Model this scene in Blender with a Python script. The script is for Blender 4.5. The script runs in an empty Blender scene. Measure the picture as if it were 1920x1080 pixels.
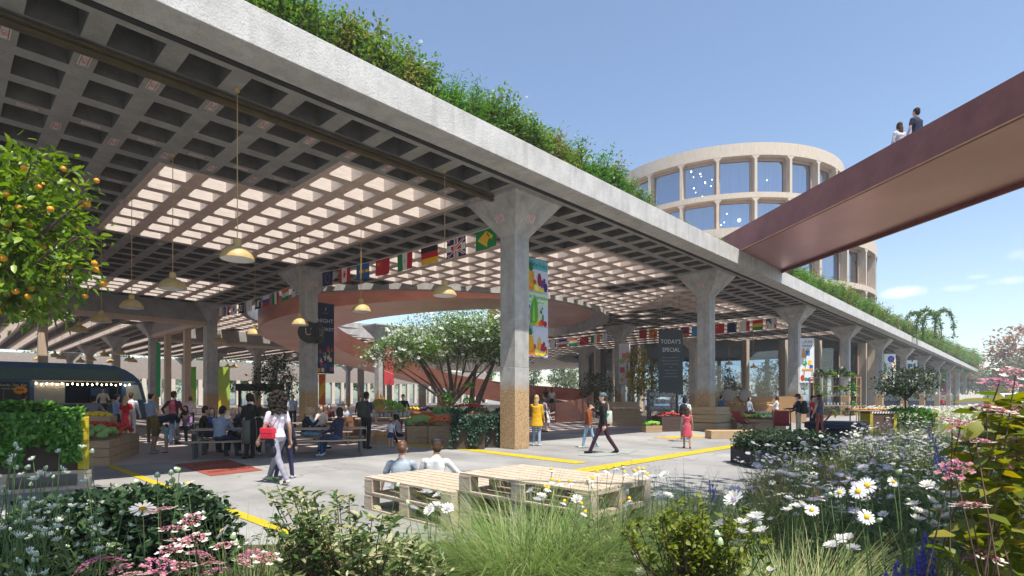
import bpy, bmesh, math, random
import numpy as np
from math import sin, cos, pi, radians, sqrt, atan2, hypot
from mathutils import Vector, Matrix
from mathutils.bvhtree import BVHTree
random.seed(11); rng = np.random.default_rng(11)
SC = bpy.context.scene; COL = SC.collection
F = 1029.0; CZ = 1.6; HY = 746.0
FU, FV = .7242, .6896            # camera forward in plan
def W(X, D, z=0.0): return Vector((FV*X + FU*D, -FU*X + FV*D, z))
def G(px, py, z=0.0):
    D = F*(CZ - z)/(py - HY); return W((px - 960)*D/F, D, z)
def P(px, py, D): return W((px - 960)*D/F, D, CZ + (HY - py)*D/F)
def PD(px, D, z=0.0): return W((px - 960)*D/F, D, z)
CAMROT = atan2(-FU, FV)          # plan angle of image right
# ---------------------------------------------------------------- materials
MATS = {}
def M(name, c, c2=None, sc=3.0, rough=.7, metal=0.0, bump=0.0, bsc=30.0, st=(1, 1, 1), streak=0.0, det=6.0, spec=.4, coat=0.0, emit=None, speck=0.0):
    if name in MATS: return MATS[name]
    m = bpy.data.materials.new(name); m.use_nodes = True; nt = m.node_tree; N = nt.nodes; L = nt.links
    b = N['Principled BSDF']; b.inputs['Roughness'].default_value = rough; b.inputs['Metallic'].default_value = metal
    b.inputs['Specular IOR Level'].default_value = spec; b.inputs['Coat Weight'].default_value = coat
    if emit: b.inputs['Emission Color'].default_value = (*c, 1); b.inputs['Emission Strength'].default_value = emit
    c2 = c2 or tuple(x*.82 for x in c)
    tc = N.new('ShaderNodeTexCoord'); mp = N.new('ShaderNodeMapping'); mp.inputs['Scale'].default_value = st
    L.new(tc.outputs['Object'], mp.inputs['Vector'])
    n = N.new('ShaderNodeTexNoise'); n.inputs['Scale'].default_value = sc; n.inputs['Detail'].default_value = det; n.inputs['Roughness'].default_value = .65
    L.new(mp.outputs[0], n.inputs['Vector'])
    mr = N.new('ShaderNodeMapRange'); mr.inputs[1].default_value = .32; mr.inputs[2].default_value = .68; L.new(n.outputs['Fac'], mr.inputs[0])
    mx = N.new('ShaderNodeMix'); mx.data_type = 'RGBA'; mx.inputs[6].default_value = (*c, 1); mx.inputs[7].default_value = (*c2, 1)
    L.new(mr.outputs[0], mx.inputs[0]); out = mx.outputs[2]
    if streak:
        m2 = N.new('ShaderNodeMapping'); m2.inputs['Scale'].default_value = (2.2, 2.2, .16); L.new(tc.outputs['Object'], m2.inputs['Vector'])
        n2 = N.new('ShaderNodeTexNoise'); n2.inputs['Scale'].default_value = 1.6; n2.inputs['Detail'].default_value = 5; L.new(m2.outputs[0], n2.inputs['Vector'])
        r2 = N.new('ShaderNodeMapRange'); r2.inputs[1].default_value = .5; r2.inputs[2].default_value = .72; r2.inputs[4].default_value = streak; L.new(n2.outputs['Fac'], r2.inputs[0])
        x2 = N.new('ShaderNodeMix'); x2.data_type = 'RGBA'; x2.inputs[7].default_value = (*[x*.45 for x in c], 1)
        L.new(r2.outputs[0], x2.inputs[0]); L.new(out, x2.inputs[6]); out = x2.outputs[2]
    if speck:
        n3 = N.new('ShaderNodeTexNoise'); n3.inputs['Scale'].default_value = 38; n3.inputs['Detail'].default_value = 3; L.new(tc.outputs['Object'], n3.inputs['Vector'])
        r3 = N.new('ShaderNodeMapRange'); r3.inputs[1].default_value = .56; r3.inputs[2].default_value = .66; r3.inputs[4].default_value = speck; L.new(n3.outputs['Fac'], r3.inputs[0])
        x3 = N.new('ShaderNodeMix'); x3.data_type = 'RGBA'; x3.inputs[7].default_value = (*[x*.4 for x in c], 1)
        L.new(r3.outputs[0], x3.inputs[0]); L.new(out, x3.inputs[6]); out = x3.outputs[2]
    L.new(out, b.inputs['Base Color'])
    if bump:
        nb = N.new('ShaderNodeTexNoise'); nb.inputs['Scale'].default_value = bsc; nb.inputs['Detail'].default_value = 4; L.new(mp.outputs[0], nb.inputs['Vector'])
        bp = N.new('ShaderNodeBump'); bp.inputs['Strength'].default_value = bump; bp.inputs['Distance'].default_value = .02
        L.new(nb.outputs['Fac'], bp.inputs['Height']); L.new(bp.outputs[0], b.inputs['Normal'])
    MATS[name] = m; return m
def hexc(h):
    h = h.lstrip('#'); v = [int(h[i:i+2], 16)/255 for i in (0, 2, 4)]
    return tuple(x/12.92 if x <= .04045 else ((x+.055)/1.055)**2.4 for x in v)
def C(h, rough=.75, **k): return M('c_'+h+('%g' % rough), hexc(h), tuple(x*.88 for x in hexc(h)), sc=9, rough=rough, **k)
def leafmat(name, cols, rough=.45, tr=.35, tint=None, hue=0):
    if name in MATS: return MATS[name]
    m = bpy.data.materials.new(name); m.use_nodes = True; nt = m.node_tree; N = nt.nodes; L = nt.links
    b = N['Principled BSDF']; b.inputs['Roughness'].default_value = rough; b.inputs['Specular IOR Level'].default_value = .35
    g = N.new('ShaderNodeNewGeometry'); r = N.new('ShaderNodeValToRGB'); r.color_ramp.interpolation = 'LINEAR'
    while len(r.color_ramp.elements) < len(cols): r.color_ramp.elements.new(.5)
    for i, c in enumerate(cols):
        r.color_ramp.elements[i].position = i/max(1, len(cols)-1); r.color_ramp.elements[i].color = (*c, 1)
    L.new(g.outputs['Random Per Island'], r.inputs[0]); L.new(r.outputs[0], b.inputs['Base Color'])
    t = N.new('ShaderNodeBsdfTranslucent'); hs = N.new('ShaderNodeHueSaturation'); hs.inputs['Saturation'].default_value = 1.15; hs.inputs['Value'].default_value = 1.5
    L.new(r.outputs[0], hs.inputs['Color']); L.new(hs.outputs[0], t.inputs['Color'])
    x = N.new('ShaderNodeMixShader'); x.inputs[0].default_value = tr
    L.new(b.outputs[0], x.inputs[1]); L.new(t.outputs[0], x.inputs[2]); L.new(x.outputs[0], N['Material Output'].inputs['Surface'])
    MATS[name] = m; return m
def glassmat(name, tint=(.85, .92, .95), rough=.02, spec_mix=.25):
    if name in MATS: return MATS[name]
    m = bpy.data.materials.new(name); m.use_nodes = True; nt = m.node_tree; N = nt.nodes; L = nt.links
    N.remove(N['Principled BSDF'])
    t = N.new('ShaderNodeBsdfTransparent'); t.inputs[0].default_value = (*tint, 1)
    g = N.new('ShaderNodeBsdfGlossy'); g.inputs['Roughness'].default_value = rough; g.inputs['Color'].default_value = (.9, .95, 1, 1)
    fr = N.new('ShaderNodeFresnel'); fr.inputs[0].default_value = 1.5
    a = N.new('ShaderNodeMath'); a.operation = 'ADD'; a.use_clamp = True; a.inputs[1].default_value = spec_mix; L.new(fr.outputs[0], a.inputs[0])
    x = N.new('ShaderNodeMixShader'); L.new(a.outputs[0], x.inputs[0]); L.new(t.outputs[0], x.inputs[1]); L.new(g.outputs[0], x.inputs[2])
    L.new(x.outputs[0], N['Material Output'].inputs['Surface']); MATS[name] = m; return m
# ---------------------------------------------------------------- mesh builder
def tagp(o, label=None, cat=None, group=None, kind=None):
    if label: o['label'] = label
    if cat: o['category'] = cat
    if group: o['group'] = group
    if kind: o['kind'] = kind
    return o
def thing(name, label, cat, loc=(0, 0, 0), rot=0.0, group=None):
    o = bpy.data.objects.new(name, None); COL.objects.link(o); o.location = loc; o.rotation_euler = (0, 0, rot); o.empty_display_size = .1
    return tagp(o, label, cat, group, 'thing')
def link(name, me, parent=None):
    o = bpy.data.objects.new(name, me); COL.objects.link(o); o.parent = parent; return o
def copytree(o, parent=None):
    c = o.copy(); COL.objects.link(c); c.parent = parent
    for ch in list(o.children): copytree(ch, c)
    return c
class MB:
    def __init__(s): s.v = []; s.f = []; s.m = []; s.s = []
    def add(s, vs, fs, mi=0, sm=False):
        o = len(s.v); s.v += [tuple(v) for v in vs]
        for f in fs: s.f.append(tuple(i+o for i in f)); s.m.append(mi); s.s.append(sm)
        return s
    def b2(s, x0, y0, z0, x1, y1, z1, mi=0, T=None):
        vs = [Vector((x, y, z)) for z in (z0, z1) for y in (y0, y1) for x in (x0, x1)]
        if T: vs = [T @ v for v in vs]
        return s.add(vs, [(0, 2, 3, 1), (4, 5, 7, 6), (0, 1, 5, 4), (2, 6, 7, 3), (0, 4, 6, 2), (1, 3, 7, 5)], mi)
    def bx(s, c, d, mi=0, rz=0.0, rx=0.0, ry=0.0):
        T = Matrix.Translation(c) @ Matrix.Rotation(rz, 4, 'Z') @ Matrix.Rotation(ry, 4, 'Y') @ Matrix.Rotation(rx, 4, 'X')
        return s.b2(-d[0]/2, -d[1]/2, -d[2]/2, d[0]/2, d[1]/2, d[2]/2, mi, T)
    def quad(s, a, b, c, d, mi=0): return s.add([a, b, c, d], [(0, 1, 2, 3)], mi)
    def rings(s, rings, mi=0, sm=True, cap=True, closed=True):
        n = len(rings[0]); o = len(s.v)
        for r in rings: s.v += [tuple(p) for p in r]
        for i in range(len(rings)-1):
            for j in range(n if closed else n-1):
                k = (j+1) % n
                s.f.append((o+i*n+j, o+i*n+k, o+(i+1)*n+k, o+(i+1)*n+j)); s.m.append(mi); s.s.append(sm)
        if cap and closed:
            s.f.append(tuple(o+j for j in range(n-1, -1, -1))); s.m.append(mi); s.s.append(False)
            s.f.append(tuple(o+(len(rings)-1)*n+j for j in range(n))); s.m.append(mi); s.s.append(False)
        return s
    def tube(s, pts, r, n=8, mi=0, r1=None, sm=True):
        pts = [Vector(p) for p in pts]; rr = []
        for i, p in enumerate(pts):
            t = (pts[min(i+1, len(pts)-1)] - pts[max(i-1, 0)]).normalized()
            a = t.cross(Vector((0, 0, 1))) if abs(t.z) < .95 else t.cross(Vector((1, 0, 0)))
            a.normalize(); b = t.cross(a)
            q = r[i] if isinstance(r, (list, tuple)) else (r + (r1 - r)*i/(len(pts)-1) if r1 is not None else r)
            rr.append([p + a*q*cos(2*pi*k/n) + b*q*sin(2*pi*k/n) for k in range(n)])
        return s.rings(rr, mi, sm)
    def lathe(s, prof, c=(0, 0, 0), n=20, mi=0, sm=True, cap=True, sx=1, sy=1):
        return s.rings([[(c[0]+r*sx*cos(2*pi*k/n), c[1]+r*sy*sin(2*pi*k/n), c[2]+z) for k in range(n)] for r, z in prof], mi, sm, cap)
    def ell(s, c, r, n=10, mi=0, T=None):
        r = r if isinstance(r, (tuple, list)) else (r, r, r); m = max(4, n//2+1)
        R = []
        for i in range(m+1):
            t = -pi/2 + pi*i/m; q = max(cos(t), .02)
            R.append([Vector((c[0]+r[0]*q*cos(2*pi*k/n), c[1]+r[1]*q*sin(2*pi*k/n), c[2]+r[2]*sin(t))) for k in range(n)])
        if T: R = [[T @ p for p in q] for q in R]
        return s.rings(R, mi, True)
    def plate(s, pts, th, T, mi=0):   # outline in local xy, thickness along local z
        n = len(pts); a = [T @ Vector((x, y, 0)) for x, y in pts]; b = [T @ Vector((x, y, th)) for x, y in pts]
        return s.add(a+b, [tuple(range(n-1, -1, -1)), tuple(range(n, 2*n))] + [(i, (i+1) % n, n+(i+1) % n, n+i) for i in range(n)], mi)
    def mesh(s, name, mats):
        me = bpy.data.meshes.new(name); me.from_pydata(s.v, [], s.f)
        for m in (mats if isinstance(mats, (list, tuple)) else [mats]): me.materials.append(m)
        me.polygons.foreach_set('material_index', s.m); me.polygons.foreach_set('use_smooth', s.s); me.update()
        if any(s.s): me.set_sharp_from_angle(angle=radians(48))
        return me
    def obj(s, name, mats, parent=None, bevel=0, label=None):
        o = link(name, s.mesh(name, mats), parent)
        if bevel:
            b = o.modifiers.new('bevel', 'BEVEL'); b.width = bevel; b.segments = 2; b.limit_method = 'ANGLE'
        if label: o['label'] = label
        return o
def text_mesh(txt, size, ext=.002, align='CENTER'):
    cu = bpy.data.curves.new('t', 'FONT'); cu.body = txt; cu.size = size; cu.extrude = ext; cu.align_x = align; cu.align_y = 'CENTER'; cu.resolution_u = 2
    o = bpy.data.objects.new('t', cu); COL.objects.link(o); bpy.context.view_layer.update()
    me = bpy.data.meshes.new_from_object(o.evaluated_get(bpy.context.evaluated_depsgraph_get()))
    bpy.data.objects.remove(o); bpy.data.curves.remove(cu); return me
def text_into(mb, txt, size, T, mi=0, ext=.002, align='CENTER', sx=1.0):
    me = text_mesh(txt, size, ext, align)
    mb.add([T @ Vector((v.co.x*sx, v.co.y, v.co.z)) for v in me.vertices], [tuple(p.vertices) for p in me.polygons], mi)
    bpy.data.meshes.remove(me)
def facing(pos, rot, tilt=0):   # local xy plane upright: x along rot, y up, z towards viewer side
    return Matrix.Translation(pos) @ Matrix.Rotation(rot, 4, 'Z') @ Matrix.Rotation(pi/2, 4, 'X')
# fast array mesh
def arr_mesh(name, V, faces, mats, mi=None, smooth=True):
    me = bpy.data.meshes.new(name); V = np.asarray(V, dtype=np.float32).reshape(-1, 3); faces = np.asarray(faces, dtype=np.int32)
    nf, k = faces.shape
    me.vertices.add(len(V)); me.vertices.foreach_set('co', V.ravel())
    me.loops.add(nf*k); me.loops.foreach_set('vertex_index', faces.ravel())
    me.polygons.add(nf); me.polygons.foreach_set('loop_start', np.arange(nf, dtype=np.int32)*k); me.polygons.foreach_set('loop_total', np.full(nf, k, dtype=np.int32))
    for m in (mats if isinstance(mats, (list, tuple)) else [mats]): me.materials.append(m)
    if mi is not None: me.polygons.foreach_set('material_index', np.asarray(mi, dtype=np.int32))
    me.polygons.foreach_set('use_smooth', np.full(nf, smooth, dtype=bool)); me.update(calc_edges=True); me.validate(); return me
def unit(a): return a/np.maximum(np.linalg.norm(a, axis=-1, keepdims=True), 1e-9)
def leaf_arrays(pos, dirs, size, wid=.45, fold=.18, curl=.25, hi=False):
    """folded leaves on a midrib; hi = rounder outline for plants near the camera"""
    n = len(pos); d = unit(dirs); up = unit(np.stack([rng.normal(size=n)*.5, rng.normal(size=n)*.5, np.ones(n)], 1))
    s = unit(np.cross(d, up)); nn = np.cross(s, d)
    L = size.reshape(-1, 1); w = L*wid
    if hi:
        j = curl*(.4+1.2*rng.random((n, 1))); q = fold*(.4+1.3*rng.random((n, 1)))
        def at(t, sd, k): return pos + d*L*t + s*w*.5*sd*k + nn*L*q*abs(sd)*k*.35 - nn*L*j*t*t
        V = np.stack([pos, at(.3, 1, .9), at(.3, 0, 0), at(.3, -1, .9), at(.66, 1, .82), at(.66, 0, 0), at(.66, -1, .82), at(1., 0, 0)], 1).reshape(-1, 3); b = (np.arange(n)*8).reshape(-1, 1)
        return V, np.concatenate([b+np.array([f_]) for f_ in ([0, 3, 2, 1], [1, 2, 5, 4], [2, 3, 6, 5], [5, 6, 7, 4])], 0)
    base = pos; mid = pos + d*L*.5 - nn*L*fold*.3; tip = pos + d*L - nn*L*curl
    l = pos + d*L*.45 + s*w*.5 + nn*L*fold*.3; r = pos + d*L*.45 - s*w*.5 + nn*L*fold*.3
    V = np.stack([base, r, mid, l, tip], 1).reshape(-1, 3); b = (np.arange(n)*5).reshape(-1, 1)
    return V, np.concatenate([b+np.array([[0, 1, 2, 3]]), b+np.array([[3, 2, 1, 4]])], 0)
def blades_arrays(base, dirs, length, width, droop, seg=4):
    """curved tapering blades"""
    n = len(base); d = unit(dirs); h = unit(d*np.array([1, 1, 0]) + 1e-6); s = unit(np.stack([-h[:, 1], h[:, 0], np.zeros(n)], 1))
    V = []
    for i in range(seg+1):
        t = i/seg; L = length.reshape(-1, 1); q = d*t + h*droop.reshape(-1, 1)*t*t*.8 - np.array([[0, 0, 1]])*droop.reshape(-1, 1)*t**2.2*.75
        p = base + q*L; w = (width*(1-t**1.6*.95)).reshape(-1, 1)*.5
        V += [p - s*w, p + s*w]
    V = np.stack(V, 1).reshape(-1, 3); b = (np.arange(n)*2*(seg+1)).reshape(-1, 1)
    fs = [b+np.array([[2*i, 2*i+1, 2*i+3, 2*i+2]]) for i in range(seg)]
    return V, np.concatenate(fs, 0)
def merge(parts):
    Vs, Fs, Ms = [], [], []; o = 0
    for V, f, mi in parts:
        Vs.append(V); Fs.append(f+o); Ms.append(np.full(len(f), mi)); o += len(V)
    return np.concatenate(Vs), np.concatenate(Fs), np.concatenate(Ms)
# ---------------------------------------------------------------- camera, light, world
cam = bpy.data.cameras.new('camera'); co = bpy.data.objects.new('camera', cam); COL.objects.link(co); SC.camera = co
co.location = (0, 0, CZ); co.rotation_euler = (pi/2, 0, -atan2(FU, FV)); cam.sensor_width = 36; cam.lens = 36*F/1920; cam.shift_y = (HY-540)/1920; cam.clip_end = 4000; cam.clip_start = .05
SUN = Vector((.26, 1.0, -2.35)).normalized()
elev = math.asin(-SUN.z); az = atan2(-SUN.x, -SUN.y)     # towards the sun, clockwise from +Y
sl = bpy.data.lights.new('sun', 'SUN'); sl.energy = 4.1; sl.angle = radians(.55); sl.color = (1, .93, .82)
so = bpy.data.objects.new('sun', sl); COL.objects.link(so); so.rotation_euler = SUN.to_track_quat('-Z', 'Y').to_euler()
w = bpy.data.worlds.new('World'); SC.world = w; w.use_nodes = True; nt = w.node_tree; N = nt.nodes; L = nt.links
bg = N['Background']; bg.inputs[1].default_value = .11
sk = N.new('ShaderNodeTexSky'); sk.sky_type = 'NISHITA'; sk.sun_disc = False; sk.sun_elevation = elev; sk.sun_rotation = az; sk.air_density = 1.0; sk.dust_density = .5; sk.ozone_density = .5; sk.altitude = 50
# small fair-weather clouds low over the horizon
tc = N.new('ShaderNodeTexCoord'); sp = N.new('ShaderNodeSeparateXYZ'); L.new(tc.outputs['Generated'], sp.inputs[0])
nz = N.new('ShaderNodeTexNoise'); nz.inputs['Scale'].default_value = 16; nz.inputs['Detail'].default_value = 8; nz.inputs['Roughness'].default_value = .62; L.new(tc.outputs['Generated'], nz.inputs[0])
def math(op, a, b=None, clamp=False):
    m = N.new('ShaderNodeMath'); m.operation = op; m.use_clamp = clamp
    for i, q in enumerate((a, b)):
        if q is None: continue
        if isinstance(q, (int, float)): m.inputs[i].default_value = q
        else: L.new(q, m.inputs[i])
    return m.outputs[0]
def dotv(v):
    d = N.new('ShaderNodeVectorMath'); d.operation = 'DOT_PRODUCT'; L.new(tc.outputs['Generated'], d.inputs[0]); d.inputs[1].default_value = v; return d.outputs['Value']
tot = None
for px, py, a, b, s_ in [(1690, 549, .034, .010, .85), (1790, 541, .026, .006, .45), (1832, 519, .014, .0035, .4), (1903, 524, .032, .0075, .75), (1985, 470, .06, .012, .6)]:
    d0 = (P(px, py, 1) - Vector((0, 0, CZ))).normalized(); e1 = d0.cross(Vector((0, 0, 1))).normalized(); e2 = e1.cross(d0)
    x = math('DIVIDE', dotv(e1), a); y = math('DIVIDE', math('SUBTRACT', dotv(e2), 0.0), b)
    q = math('SUBTRACT', 1.0, math('ADD', math('MULTIPLY', x, x), math('MULTIPLY', y, y)))
    q = math('ADD', math('MULTIPLY', q, .55), math('MULTIPLY', math('SUBTRACT', nz.outputs['Fac'], .52), 2.4))
    q = math('MULTIPLY', math('MULTIPLY', q, 1.3, True), math('MULTIPLY', math('GREATER_THAN', dotv(d0), .5), s_)); tot = q if tot is None else math('MAXIMUM', tot, q)
mx = N.new('ShaderNodeMix'); mx.data_type = 'RGBA'; mx.inputs[7].default_value = (6.6, 6.7, 7.0, 1); L.new(tot, mx.inputs[0]); L.new(sk.outputs[0], mx.inputs[6]); L.new(mx.outputs[2], bg.inputs[0])
import math
SC.view_settings.view_transform = 'Standard'; SC.view_settings.look = 'None'; SC.view_settings.exposure = .98; SC.view_settings.gamma = 1
SC.render.engine = 'CYCLES'; cy = SC.cycles; cy.max_bounces = 12; cy.diffuse_bounces = 8; cy.glossy_bounces = 4; cy.transmission_bounces = 6; cy.transparent_max_bounces = 12
cy.use_denoising = True; cy.denoiser = 'OPENIMAGEDENOISE'; cy.denoising_input_passes = 'RGB_ALBEDO_NORMAL'; cy.caustics_reflective = False; cy.caustics_refractive = False; cy.sample_clamp_indirect = 10
cy.use_adaptive_sampling = False
# ---------------------------------------------------------------- shared materials
CONC = M('concrete', (.47, .46, .44), (.30, .295, .285), sc=2.2, rough=.85, bump=.35, bsc=26, streak=.35, speck=.35)
FASC = M('fascia_concrete', (.60, .595, .58), (.42, .415, .405), sc=1.5, rough=.85, bump=.5, bsc=20, streak=.45, speck=.55, det=10)
COFF = M('coffer_shade_concrete', (.135, .132, .125), (.085, .083, .08), sc=2, rough=.9, bump=.4, bsc=20, speck=.5)  # coffer walls darker than the ribs: recess shade put into the colour
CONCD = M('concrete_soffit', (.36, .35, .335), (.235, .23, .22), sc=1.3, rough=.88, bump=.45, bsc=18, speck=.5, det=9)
CELLW = M('skylight_lining', (.72, .655, .60), (.58, .50, .445), sc=3, rough=.75, st=(1, 1, 7), det=9)
RIBW = M('skylight_rib', (.74, .59, .50), (.6, .46, .385), sc=3, rough=.8, bump=.15)
CORK = M('tan_base', (.50, .36, .21), (.36, .25, .14), sc=9, rough=.9, bump=.8, bsc=22, speck=.4)
TIMB = M('pale_timber', (.55, .42, .33), (.42, .31, .235), sc=3, rough=.6, st=(6, 6, .5))
TIMBW = M('tower_timber', (.58, .50, .41), (.45, .38, .30), sc=2, rough=.65, st=(4, 4, .6))
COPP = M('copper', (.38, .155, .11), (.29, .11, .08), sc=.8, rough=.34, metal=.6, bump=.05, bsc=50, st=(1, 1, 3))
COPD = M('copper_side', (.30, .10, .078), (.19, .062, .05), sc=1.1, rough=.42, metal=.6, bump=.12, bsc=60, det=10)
WHITE = M('white_paint', (.8, .8, .79), (.74, .74, .73), rough=.6)
BLACK = M('black_metal', (.025, .025, .027), (.035, .035, .035), rough=.5)
BRASS = M('brass', (.54, .39, .18), (.46, .32, .13), sc=6, rough=.5, spec=.3)
STEEL = M('dark_steel', (.09, .095, .1), (.07, .07, .075), rough=.5, metal=.3)
WOODB = M('bench_wood', (.40, .31, .235), (.29, .215, .16), sc=5, rough=.7, st=(.6, 6, 6))
CRATE = M('crate_wood', (.44, .30, .18), (.31, .205, .12), sc=5, rough=.8, st=(1, 1, 7), bump=.2)
PALL = M('pallet_pine', (.56, .47, .37), (.36, .285, .215), sc=5, rough=.8, st=(1.2, 7, 5), bump=.2, bsc=18)
GLASS = glassmat('clear_glass', (.9, .94, .94), .01, .04)
TGLASS = glassmat('tower_glass', (.5, .7, 1.0), .03, .34)
SOIL = M('soil', (.07, .05, .033), (.045, .033, .022), sc=6, rough=.95, bump=.8, bsc=15)
YEL = M('yellow_paint', (.53, .42, .015), (.38, .30, .012), sc=3, rough=.8, speck=.55, det=9)
G3 = [(.035, .085, .018), (.06, .13, .022), (.11, .19, .03)]
# ================================================================ SETTING
ZC = 7.78; ZR = 8.48; PU, PV = 1.081, 1.165; U0, V0 = 12.69, 11.97
UCOL = [12.69, 26.74, 40.79, 54.85, 69.3, 84.3, 100, 117, 134, 151, 167]; VCOL = [11.97, 25.95, 39.93, 53.9]
RC = W(-6.3, 43.8); RR = 13.4; TC = W(29.2, 79.06)
def sheet(name, pts, z, mat, kind='structure'):
    o = MB().add([(p[0], p[1], z) for p in pts], [tuple(range(len(pts)))]).obj(name, mat); o['kind'] = kind; return o
GRD = M('paving', (.345, .343, .342), (.185, .184, .185), sc=.5, rough=.85, bump=.15, bsc=30, speck=.4, det=11, st=(1, .45, 1))
def cracks(m, sc, amt):
    nt = m.node_tree; N = nt.nodes; L = nt.links; b = N['Principled BSDF']; old = b.inputs['Base Color'].links[0].from_socket
    tc = N.new('ShaderNodeTexCoord'); n = N.new('ShaderNodeTexNoise'); n.inputs['Scale'].default_value = 1.3; n.inputs['Detail'].default_value = 8; L.new(tc.outputs['Object'], n.inputs[0])
    ad = N.new('ShaderNodeVectorMath'); ad.operation = 'MULTIPLY_ADD'; ad.inputs[1].default_value = (1.6, 1.6, 0); L.new(n.outputs['Color'], ad.inputs[0]); L.new(tc.outputs['Object'], ad.inputs[2])
    v = N.new('ShaderNodeTexVoronoi'); v.feature = 'DISTANCE_TO_EDGE'; v.inputs['Scale'].default_value = sc; L.new(ad.outputs[0], v.inputs['Vector'])
    r = N.new('ShaderNodeMapRange'); r.inputs[1].default_value = 0; r.inputs[2].default_value = .006; r.inputs[3].default_value = amt; r.inputs[4].default_value = 0; L.new(v.outputs['Distance'], r.inputs[0])
    n2 = N.new('ShaderNodeTexNoise'); n2.inputs['Scale'].default_value = .35; n2.inputs['Detail'].default_value = 7; L.new(tc.outputs['Object'], n2.inputs[0]); r2 = N.new('ShaderNodeMapRange'); r2.inputs[1].default_value = .56; r2.inputs[2].default_value = .74; r2.inputs[4].default_value = .4; L.new(n2.outputs['Fac'], r2.inputs[0])
    mxx = N.new('ShaderNodeMath'); mxx.operation = 'MAXIMUM'; L.new(r.outputs[0], mxx.inputs[0]); L.new(r2.outputs[0], mxx.inputs[1])
    x = N.new('ShaderNodeMix'); x.data_type = 'RGBA'; x.inputs[7].default_value = (.10, .098, .095, 1); L.new(mxx.outputs[0], x.inputs[0]); L.new(old, x.inputs[6]); L.new(x.outputs[2], b.inputs['Base Color'])
cracks(GRD, .22, .6)
sheet('ground', [(-700, -700), (900, -700), (900, 900), (-700, 900)], 0, GRD)
FLO = M('hall_floor', (.44, .38, .37), (.31, .265, .26), sc=.8, rough=.62, bump=.08, bsc=20, speck=.3, det=8)
sheet('hall_floor', [(-30, 15.6), (58, 15.6), (58, 101), (-30, 101)], .004, FLO)
LAWN = M('lawn', (.10, .17, .035), (.07, .13, .03), sc=4, rough=.9)
ASPH = M('asphalt', (.16, .16, .165), (.12, .12, .125), sc=3, rough=.9)
sheet('lawn', [W(70, 112), W(230, 112), W(330, 175), W(100, 175)], .004, LAWN)
sheet('road', [W(45, 70), W(190, 70), W(215, 106), W(66, 106)], .004, ASPH)
sheet('planting_bed', [W(*p) for p in [(-9, .2), (-6.2, 5.7), (-2.2, 6.0), (2.5, 6.2), (4.6, 10.5), (9, 15), (17, 26), (31, 48), (70, 60), (60, 20), (20, .2)]], .006, SOIL)
# painted floor lines
def stripe(px0, py0, px1, py1, w, name, label, z=.008, mat=YEL):
    a, b = G(px0, py0), G(px1, py1); d = (b-a).normalized(); n = Vector((-d.y, d.x, 0))*w/2
    o = MB().add([a-n+Vector((0, 0, z)), b-n+Vector((0, 0, z)), b+n+Vector((0, 0, z)), a+n+Vector((0, 0, z))], [(0, 1, 2, 3)]).obj(name, mat)
    o['kind'] = 'structure'; return o
stripe(170, 860, 620, 1029, .16, 'floor_line', '')
stripe(868, 842, 1092, 868.5, .5, 'floor_line', '')
stripe(1085, 884, 1435, 827, .48, 'floor_line', '', .012)
stripe(640, 826, 868, 841, .7, 'floor_line', '')
stripe(1240, 822, 1320, 817, .9, 'floor_line', '', .010, M('amber_paint', (.62, .36, .04), (.5, .28, .03), rough=.8))
# red caution panel painted on the paving
cu = thing('floor_sign', 'red painted floor panel reading CAUTION on the paving behind the woman with the red bag', 'floor marking')
q = [G(327, 871), G(424, 861), G(494, 882), G(396, 893)]
MB().add([p+Vector((0, 0, .009)) for p in q], [(0, 1, 2, 3)]).obj('panel', M('red_paint', (.32, .075, .05), (.22, .055, .04), sc=5, rough=.8, speck=.4), cu)
eu = (q[1]-q[0]); ev = (q[3]-q[0]); INK = M('dark_ink', (.10, .02, .015), rough=.8)
def onpanel(txt, s, fx, fy, wf):
    me = text_mesh(txt, 1, 0); xs = [v.co.x for v in me.vertices]; wd = max(xs)-min(xs)
    k = wf/wd
    TL = MB(); TL.add([q[0] + eu*(fx + v.co.x*k) + ev*(fy - v.co.y*s) + Vector((0, 0, .013)) for v in me.vertices], [tuple(p.vertices) for p in me.polygons]); bpy.data.meshes.remove(me); TL.obj('lettering', INK, cu)
onpanel('CAUTION', .30, .5, .25, .85); onpanel('WATCH YOUR STEP', .16, .5, .60, .8); onpanel('MARKET AREA AHEAD', .14, .5, .8, .8)
# grey-green curved arrow painted under the couple
ar = MB(); pts = [(1085, 853), (1105, 851), (1130, 851), (1150, 848.5), (1168, 846)]; prev = None
outl = [(1082, 854), (1110, 850.5), (1140, 849), (1160, 846.5), (1152, 844.5), (1197, 843), (1176, 852.5), (1170, 850), (1150, 854), (1120, 856)]
ar.add([G(*p)+Vector((0, 0, .010)) for p in outl], [tuple(range(len(outl)))])
tagp(ar.obj('arrow_marking', M('arrow_paint', (.24, .27, .25), (.3, .33, .31), rough=.85)), 'grey green curved arrow painted on the paving under the walking couple', 'floor marking')
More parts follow.
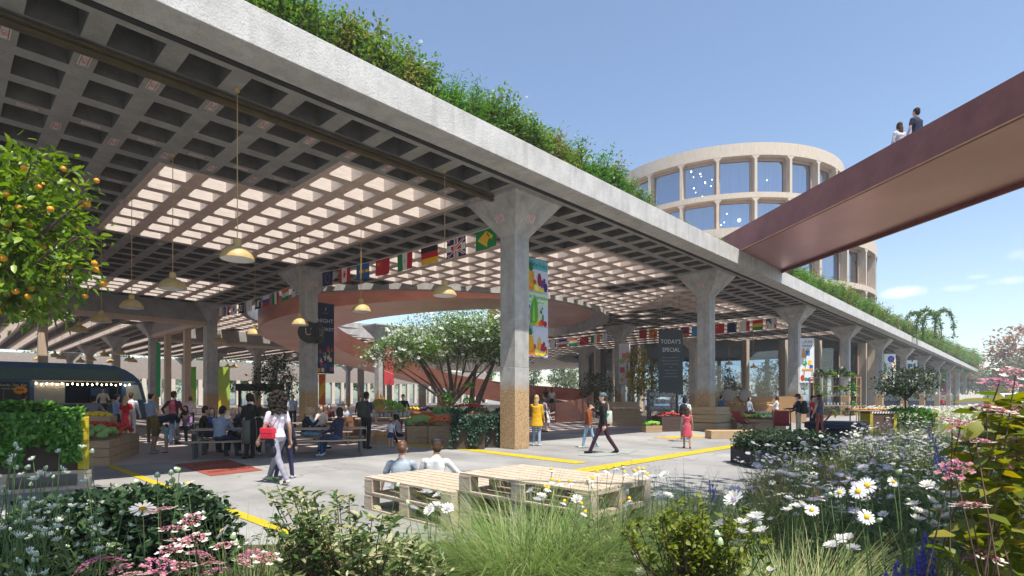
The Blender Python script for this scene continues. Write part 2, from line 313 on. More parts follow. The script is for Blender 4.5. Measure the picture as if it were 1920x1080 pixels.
# ================================================================ CANOPY ROOF
roof = thing('canopy_roof', 'long concrete coffered canopy roof with pale fascia and planted top', 'canopy roof', (0, 0, 0))
wf = MB()
wf.b2(-22, 9.90, ZC, 173, 10.62, ZR)
wf.obj('fascia', FASC, roof, bevel=.012)
wf = MB(); wf.b2(-22, 10.621, ZC+.04, 173, 10.81, ZR-.02); wf.b2(-22, 10.662, ZC+.002, 173, 10.806, ZC+.039); wf.obj('shadow_groove', M('groove', (.03, .03, .03), rough=.9), roof)
def solid(u, v):
    if v < 13.2: return True
    if u < 12.69:
        if v < 24.7: return not (4.2 < u < 11.6 and (v > 16.7 or u > 7.4))
        if 25.9 < v < 38.9: return not (u > 3 and u < 11.6 and v > 34.4 or 8.4 < u < 11.6 and v > 31.5)
        if v > 40.5: return (int((u+40)/PU) % 2 == 0) or abs(v-53.9) < 1.3
        return True
    if u < 41.9:
        d = hypot(u-RC.x, v-RC.y)
        for c in (12.69, 26.74, 40.79):
            if abs(u-c) < 1.2 and not (d < 17 and c != 12.69): return True
        if abs(v-25.95) < 1.2 and not (18 < u < 37): return True
        if u < 18.1 and v < 15.6: return True
        if u > 28 and v < 14.5: return True
        if u > 34 and v > 18: return (int(u*1.3)+int(v*.9)) % 4 != 0
        return v > 51 and (int(u/PU) % 2) != 0
    if u < 92 and v > 24: return (int(u/PU) % 2) == 0
    if u < 60: return not (43 < u < 53 and 14.5 < v < 24) and not (56.5 < u < 60)  # open cells added here to brighten the glazed tower base
    return True
cs = {0: MB(), 1: MB(), 2: MB(), 3: MB()}
hu, hv, tu, tv = .362, .416, .30, .35
iu0, iu1 = -22, 148
for i in range(-31, 148):
    cu_ = U0 + (i+.5)*PU
    for j in range(-1, 76):
        cv = V0 + (j+.5)*PV
        if cu_ > 92 and cv > 26: continue
        if cu_ < -4 and cv > 45 or cv > 95: continue  # roof left open before the back wall, added so sun reaches its fins
        d = hypot(cu_-RC.x, cv-RC.y)
        if d < RR+.45: continue
        if hypot(cu_-TC.x, cv-TC.y) < 20.3: continue
        so_ = solid(cu_, cv); z0, z1 = ZC, ZR-.02
        a = [(cu_-PU/2, cv-PV/2), (cu_+PU/2, cv-PV/2), (cu_+PU/2, cv+PV/2), (cu_-PU/2, cv+PV/2)]
        b = [(cu_-hu, cv-hv), (cu_+hu, cv-hv), (cu_+hu, cv+hv), (cu_-hu, cv+hv)]
        t = [(cu_-tu, cv-tv), (cu_+tu, cv-tv), (cu_+tu, cv+tv), (cu_-tu, cv+tv)]
        if not so_: t = b
        vs = [(*p, z0) for p in a] + [(*p, z0) for p in b] + [(*p, z1-.06 if so_ else z1) for p in t] + [(*p, z1) for p in a]
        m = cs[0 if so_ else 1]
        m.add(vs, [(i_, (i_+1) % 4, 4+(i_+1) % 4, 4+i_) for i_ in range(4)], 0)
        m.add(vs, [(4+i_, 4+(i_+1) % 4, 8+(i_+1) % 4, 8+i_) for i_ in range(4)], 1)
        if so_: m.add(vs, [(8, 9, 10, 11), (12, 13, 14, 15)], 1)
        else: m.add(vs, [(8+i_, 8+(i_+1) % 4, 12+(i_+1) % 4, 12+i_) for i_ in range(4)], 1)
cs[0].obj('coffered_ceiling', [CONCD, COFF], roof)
cs[1].obj('skylight_grid', [RIBW, CELLW], roof)
# oculus rim
rim = MB(); n = 96
def ring(r, z): return [(RC.x+r*cos(2*pi*k/n), RC.y+r*sin(2*pi*k/n), z) for k in range(n)]
rim.rings([ring(RR, 7.55), ring(RR+.4, 7.55), ring(RR+.4, 8.95), ring(RR, 8.95), ring(RR, 7.55)], 0, False, cap=False)
rim.obj('oculus_rim', CONC, roof)
# hung services rail under the first ribs
sr = MB(); sr.b2(-21, 11.86, 7.56, 11.66, 11.98, 7.63); sr.b2(-21, 11.80, 7.66, 11.64, 12.06, 7.70)
sr.obj('service_rail', M('rail_metal', (.16, .125, .06), (.1, .08, .05), rough=.5, metal=.5), roof)
# deep beams with timber trim
bm = MB(); bm.b2(-22, 39.6, 6.62, 12.36, 40.25, ZC-.003); bm.b2(12.37, 40.26, 6.9, 13.0, 53.5, ZC-.004); bm.b2(13.02, 53.6, 6.62, 40.4, 54.2, ZC-.003); bm.obj('deep_beam', CONCD, roof)
bm = MB(); bm.b2(-22, 39.5, 6.38, 12.3, 40.3, 6.617); bm.b2(12.42, 40.4, 6.6, 12.95, 53.4, 6.897); bm.b2(13.1, 53.5, 6.4, 40.3, 54.3, 6.617)
bm.obj('timber_lintel', TIMB, roof)
# stencilled plates on ribs and capitals
PW = M('plate_white', (.62, .60, .57), (.5, .48, .46), rough=.8, speck=.3); RED = M('plate_red', (.5, .06, .05), rough=.7)
def plate(T, txt, w=.42, h=.2, par=None):
    mb = MB(); mb.b2(-w/2, -h/2, 0, w/2, h/2, .004, 0, T)
    mb.b2(-w/2+.02, -h/2+.02, .0045, w/2-.02, -h/2+.035, .006, 1, T); mb.b2(-w/2+.02, h/2-.035, .0045, w/2-.02, h/2-.02, .006, 1, T)
    if txt: text_into(mb, txt, h*.72, T @ Matrix.Translation((0, 0, .005)), 1, .001)
    mb.obj('stencil_plate', [PW, RED], par or roof)
DN = Matrix.Rotation(pi, 4, 'X')
for i in range(-13, 1):
    u = U0 + i*PU
    for j, tx in ((1, 1), (4, 1), (8, 0), (12, 0)):
        if j >= 8 and i % 2: continue
        if i in (0, ) or (j >= 8 and u > 10): continue
        v = V0 + (j-.45)*PV
        if j == 4 and not (u < 4.0 or u > 11.8): v = V0 + (j-.5)*PV
        if not solid(u-.5, v) and not solid(u+.5, v): continue
        plate(Matrix.Translation((u, v, ZC-.003)) @ Matrix.Rotation(pi/2, 4, 'Z') @ DN, 'L5A' if j < 8 else '', .42, .17)
for i in range(-11, 0):
    for j in (3, 6):
        u, v = U0+(i+.5)*PU, V0+j*PV
        if solid(u, v-.5) and solid(u, v+.5): plate(Matrix.Translation((u, v, ZC-.003)) @ DN, '', .34, .13)
# ================================================================ COLUMNS
SH = M('column_concrete', (.50, .49, .48), (.31, .302, .295), sc=1.8, rough=.85, bump=.4, bsc=22, streak=.5, speck=.3)
def basemix(m):   # tan render sprayed on the lower shaft with a soft ragged edge
    nt = m.node_tree; N = nt.nodes; L = nt.links; b = N['Principled BSDF']; old = b.inputs['Base Color'].links[0].from_socket
    tc = N.new('ShaderNodeTexCoord'); s = N.new('ShaderNodeSeparateXYZ'); L.new(tc.outputs['Object'], s.inputs[0]); n = N.new('ShaderNodeTexNoise'); n.inputs['Scale'].default_value = 2.6; n.inputs['Detail'].default_value = 8; L.new(tc.outputs['Object'], n.inputs[0])
    a = N.new('ShaderNodeMath'); a.operation = 'MULTIPLY_ADD'; a.inputs[1].default_value = .7; L.new(n.outputs['Fac'], a.inputs[0]); L.new(s.outputs['Z'], a.inputs[2])
    r = N.new('ShaderNodeMapRange'); r.inputs[1].default_value = 2.12; r.inputs[2].default_value = 2.5; L.new(a.outputs[0], r.inputs[0])
    n2 = N.new('ShaderNodeTexNoise'); n2.inputs['Scale'].default_value = 28; n2.inputs['Detail'].default_value = 5; L.new(tc.outputs['Object'], n2.inputs[0]); r2 = N.new('ShaderNodeValToRGB'); r2.color_ramp.elements[0].position = .38; r2.color_ramp.elements[0].color = (.27, .165, .08, 1); r2.color_ramp.elements[1].position = .6; r2.color_ramp.elements[1].color = (.50, .345, .20, 1); L.new(n2.outputs['Fac'], r2.inputs[0])
    x = N.new('ShaderNodeMix'); x.data_type = 'RGBA'; L.new(r.outputs[0], x.inputs[0]); L.new(r2.outputs[0], x.inputs[6]); L.new(old, x.inputs[7]); L.new(x.outputs[2], b.inputs['Base Color'])
COLM = M('column_shaft', (.50, .49, .48), (.31, .302, .295), sc=1.8, rough=.85, bump=.5, bsc=22, streak=.5, speck=.3); basemix(COLM)
def column_mesh():
    root = thing('column', '', 'column')
    s = .325
    MB().b2(-s, -s, 2.55, s, s, 6.66).obj('shaft', COLM, root, bevel=.015)
    MB().b2(-s-.006, -s-.006, 0, s+.006, s+.006, 2.55).obj('base_cladding', COLM, root, bevel=.012)
    c = MB(); pr = [(s, 6.66), (s+.03, 6.72), (1.0, 7.62), (1.06, 7.68), (1.06, ZC-.004)]
    c.rings([[(a*x, a*y, z) for x, y in ((-1, -1), (1, -1), (1, 1), (-1, 1))] for a, z in pr], 0, False); c.obj('capital', SH, root)
    return root
proto = column_mesh(); first = True
ORD = ['first', 'second', 'third', 'fourth', 'fifth', 'sixth', 'seventh', 'eighth', 'ninth', 'tenth', 'eleventh']
cols = []
NEARL = {0: 'large grey concrete column with tan base beside the fruit banners', 1: 'concrete column standing in stacked wooden boxes right of the chalk menu board', 2: 'concrete column behind the man in the navy cap beside the flea market banner',
         3: 'concrete column beside the plant shelf, fourth from the near end of the front row', 4: 'concrete column carrying the bicycle poster in the front row'}
for k, u in enumerate(UCOL): cols.append((u, VCOL[0], NEARL.get(k, 'tan based concrete column far along the front row, %s from the near end' % ORD[k])))
cols += [(12.69, VCOL[1], 'concrete column carrying the night market banner and round sign'), (40.79, VCOL[1], 'concrete column beside the dark bush right of the spiral ramp'), (54.85, VCOL[1], 'concrete column behind the boxed column inside the hall'),
         (12.69, VCOL[2], 'concrete column at the corner of the timber framed partition'), (26.16, 40.5, 'sunlit concrete column with red banner beside the blossom tree'), (40.79, VCOL[2], 'concrete column behind the blossom tree at the far side of the ramp'), (54.85, VCOL[2], 'concrete column seen between the fruit banners and the dark bush'),
         (12.69, VCOL[3], 'dark concrete column beside the tall green banner'), (26.74, VCOL[3], 'concrete column in the back row behind the night market banner'), (40.79, VCOL[3], 'concrete column in the back row behind the fruit stall')]
for v in (67.9, 81.9, 95.9):
    for u in UCOL[:4]: cols.append((u, v, 'concrete column standing deep in the back of the hall'))
colobj = []
for u, v, lb in cols:
    c = proto if first else copytree(proto); first = False
    c.location = (u, v, 0); c['label'] = lb; c['group'] = 'columns deep in the hall' if v > 60 else 'concrete columns carrying the canopy'; colobj.append(c)
def capplate(k, txt, side):
    c = colobj[k]; sl = atan2(1.0-.355, 7.62-6.72); d = .66
    if side == 'v': T = Matrix.Translation((0, -d-.012, 7.14)) @ Matrix.Rotation(pi/2+sl, 4, 'X')
    else: T = Matrix.Rotation(-pi/2, 4, 'Z') @ Matrix.Translation((0, -d-.012, 7.14)) @ Matrix.Rotation(pi/2+sl, 4, 'X')
    plate(T, txt, .36, .26, c)
for k, tx in ((0, 'L50'), (1, 'L5A'), (2, ''), (11, 'L5A')):
    capplate(k, tx, 'v'); capplate(k, tx, 'u')
# ================================================================ HALL BACK WALL, PARTITIONS
bw = thing('back_wall', 'pale timber finned wall with tall windows closing the back of the hall', 'wall', (0, 100.2, 0))
b = MB(); b.b2(-30, -.3, 4.6, 96, .3, ZC-.004); b.b2(-30, -.25, 0, 96, .25, .35); b.obj('wall_band', M('pale_wall', (.40, .35, .31), (.31, .27, .24), rough=.8), bw)
for i in range(64): MB().b2(-29.5+i*1.98, -.35, .352, -28.9+i*1.98, .24, 4.598).obj('fin', M('pale_fin', (.76, .69, .62), (.66, .58, .5), rough=.7), bw)
b = MB(); b.b2(-30, -.02, .353, 96, .0, 4.597); b.obj('window_glass', glassmat('back_glass', (.7, .78, .8), .05, .03), bw)
def posts(lst, name, label):
    for i, (u, v, w_, z) in enumerate(lst):
        o = MB().b2(-w_/2, -w_/2, 0, w_/2, w_/2, z).obj(name, TIMB, bevel=.01); o.location = (u, v, 0); tagp(o, label[i] if isinstance(label, list) else label, 'post', 'timber posts of the hall partition', 'thing')
posts([(12.69, 40.75, .32, 6.59), (12.69, 44.9, .42, 6.59), (12.69, 49.8, .42, 6.59), (4.1, 39.9, .42, 6.37), (1.9, 39.9, .42, 6.37)], 'timber_post',
      ['narrow timber post against the corner column of the partition', 'broad timber post in the partition nearer the corner column', 'broad timber post in the partition nearer the green banner', 'timber post rising behind the food truck, right one', 'timber post rising behind the food truck, left one'])
# ================================================================ SPIRAL RAMP (one helix, parapets both sides)
rp = thing('spiral_ramp', 'copper clad spiral ramp curling round the blossom tree up through the round roof opening', 'ramp', (RC.x, RC.y, 0))
KT = [-52, -30, 0, 45, 65, 90, 105, 135, 180, 225, 270, 315, 360, 390, 420]; KZ = [-.02, .35, 1.0, 1.6, 2.0, 2.9, 3.5, 5.0, 6.5, 7.0, 7.55, 8.2, 8.6, 8.6, 8.6]
def rz_(t): return float(np.interp(t, KT, KZ))
def rpnt(t, r, z):
    a = radians(t); X, D = r*cos(a), r*sin(a); p = W(X, D); return (p.x, p.y, z)
RO, RI = 12.65, 8.1
th = list(range(-52, 421, 4))
def band(r0, r1, za, zb, t0=-52, t1=420):
    rr = []
    for t in th:
        if t < t0 or t > t1: continue
        z = rz_(t); a_ = za(t) if callable(za) else za
        rr.append([rpnt(t, r0, z+a_), rpnt(t, r1, z+a_), rpnt(t, r1, z+zb), rpnt(t, r0, z+zb)])
    return MB().rings(rr, 0, False)
def low(t): return -min(.45, max(.03, (rz_(t)+.02)))
band(RI+.08, RO-.08, lambda t: -min(.4, max(.02, rz_(t)+.01)), 0.0).obj('deck', M('ramp_deck', (.33, .22, .18), (.25, .16, .13), sc=3, rough=.7, st=(1, 1, 1)), rp)
def fixsm(o):
    for p in o.data.polygons: p.use_smooth = True
    o.data.set_sharp_from_angle(angle=radians(35))
fixsm(band(RO-.075, RO+.04, low, 1.15, -46).obj('outer_parapet', COPP, rp)); fixsm(band(RI-.04, RI+.075, low, 1.15, -40).obj('inner_parapet', COPP, rp))
rr = []
for t in th:
    z = rz_(t)-min(.46, max(.05, rz_(t)+.03)); rr.append([rpnt(t, RI-.02, z), rpnt(t, RO+.02, z), rpnt(t, RO+.02, z+.02), rpnt(t, RI-.02, z+.02)])
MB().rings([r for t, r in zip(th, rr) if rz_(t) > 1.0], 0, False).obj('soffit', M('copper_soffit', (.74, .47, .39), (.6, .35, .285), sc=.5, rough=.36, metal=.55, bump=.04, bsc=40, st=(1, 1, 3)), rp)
for o in rp.children: o.data.set_sharp_from_angle(angle=radians(40))
# ================================================================ COPPER FOOTBRIDGE
br = thing('footbridge', 'wide copper footbridge leaving the roof and passing overhead at the right', 'bridge', W(10.68, 25.45, 0), atan2(FU, FV)*0)
dB = W(-.143, .99).normalized(); nB = W(.99, .143).normalized(); zb = 8.46
def bp(s, t, z): p = dB*s + nB*t; return (p.x, p.y, z)
def bprism(s0, s1, t0, t1, z0, z1, name, mat):
    vs = [bp(s, t, z) for z in (z0, z1) for t in (t0, t1) for s in (s0, s1)]
    return MB().add(vs, [(0, 2, 3, 1), (4, 5, 7, 6), (0, 1, 5, 4), (2, 6, 7, 3), (0, 4, 6, 2), (1, 3, 7, 5)]).obj(name, mat, br, bevel=.015)
bprism(14, -40, 0, .12, zb, zb+1.09, 'parapet', COPD); bprism(14, -40, 4.42, 4.54, zb-.12, zb+1.09, 'parapet', COPD)
bprism(14, -40, -.025, -.002, zb-.012, zb+.04, 'lit_edge_strip', M('lit_edge_copper', (.66, .32, .15), (.5, .22, .1), rough=.4, metal=.6))  # added strip; the lit lower edge is put into its orange colour
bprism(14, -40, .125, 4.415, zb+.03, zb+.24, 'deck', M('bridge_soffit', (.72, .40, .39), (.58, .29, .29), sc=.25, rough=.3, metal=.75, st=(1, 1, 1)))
# ================================================================ ROUND TOWER
tw = thing('round_tower', 'round stepped timber clad tower with deep window bays rising behind the canopy', 'tower', (TC.x, TC.y, 0))
FH = 5.4; NB = 24
ztop = 31.0; za0 = -.856
def tp(r, a, z):       # a measured in camera frame, 0 = towards camera
    p = W(r*sin(a), -r*cos(a)); return (p.x, p.y, z)
def tring(r0, r1, z0, z1, n=144): return [[tp(r, 2*pi*k/n, z) for k in range(n)] for r, z in ((r0, z0), (r1, z0), (r1, z1), (r0, z1), (r0, z0))]
fr = MB(); fins = MB(); gl = MB(); rv = MB(); REV = M('reveal_timber', (.42, .30, .235), (.34, .235, .18), rough=.65, sc=2, st=(4, 4, .6))
def drum(R, zb_, zt, fl, nb, off):
    for z, h in zip(fl, [1.45] + [.62]*(len(fl)-1)): fr.rings(tring(R-1.3, R, z-h, z), 0, False, cap=False)
    for k in range(nb):
        a = off + 2*pi*k/nb; w2 = .15/R; an = (a+pi) % (2*pi)-pi; vis = -1.75 < an < 1.75; fk, gk, rk = fins, gl, rv
        if vis: fk = MB()
        for i in range(len(fl)):
            zt_ = fl[i] - ([1.45]+[.62]*9)[i]-.002; zl = (fl[i+1] if i+1 < len(fl) else zb_) + .002
            vs = [tp(r, a+s*w2*(R/r), z) for z in (zl, zt_) for s in (-1, 1) for r in (R-.95, R-.03)]
            fk.add(vs, [(0, 2, 3, 1), (4, 5, 7, 6), (0, 1, 5, 4), (2, 6, 7, 3), (0, 4, 6, 2), (1, 3, 7, 5)])
            if vis: gk, rk = MB(), MB()
            # reveal frame and glass set back in each bay
            a0, a1 = a+w2*1.15, a+2*pi/nb-w2*1.15; Rg = R-.9
            gk.add([tp(Rg, a0+.18*(a1-a0)*0, zl), tp(Rg, a1, zl), tp(Rg, a1, zt_), tp(Rg, a0, zt_)], [(0, 1, 2, 3)])
            for (b0, b1, c0, c1) in ((a0, a0+.03*(a1-a0), zl, zt_), (a1-.07*(a1-a0), a1, zl, zt_), (a0, a1, zt_-.34, zt_), (a0, a1, zl, zl+.14)):
                e = .03 if c1-c0 < 1 else 0
                vs = [tp(r, b, z) for z in (c0, c1) for b in (b0, b1) for r in (Rg+.02, Rg+.12+e)]
                rk.add(vs, [(0, 2, 3, 1), (4, 5, 7, 6), (0, 1, 5, 4), (2, 6, 7, 3), (0, 4, 6, 2), (1, 3, 7, 5)])
            if vis: wo = rk.obj('window_frame', REV, tw); gk.obj('pane', GLASS if zl < 5 else TGLASS, wo)
            # little flared bracket where fin meets band
            vs = [tp(R-.02, a-w2*3.4, zt_+.001), tp(R-.02, a+w2*3.4, zt_+.001), tp(R-.02, a+w2, zt_-.3), tp(R-.02, a-w2, zt_-.42)]; vs += [tp(R-.5, *x) for x in ((a-w2*3.4, zt_+.001), (a+w2*3.4, zt_+.001), (a+w2, zt_-.42), (a-w2, zt_-.42))]
            fk.add(vs, [(0, 1, 2, 3), (7, 6, 5, 4), (0, 4, 5, 1), (1, 5, 6, 2), (2, 6, 7, 3), (3, 7, 4, 0)])
        if vis: fk.obj('fin', TIMBW, tw)
drum(16, 20.5, 31, [31, 31-FH-.3], 24, za0)
drum(19.5, 0, 20.3, [20.3, 14.6, 9.0], 30, za0+.05)
fr.rings(tring(.1, 19.4, 20.25, 20.28), 0, False, cap=False); fr.rings(tring(.1, 15.9, 30.6, 30.65), 0, False, cap=False); fr.rings(tring(.1, 19.3, 8.5, 8.55), 0, False, cap=False)
fr.obj('floor_band', TIMBW, tw); fins.obj('rear_fins', TIMBW, tw)['kind'] = 'stuff'; rv.obj('rear_window_frames', REV, tw)['kind'] = 'stuff'; gl.obj('rear_panes', TGLASS, tw)['kind'] = 'stuff'
cw = MB()
for r, z0, z1 in ((13.2, 20.7, 30.4), (16.5, 9.1, 20.1)): cw.rings([[tp(r, 2*pi*k/96, z) for k in range(96)] for z in (z0, z1)], 0, True)
cw.obj('curtain_wall', M('curtain', (.22, .36, .66), (.12, .21, .45), sc=.9, rough=.6, st=(3, 3, .1)), tw)
lp = MB()
for (px, py) in [(1296, 322), (1313, 326), (1335, 337), (1322, 342), (1333, 349), (1301, 353), (1317, 369), (1338, 370), (1438, 338), (1363, 401), (1358, 417), (1386, 413), (1352, 422), (1550, 536)]:
    p = P(px, py, 65.25) - TC; lp = MB().ell((p.x, p.y, p.z), .09 if px != 1386 else .22, 8).obj('globe_lamp', M('globe_glow', (1, .9, .75), rough=.5, emit=2.5), tw)
# ================================================================ PENDANT LAMPS
def lamp_proto():
    r = thing('pendant_lamp', '', 'pendant lamp')
    s = MB(); pr = [(.315, .0), (.322, .005), (.32, .03), (.30, .09), (.25, .17), (.17, .235), (.075, .265)]
    s.lathe(pr + [(.065, .262), (.16, .228), (.24, .164), (.29, .085), (.308, .03), (.31, .004)], n=28, mi=0, cap=False)
    nb = 28*6; o = s.mesh('shade', [BRASS, WHITE])
    mi = [0 if i < nb else 1 for i in range(len(o.polygons))]; o.polygons.foreach_set('material_index', mi); link('shade', o, r)
    MB().lathe([(.075, .262), (.078, .30), (.078, .40), (.06, .415), (.02, .42)], n=18).obj('neck', BRASS, r)
    MB().lathe([(.009, .42), (.009, 3.4)], n=6).obj('cord', BRASS, r)
    MB().lathe([(.05, 3.36), (.05, 3.415)], n=12).obj('ceiling_rose', BRASS, r)
    MB().ell((0, 0, .14), .06, 10).obj('bulb', WHITE, r)
    return r
lp0 = lamp_proto(); first = True
LAMPS = [(445, 487, 'largest mustard dome pendant, hanging nearest at the left of the hall'), (324, 542, 'mustard dome pendant second nearest, left of the largest one'), (247, 578, 'mustard pendant third along the row running away from the largest one'),
         (190, 604, 'mustard pendant fourth along the row, above the food truck roof'), (149, 622, 'mustard pendant fifth along the row, nearest the fruit tree'), (411, 643, 'mustard pendant hanging beside the corner column of the partition'),
         (834, 555, 'mustard pendant hanging in front of the copper ramp, left of the big column'), (677, 585, 'mustard pendant before the ramp, above the left of the blossom tree'), (562, 610, 'pale mustard pendant against the night market column'), (478, 628, 'pale mustard pendant against the left curl of the ramp')]
SM = [(73, 675), (103, 669.5), (116, 673), (151, 680), (171, 676), (195, 668), (207, 680), (225, 665), (242, 677), (249, 679)]
for x, y, lb in LAMPS + [(x, y, 'small mustard pendant in the far cluster above the food truck') for x, y in SM] + [(427, 690, 'tiny mustard pendant at the yellow green banner'), (440, 689, 'tiny mustard pendant at the yellow green banner'), (1413, 690, 'small pendant glowing behind the round tower base glass'), (1367, 684, 'small pendant inside the glazed tower base, left one')]:
    o = lp0 if first else copytree(lp0); first = False
    o.location = G(x, y, 4.36); o['label'] = lb; o['group'] = 'far pendants above the food truck' if 'cluster' in lb else 'tiny pendants at the banner' if 'tiny' in lb else 'mustard pendant lamps in the hall'
# ================================================================ FLAGS
CF = {k: C(v) for k, v in dict(r='#c8202c', w='#e8e8e6', b='#1f3f9a', g='#128a45', y='#f0c020', k='#15151a', n='#16245c', o='#e8762a', l='#4ba0dc', s='#1566a8', c='#7c2630').items()}
CK = list(CF); CM = [CF[k] for k in CK]
def H3(a, b, c): return [('q', 0, 0, 1, 1/3, c), ('q', 0, 1/3, 1, 2/3, b), ('q', 0, 2/3, 1, 1, a)]
def V3(a, b, c): return [('q', 0, 0, 1/3, 1, a), ('q', 1/3, 0, 2/3, 1, b), ('q', 2/3, 0, 1, 1, c)]
def star(x, y, r, c, n=5): return ('p', [(x + (r if i % 2 == 0 else r*.42)*sin(i*pi/n)*.66, y + (r if i % 2 == 0 else r*.42)*cos(i*pi/n)) for i in range(2*n)], c)
UKF = [('q', 0, 0, 1, 1, 'n'), ('l', .06, .08, .94, .92, .16, 'w'), ('l', .06, .92, .94, .08, .16, 'w'), ('l', .06, .07, .94, .93, .06, 'r'), ('l', .06, .93, .94, .07, .06, 'r'), ('q', .39, 0, .61, 1, 'w'), ('q', 0, .32, 1, .68, 'w'), ('q', .435, 0, .565, 1, 'r'), ('q', 0, .4, 1, .6, 'r')]
FL = {
 'eu': [('q', 0, 0, 1, 1, 'n')] + [star(.5+.22*sin(i*pi/6), .5+.33*cos(i*pi/6), .055, 'y') for i in range(12)],
 'canada': [('q', 0, 0, .27, 1, 'r'), ('q', .27, 0, .73, 1, 'w'), ('q', .73, 0, 1, 1, 'r'), ('p', [(.5, .12), (.515, .33), (.62, .3), (.58, .38), (.68, .58), (.6, .58), (.61, .68), (.54, .62), (.56, .8), (.52, .75), (.5, .86), (.48, .75), (.44, .8), (.46, .62), (.39, .68), (.4, .58), (.32, .58), (.42, .38), (.38, .3), (.485, .33)], 'r')],
 'sweden': [('q', 0, 0, 1, 1, 's'), ('q', .32, 0, .45, 1, 'y'), ('q', 0, .41, 1, .59, 'y')],
 'china': [('q', 0, 0, 1, 1, 'r'), star(.2, .72, .15, 'y'), star(.36, .88, .05, 'y'), star(.42, .76, .05, 'y'), star(.42, .62, .05, 'y'), star(.36, .52, .05, 'y')],
 'mexico': V3('g', 'w', 'r') + [('p', [(.46, .4), (.53, .36), (.56, .5), (.54, .62), (.48, .62), (.44, .52)], 'c')],
 'germany': H3('k', 'r', 'y'), 'uk': UKF,
 'brazil': [('q', 0, 0, 1, 1, 'g'), ('p', [(.08, .5), (.5, .1), (.92, .5), (.5, .9)], 'y'), ('c', .5, .5, .2, 'b')],
 'usa': [('q', 0, 0, 1, 1, 'w')] + [('q', 0, i*2/13, 1, (i*2+1)/13, 'r') for i in range(7)] + [('q', 0, 6/13, .42, 1, 'n')] + [star(.06+.09*i, .56+.13*j, .04, 'w') for i in range(4) for j in range(4)],
 'france': V3('b', 'w', 'r'), 'italy': V3('g', 'w', 'r'), 'ireland': V3('g', 'w', 'o'), 'russia': H3('w', 'b', 'r'), 'india': H3('o', 'w', 'g') + [('c', .5, .5, .09, 'b')], 'niger': H3('o', 'w', 'g') + [('c', .5, .5, .09, 'o')],
 'yugo': H3('b', 'w', 'r'), 'armenia': H3('r', 'b', 'o'), 'bolivia': H3('r', 'y', 'g'),
 'japan': [('q', 0, 0, 1, 1, 'w'), ('c', .5, .5, .28, 'r')],
 'korea': [('q', 0, 0, 1, 1, 'w'), ('c', .5, .56, .2, 'r'), ('c', .52, .44, .16, 'b')] + [('l', x-.06, y-.1*sx, x+.06, y+.1*sx, .06, 'k') for x, y, sx in ((.2, .78, 1), (.8, .22, 1), (.2, .22, -1), (.8, .78, -1))],
 'greece': [('q', 0, 0, 1, 1, 'w')] + [('q', 0, i*2/9, 1, (i*2+1)/9, 'b') for i in range(5)] + [('q', 0, 4/9, .4, 1, 'b'), ('q', .16, 4/9, .24, 1, 'w'), ('q', 0, .68, .4, .76, 'w')],
 'uruguay': [('q', 0, 0, 1, 1, 'w')] + [('q', .1+i*.24, 0, .22+i*.24, 1, 'b') for i in range(4)] + [('c', .2, .78, .14, 'y')],
 'trinidad': [('q', 0, 0, 1, 1, 'r'), ('p', [(0, 1), (.12, 1), (1, 0), (.88, 0)], 'k'), ('l', -.0, .96, .88, .02, .04, 'w')],
 'morocco': [('q', 0, 0, 1, 1, 'r'), star(.5, .5, .2, 'g')],
 'macedonia': [('q', 0, 0, 1, 1, 'r')] + [('p', [(.5, .5), (.5+.62*sin(a-.14), .5+.62*cos(a-.14)), (.5+.62*sin(a+.14), .5+.62*cos(a+.14))], 'y') for a in [i*pi/4 for i in range(8)]] + [('c', .5, .5, .15, 'y')],
 'congo': [('q', 0, 0, 1, 1, 'l'), ('l', .0, .92, 1, .08, .26, 'y'), ('l', .0, .92, 1, .08, .17, 'r'), star(.2, .25, .14, 'y')],
 'bosnia': [('q', 0, 0, 1, 1, 'n'), ('p', [(.1, .02), (.98, .02), (.98, .9)], 'y'), ('l', .1, .08, .92, .94, .04, 'w')],
 'peru': V3('w', 'w', 'r') + [('p', [(.45, .35), (.55, .35), (.55, .65), (.45, .65)], 'w')],
 'puerto': [('q', 0, 0, 1, 1, 'w')] + [('q', i*.4, 0, i*.4+.2, 1, 'r') for i in range(3)] + [('p', [(.02, 1), (.98, 1), (.5, .42)], 'b'), star(.5, .8, .14, 'w')],
 'grey': [('q', 0, 0, 1, 1, 'k'), ('q', .12, .2, .88, .8, 'w')],
}
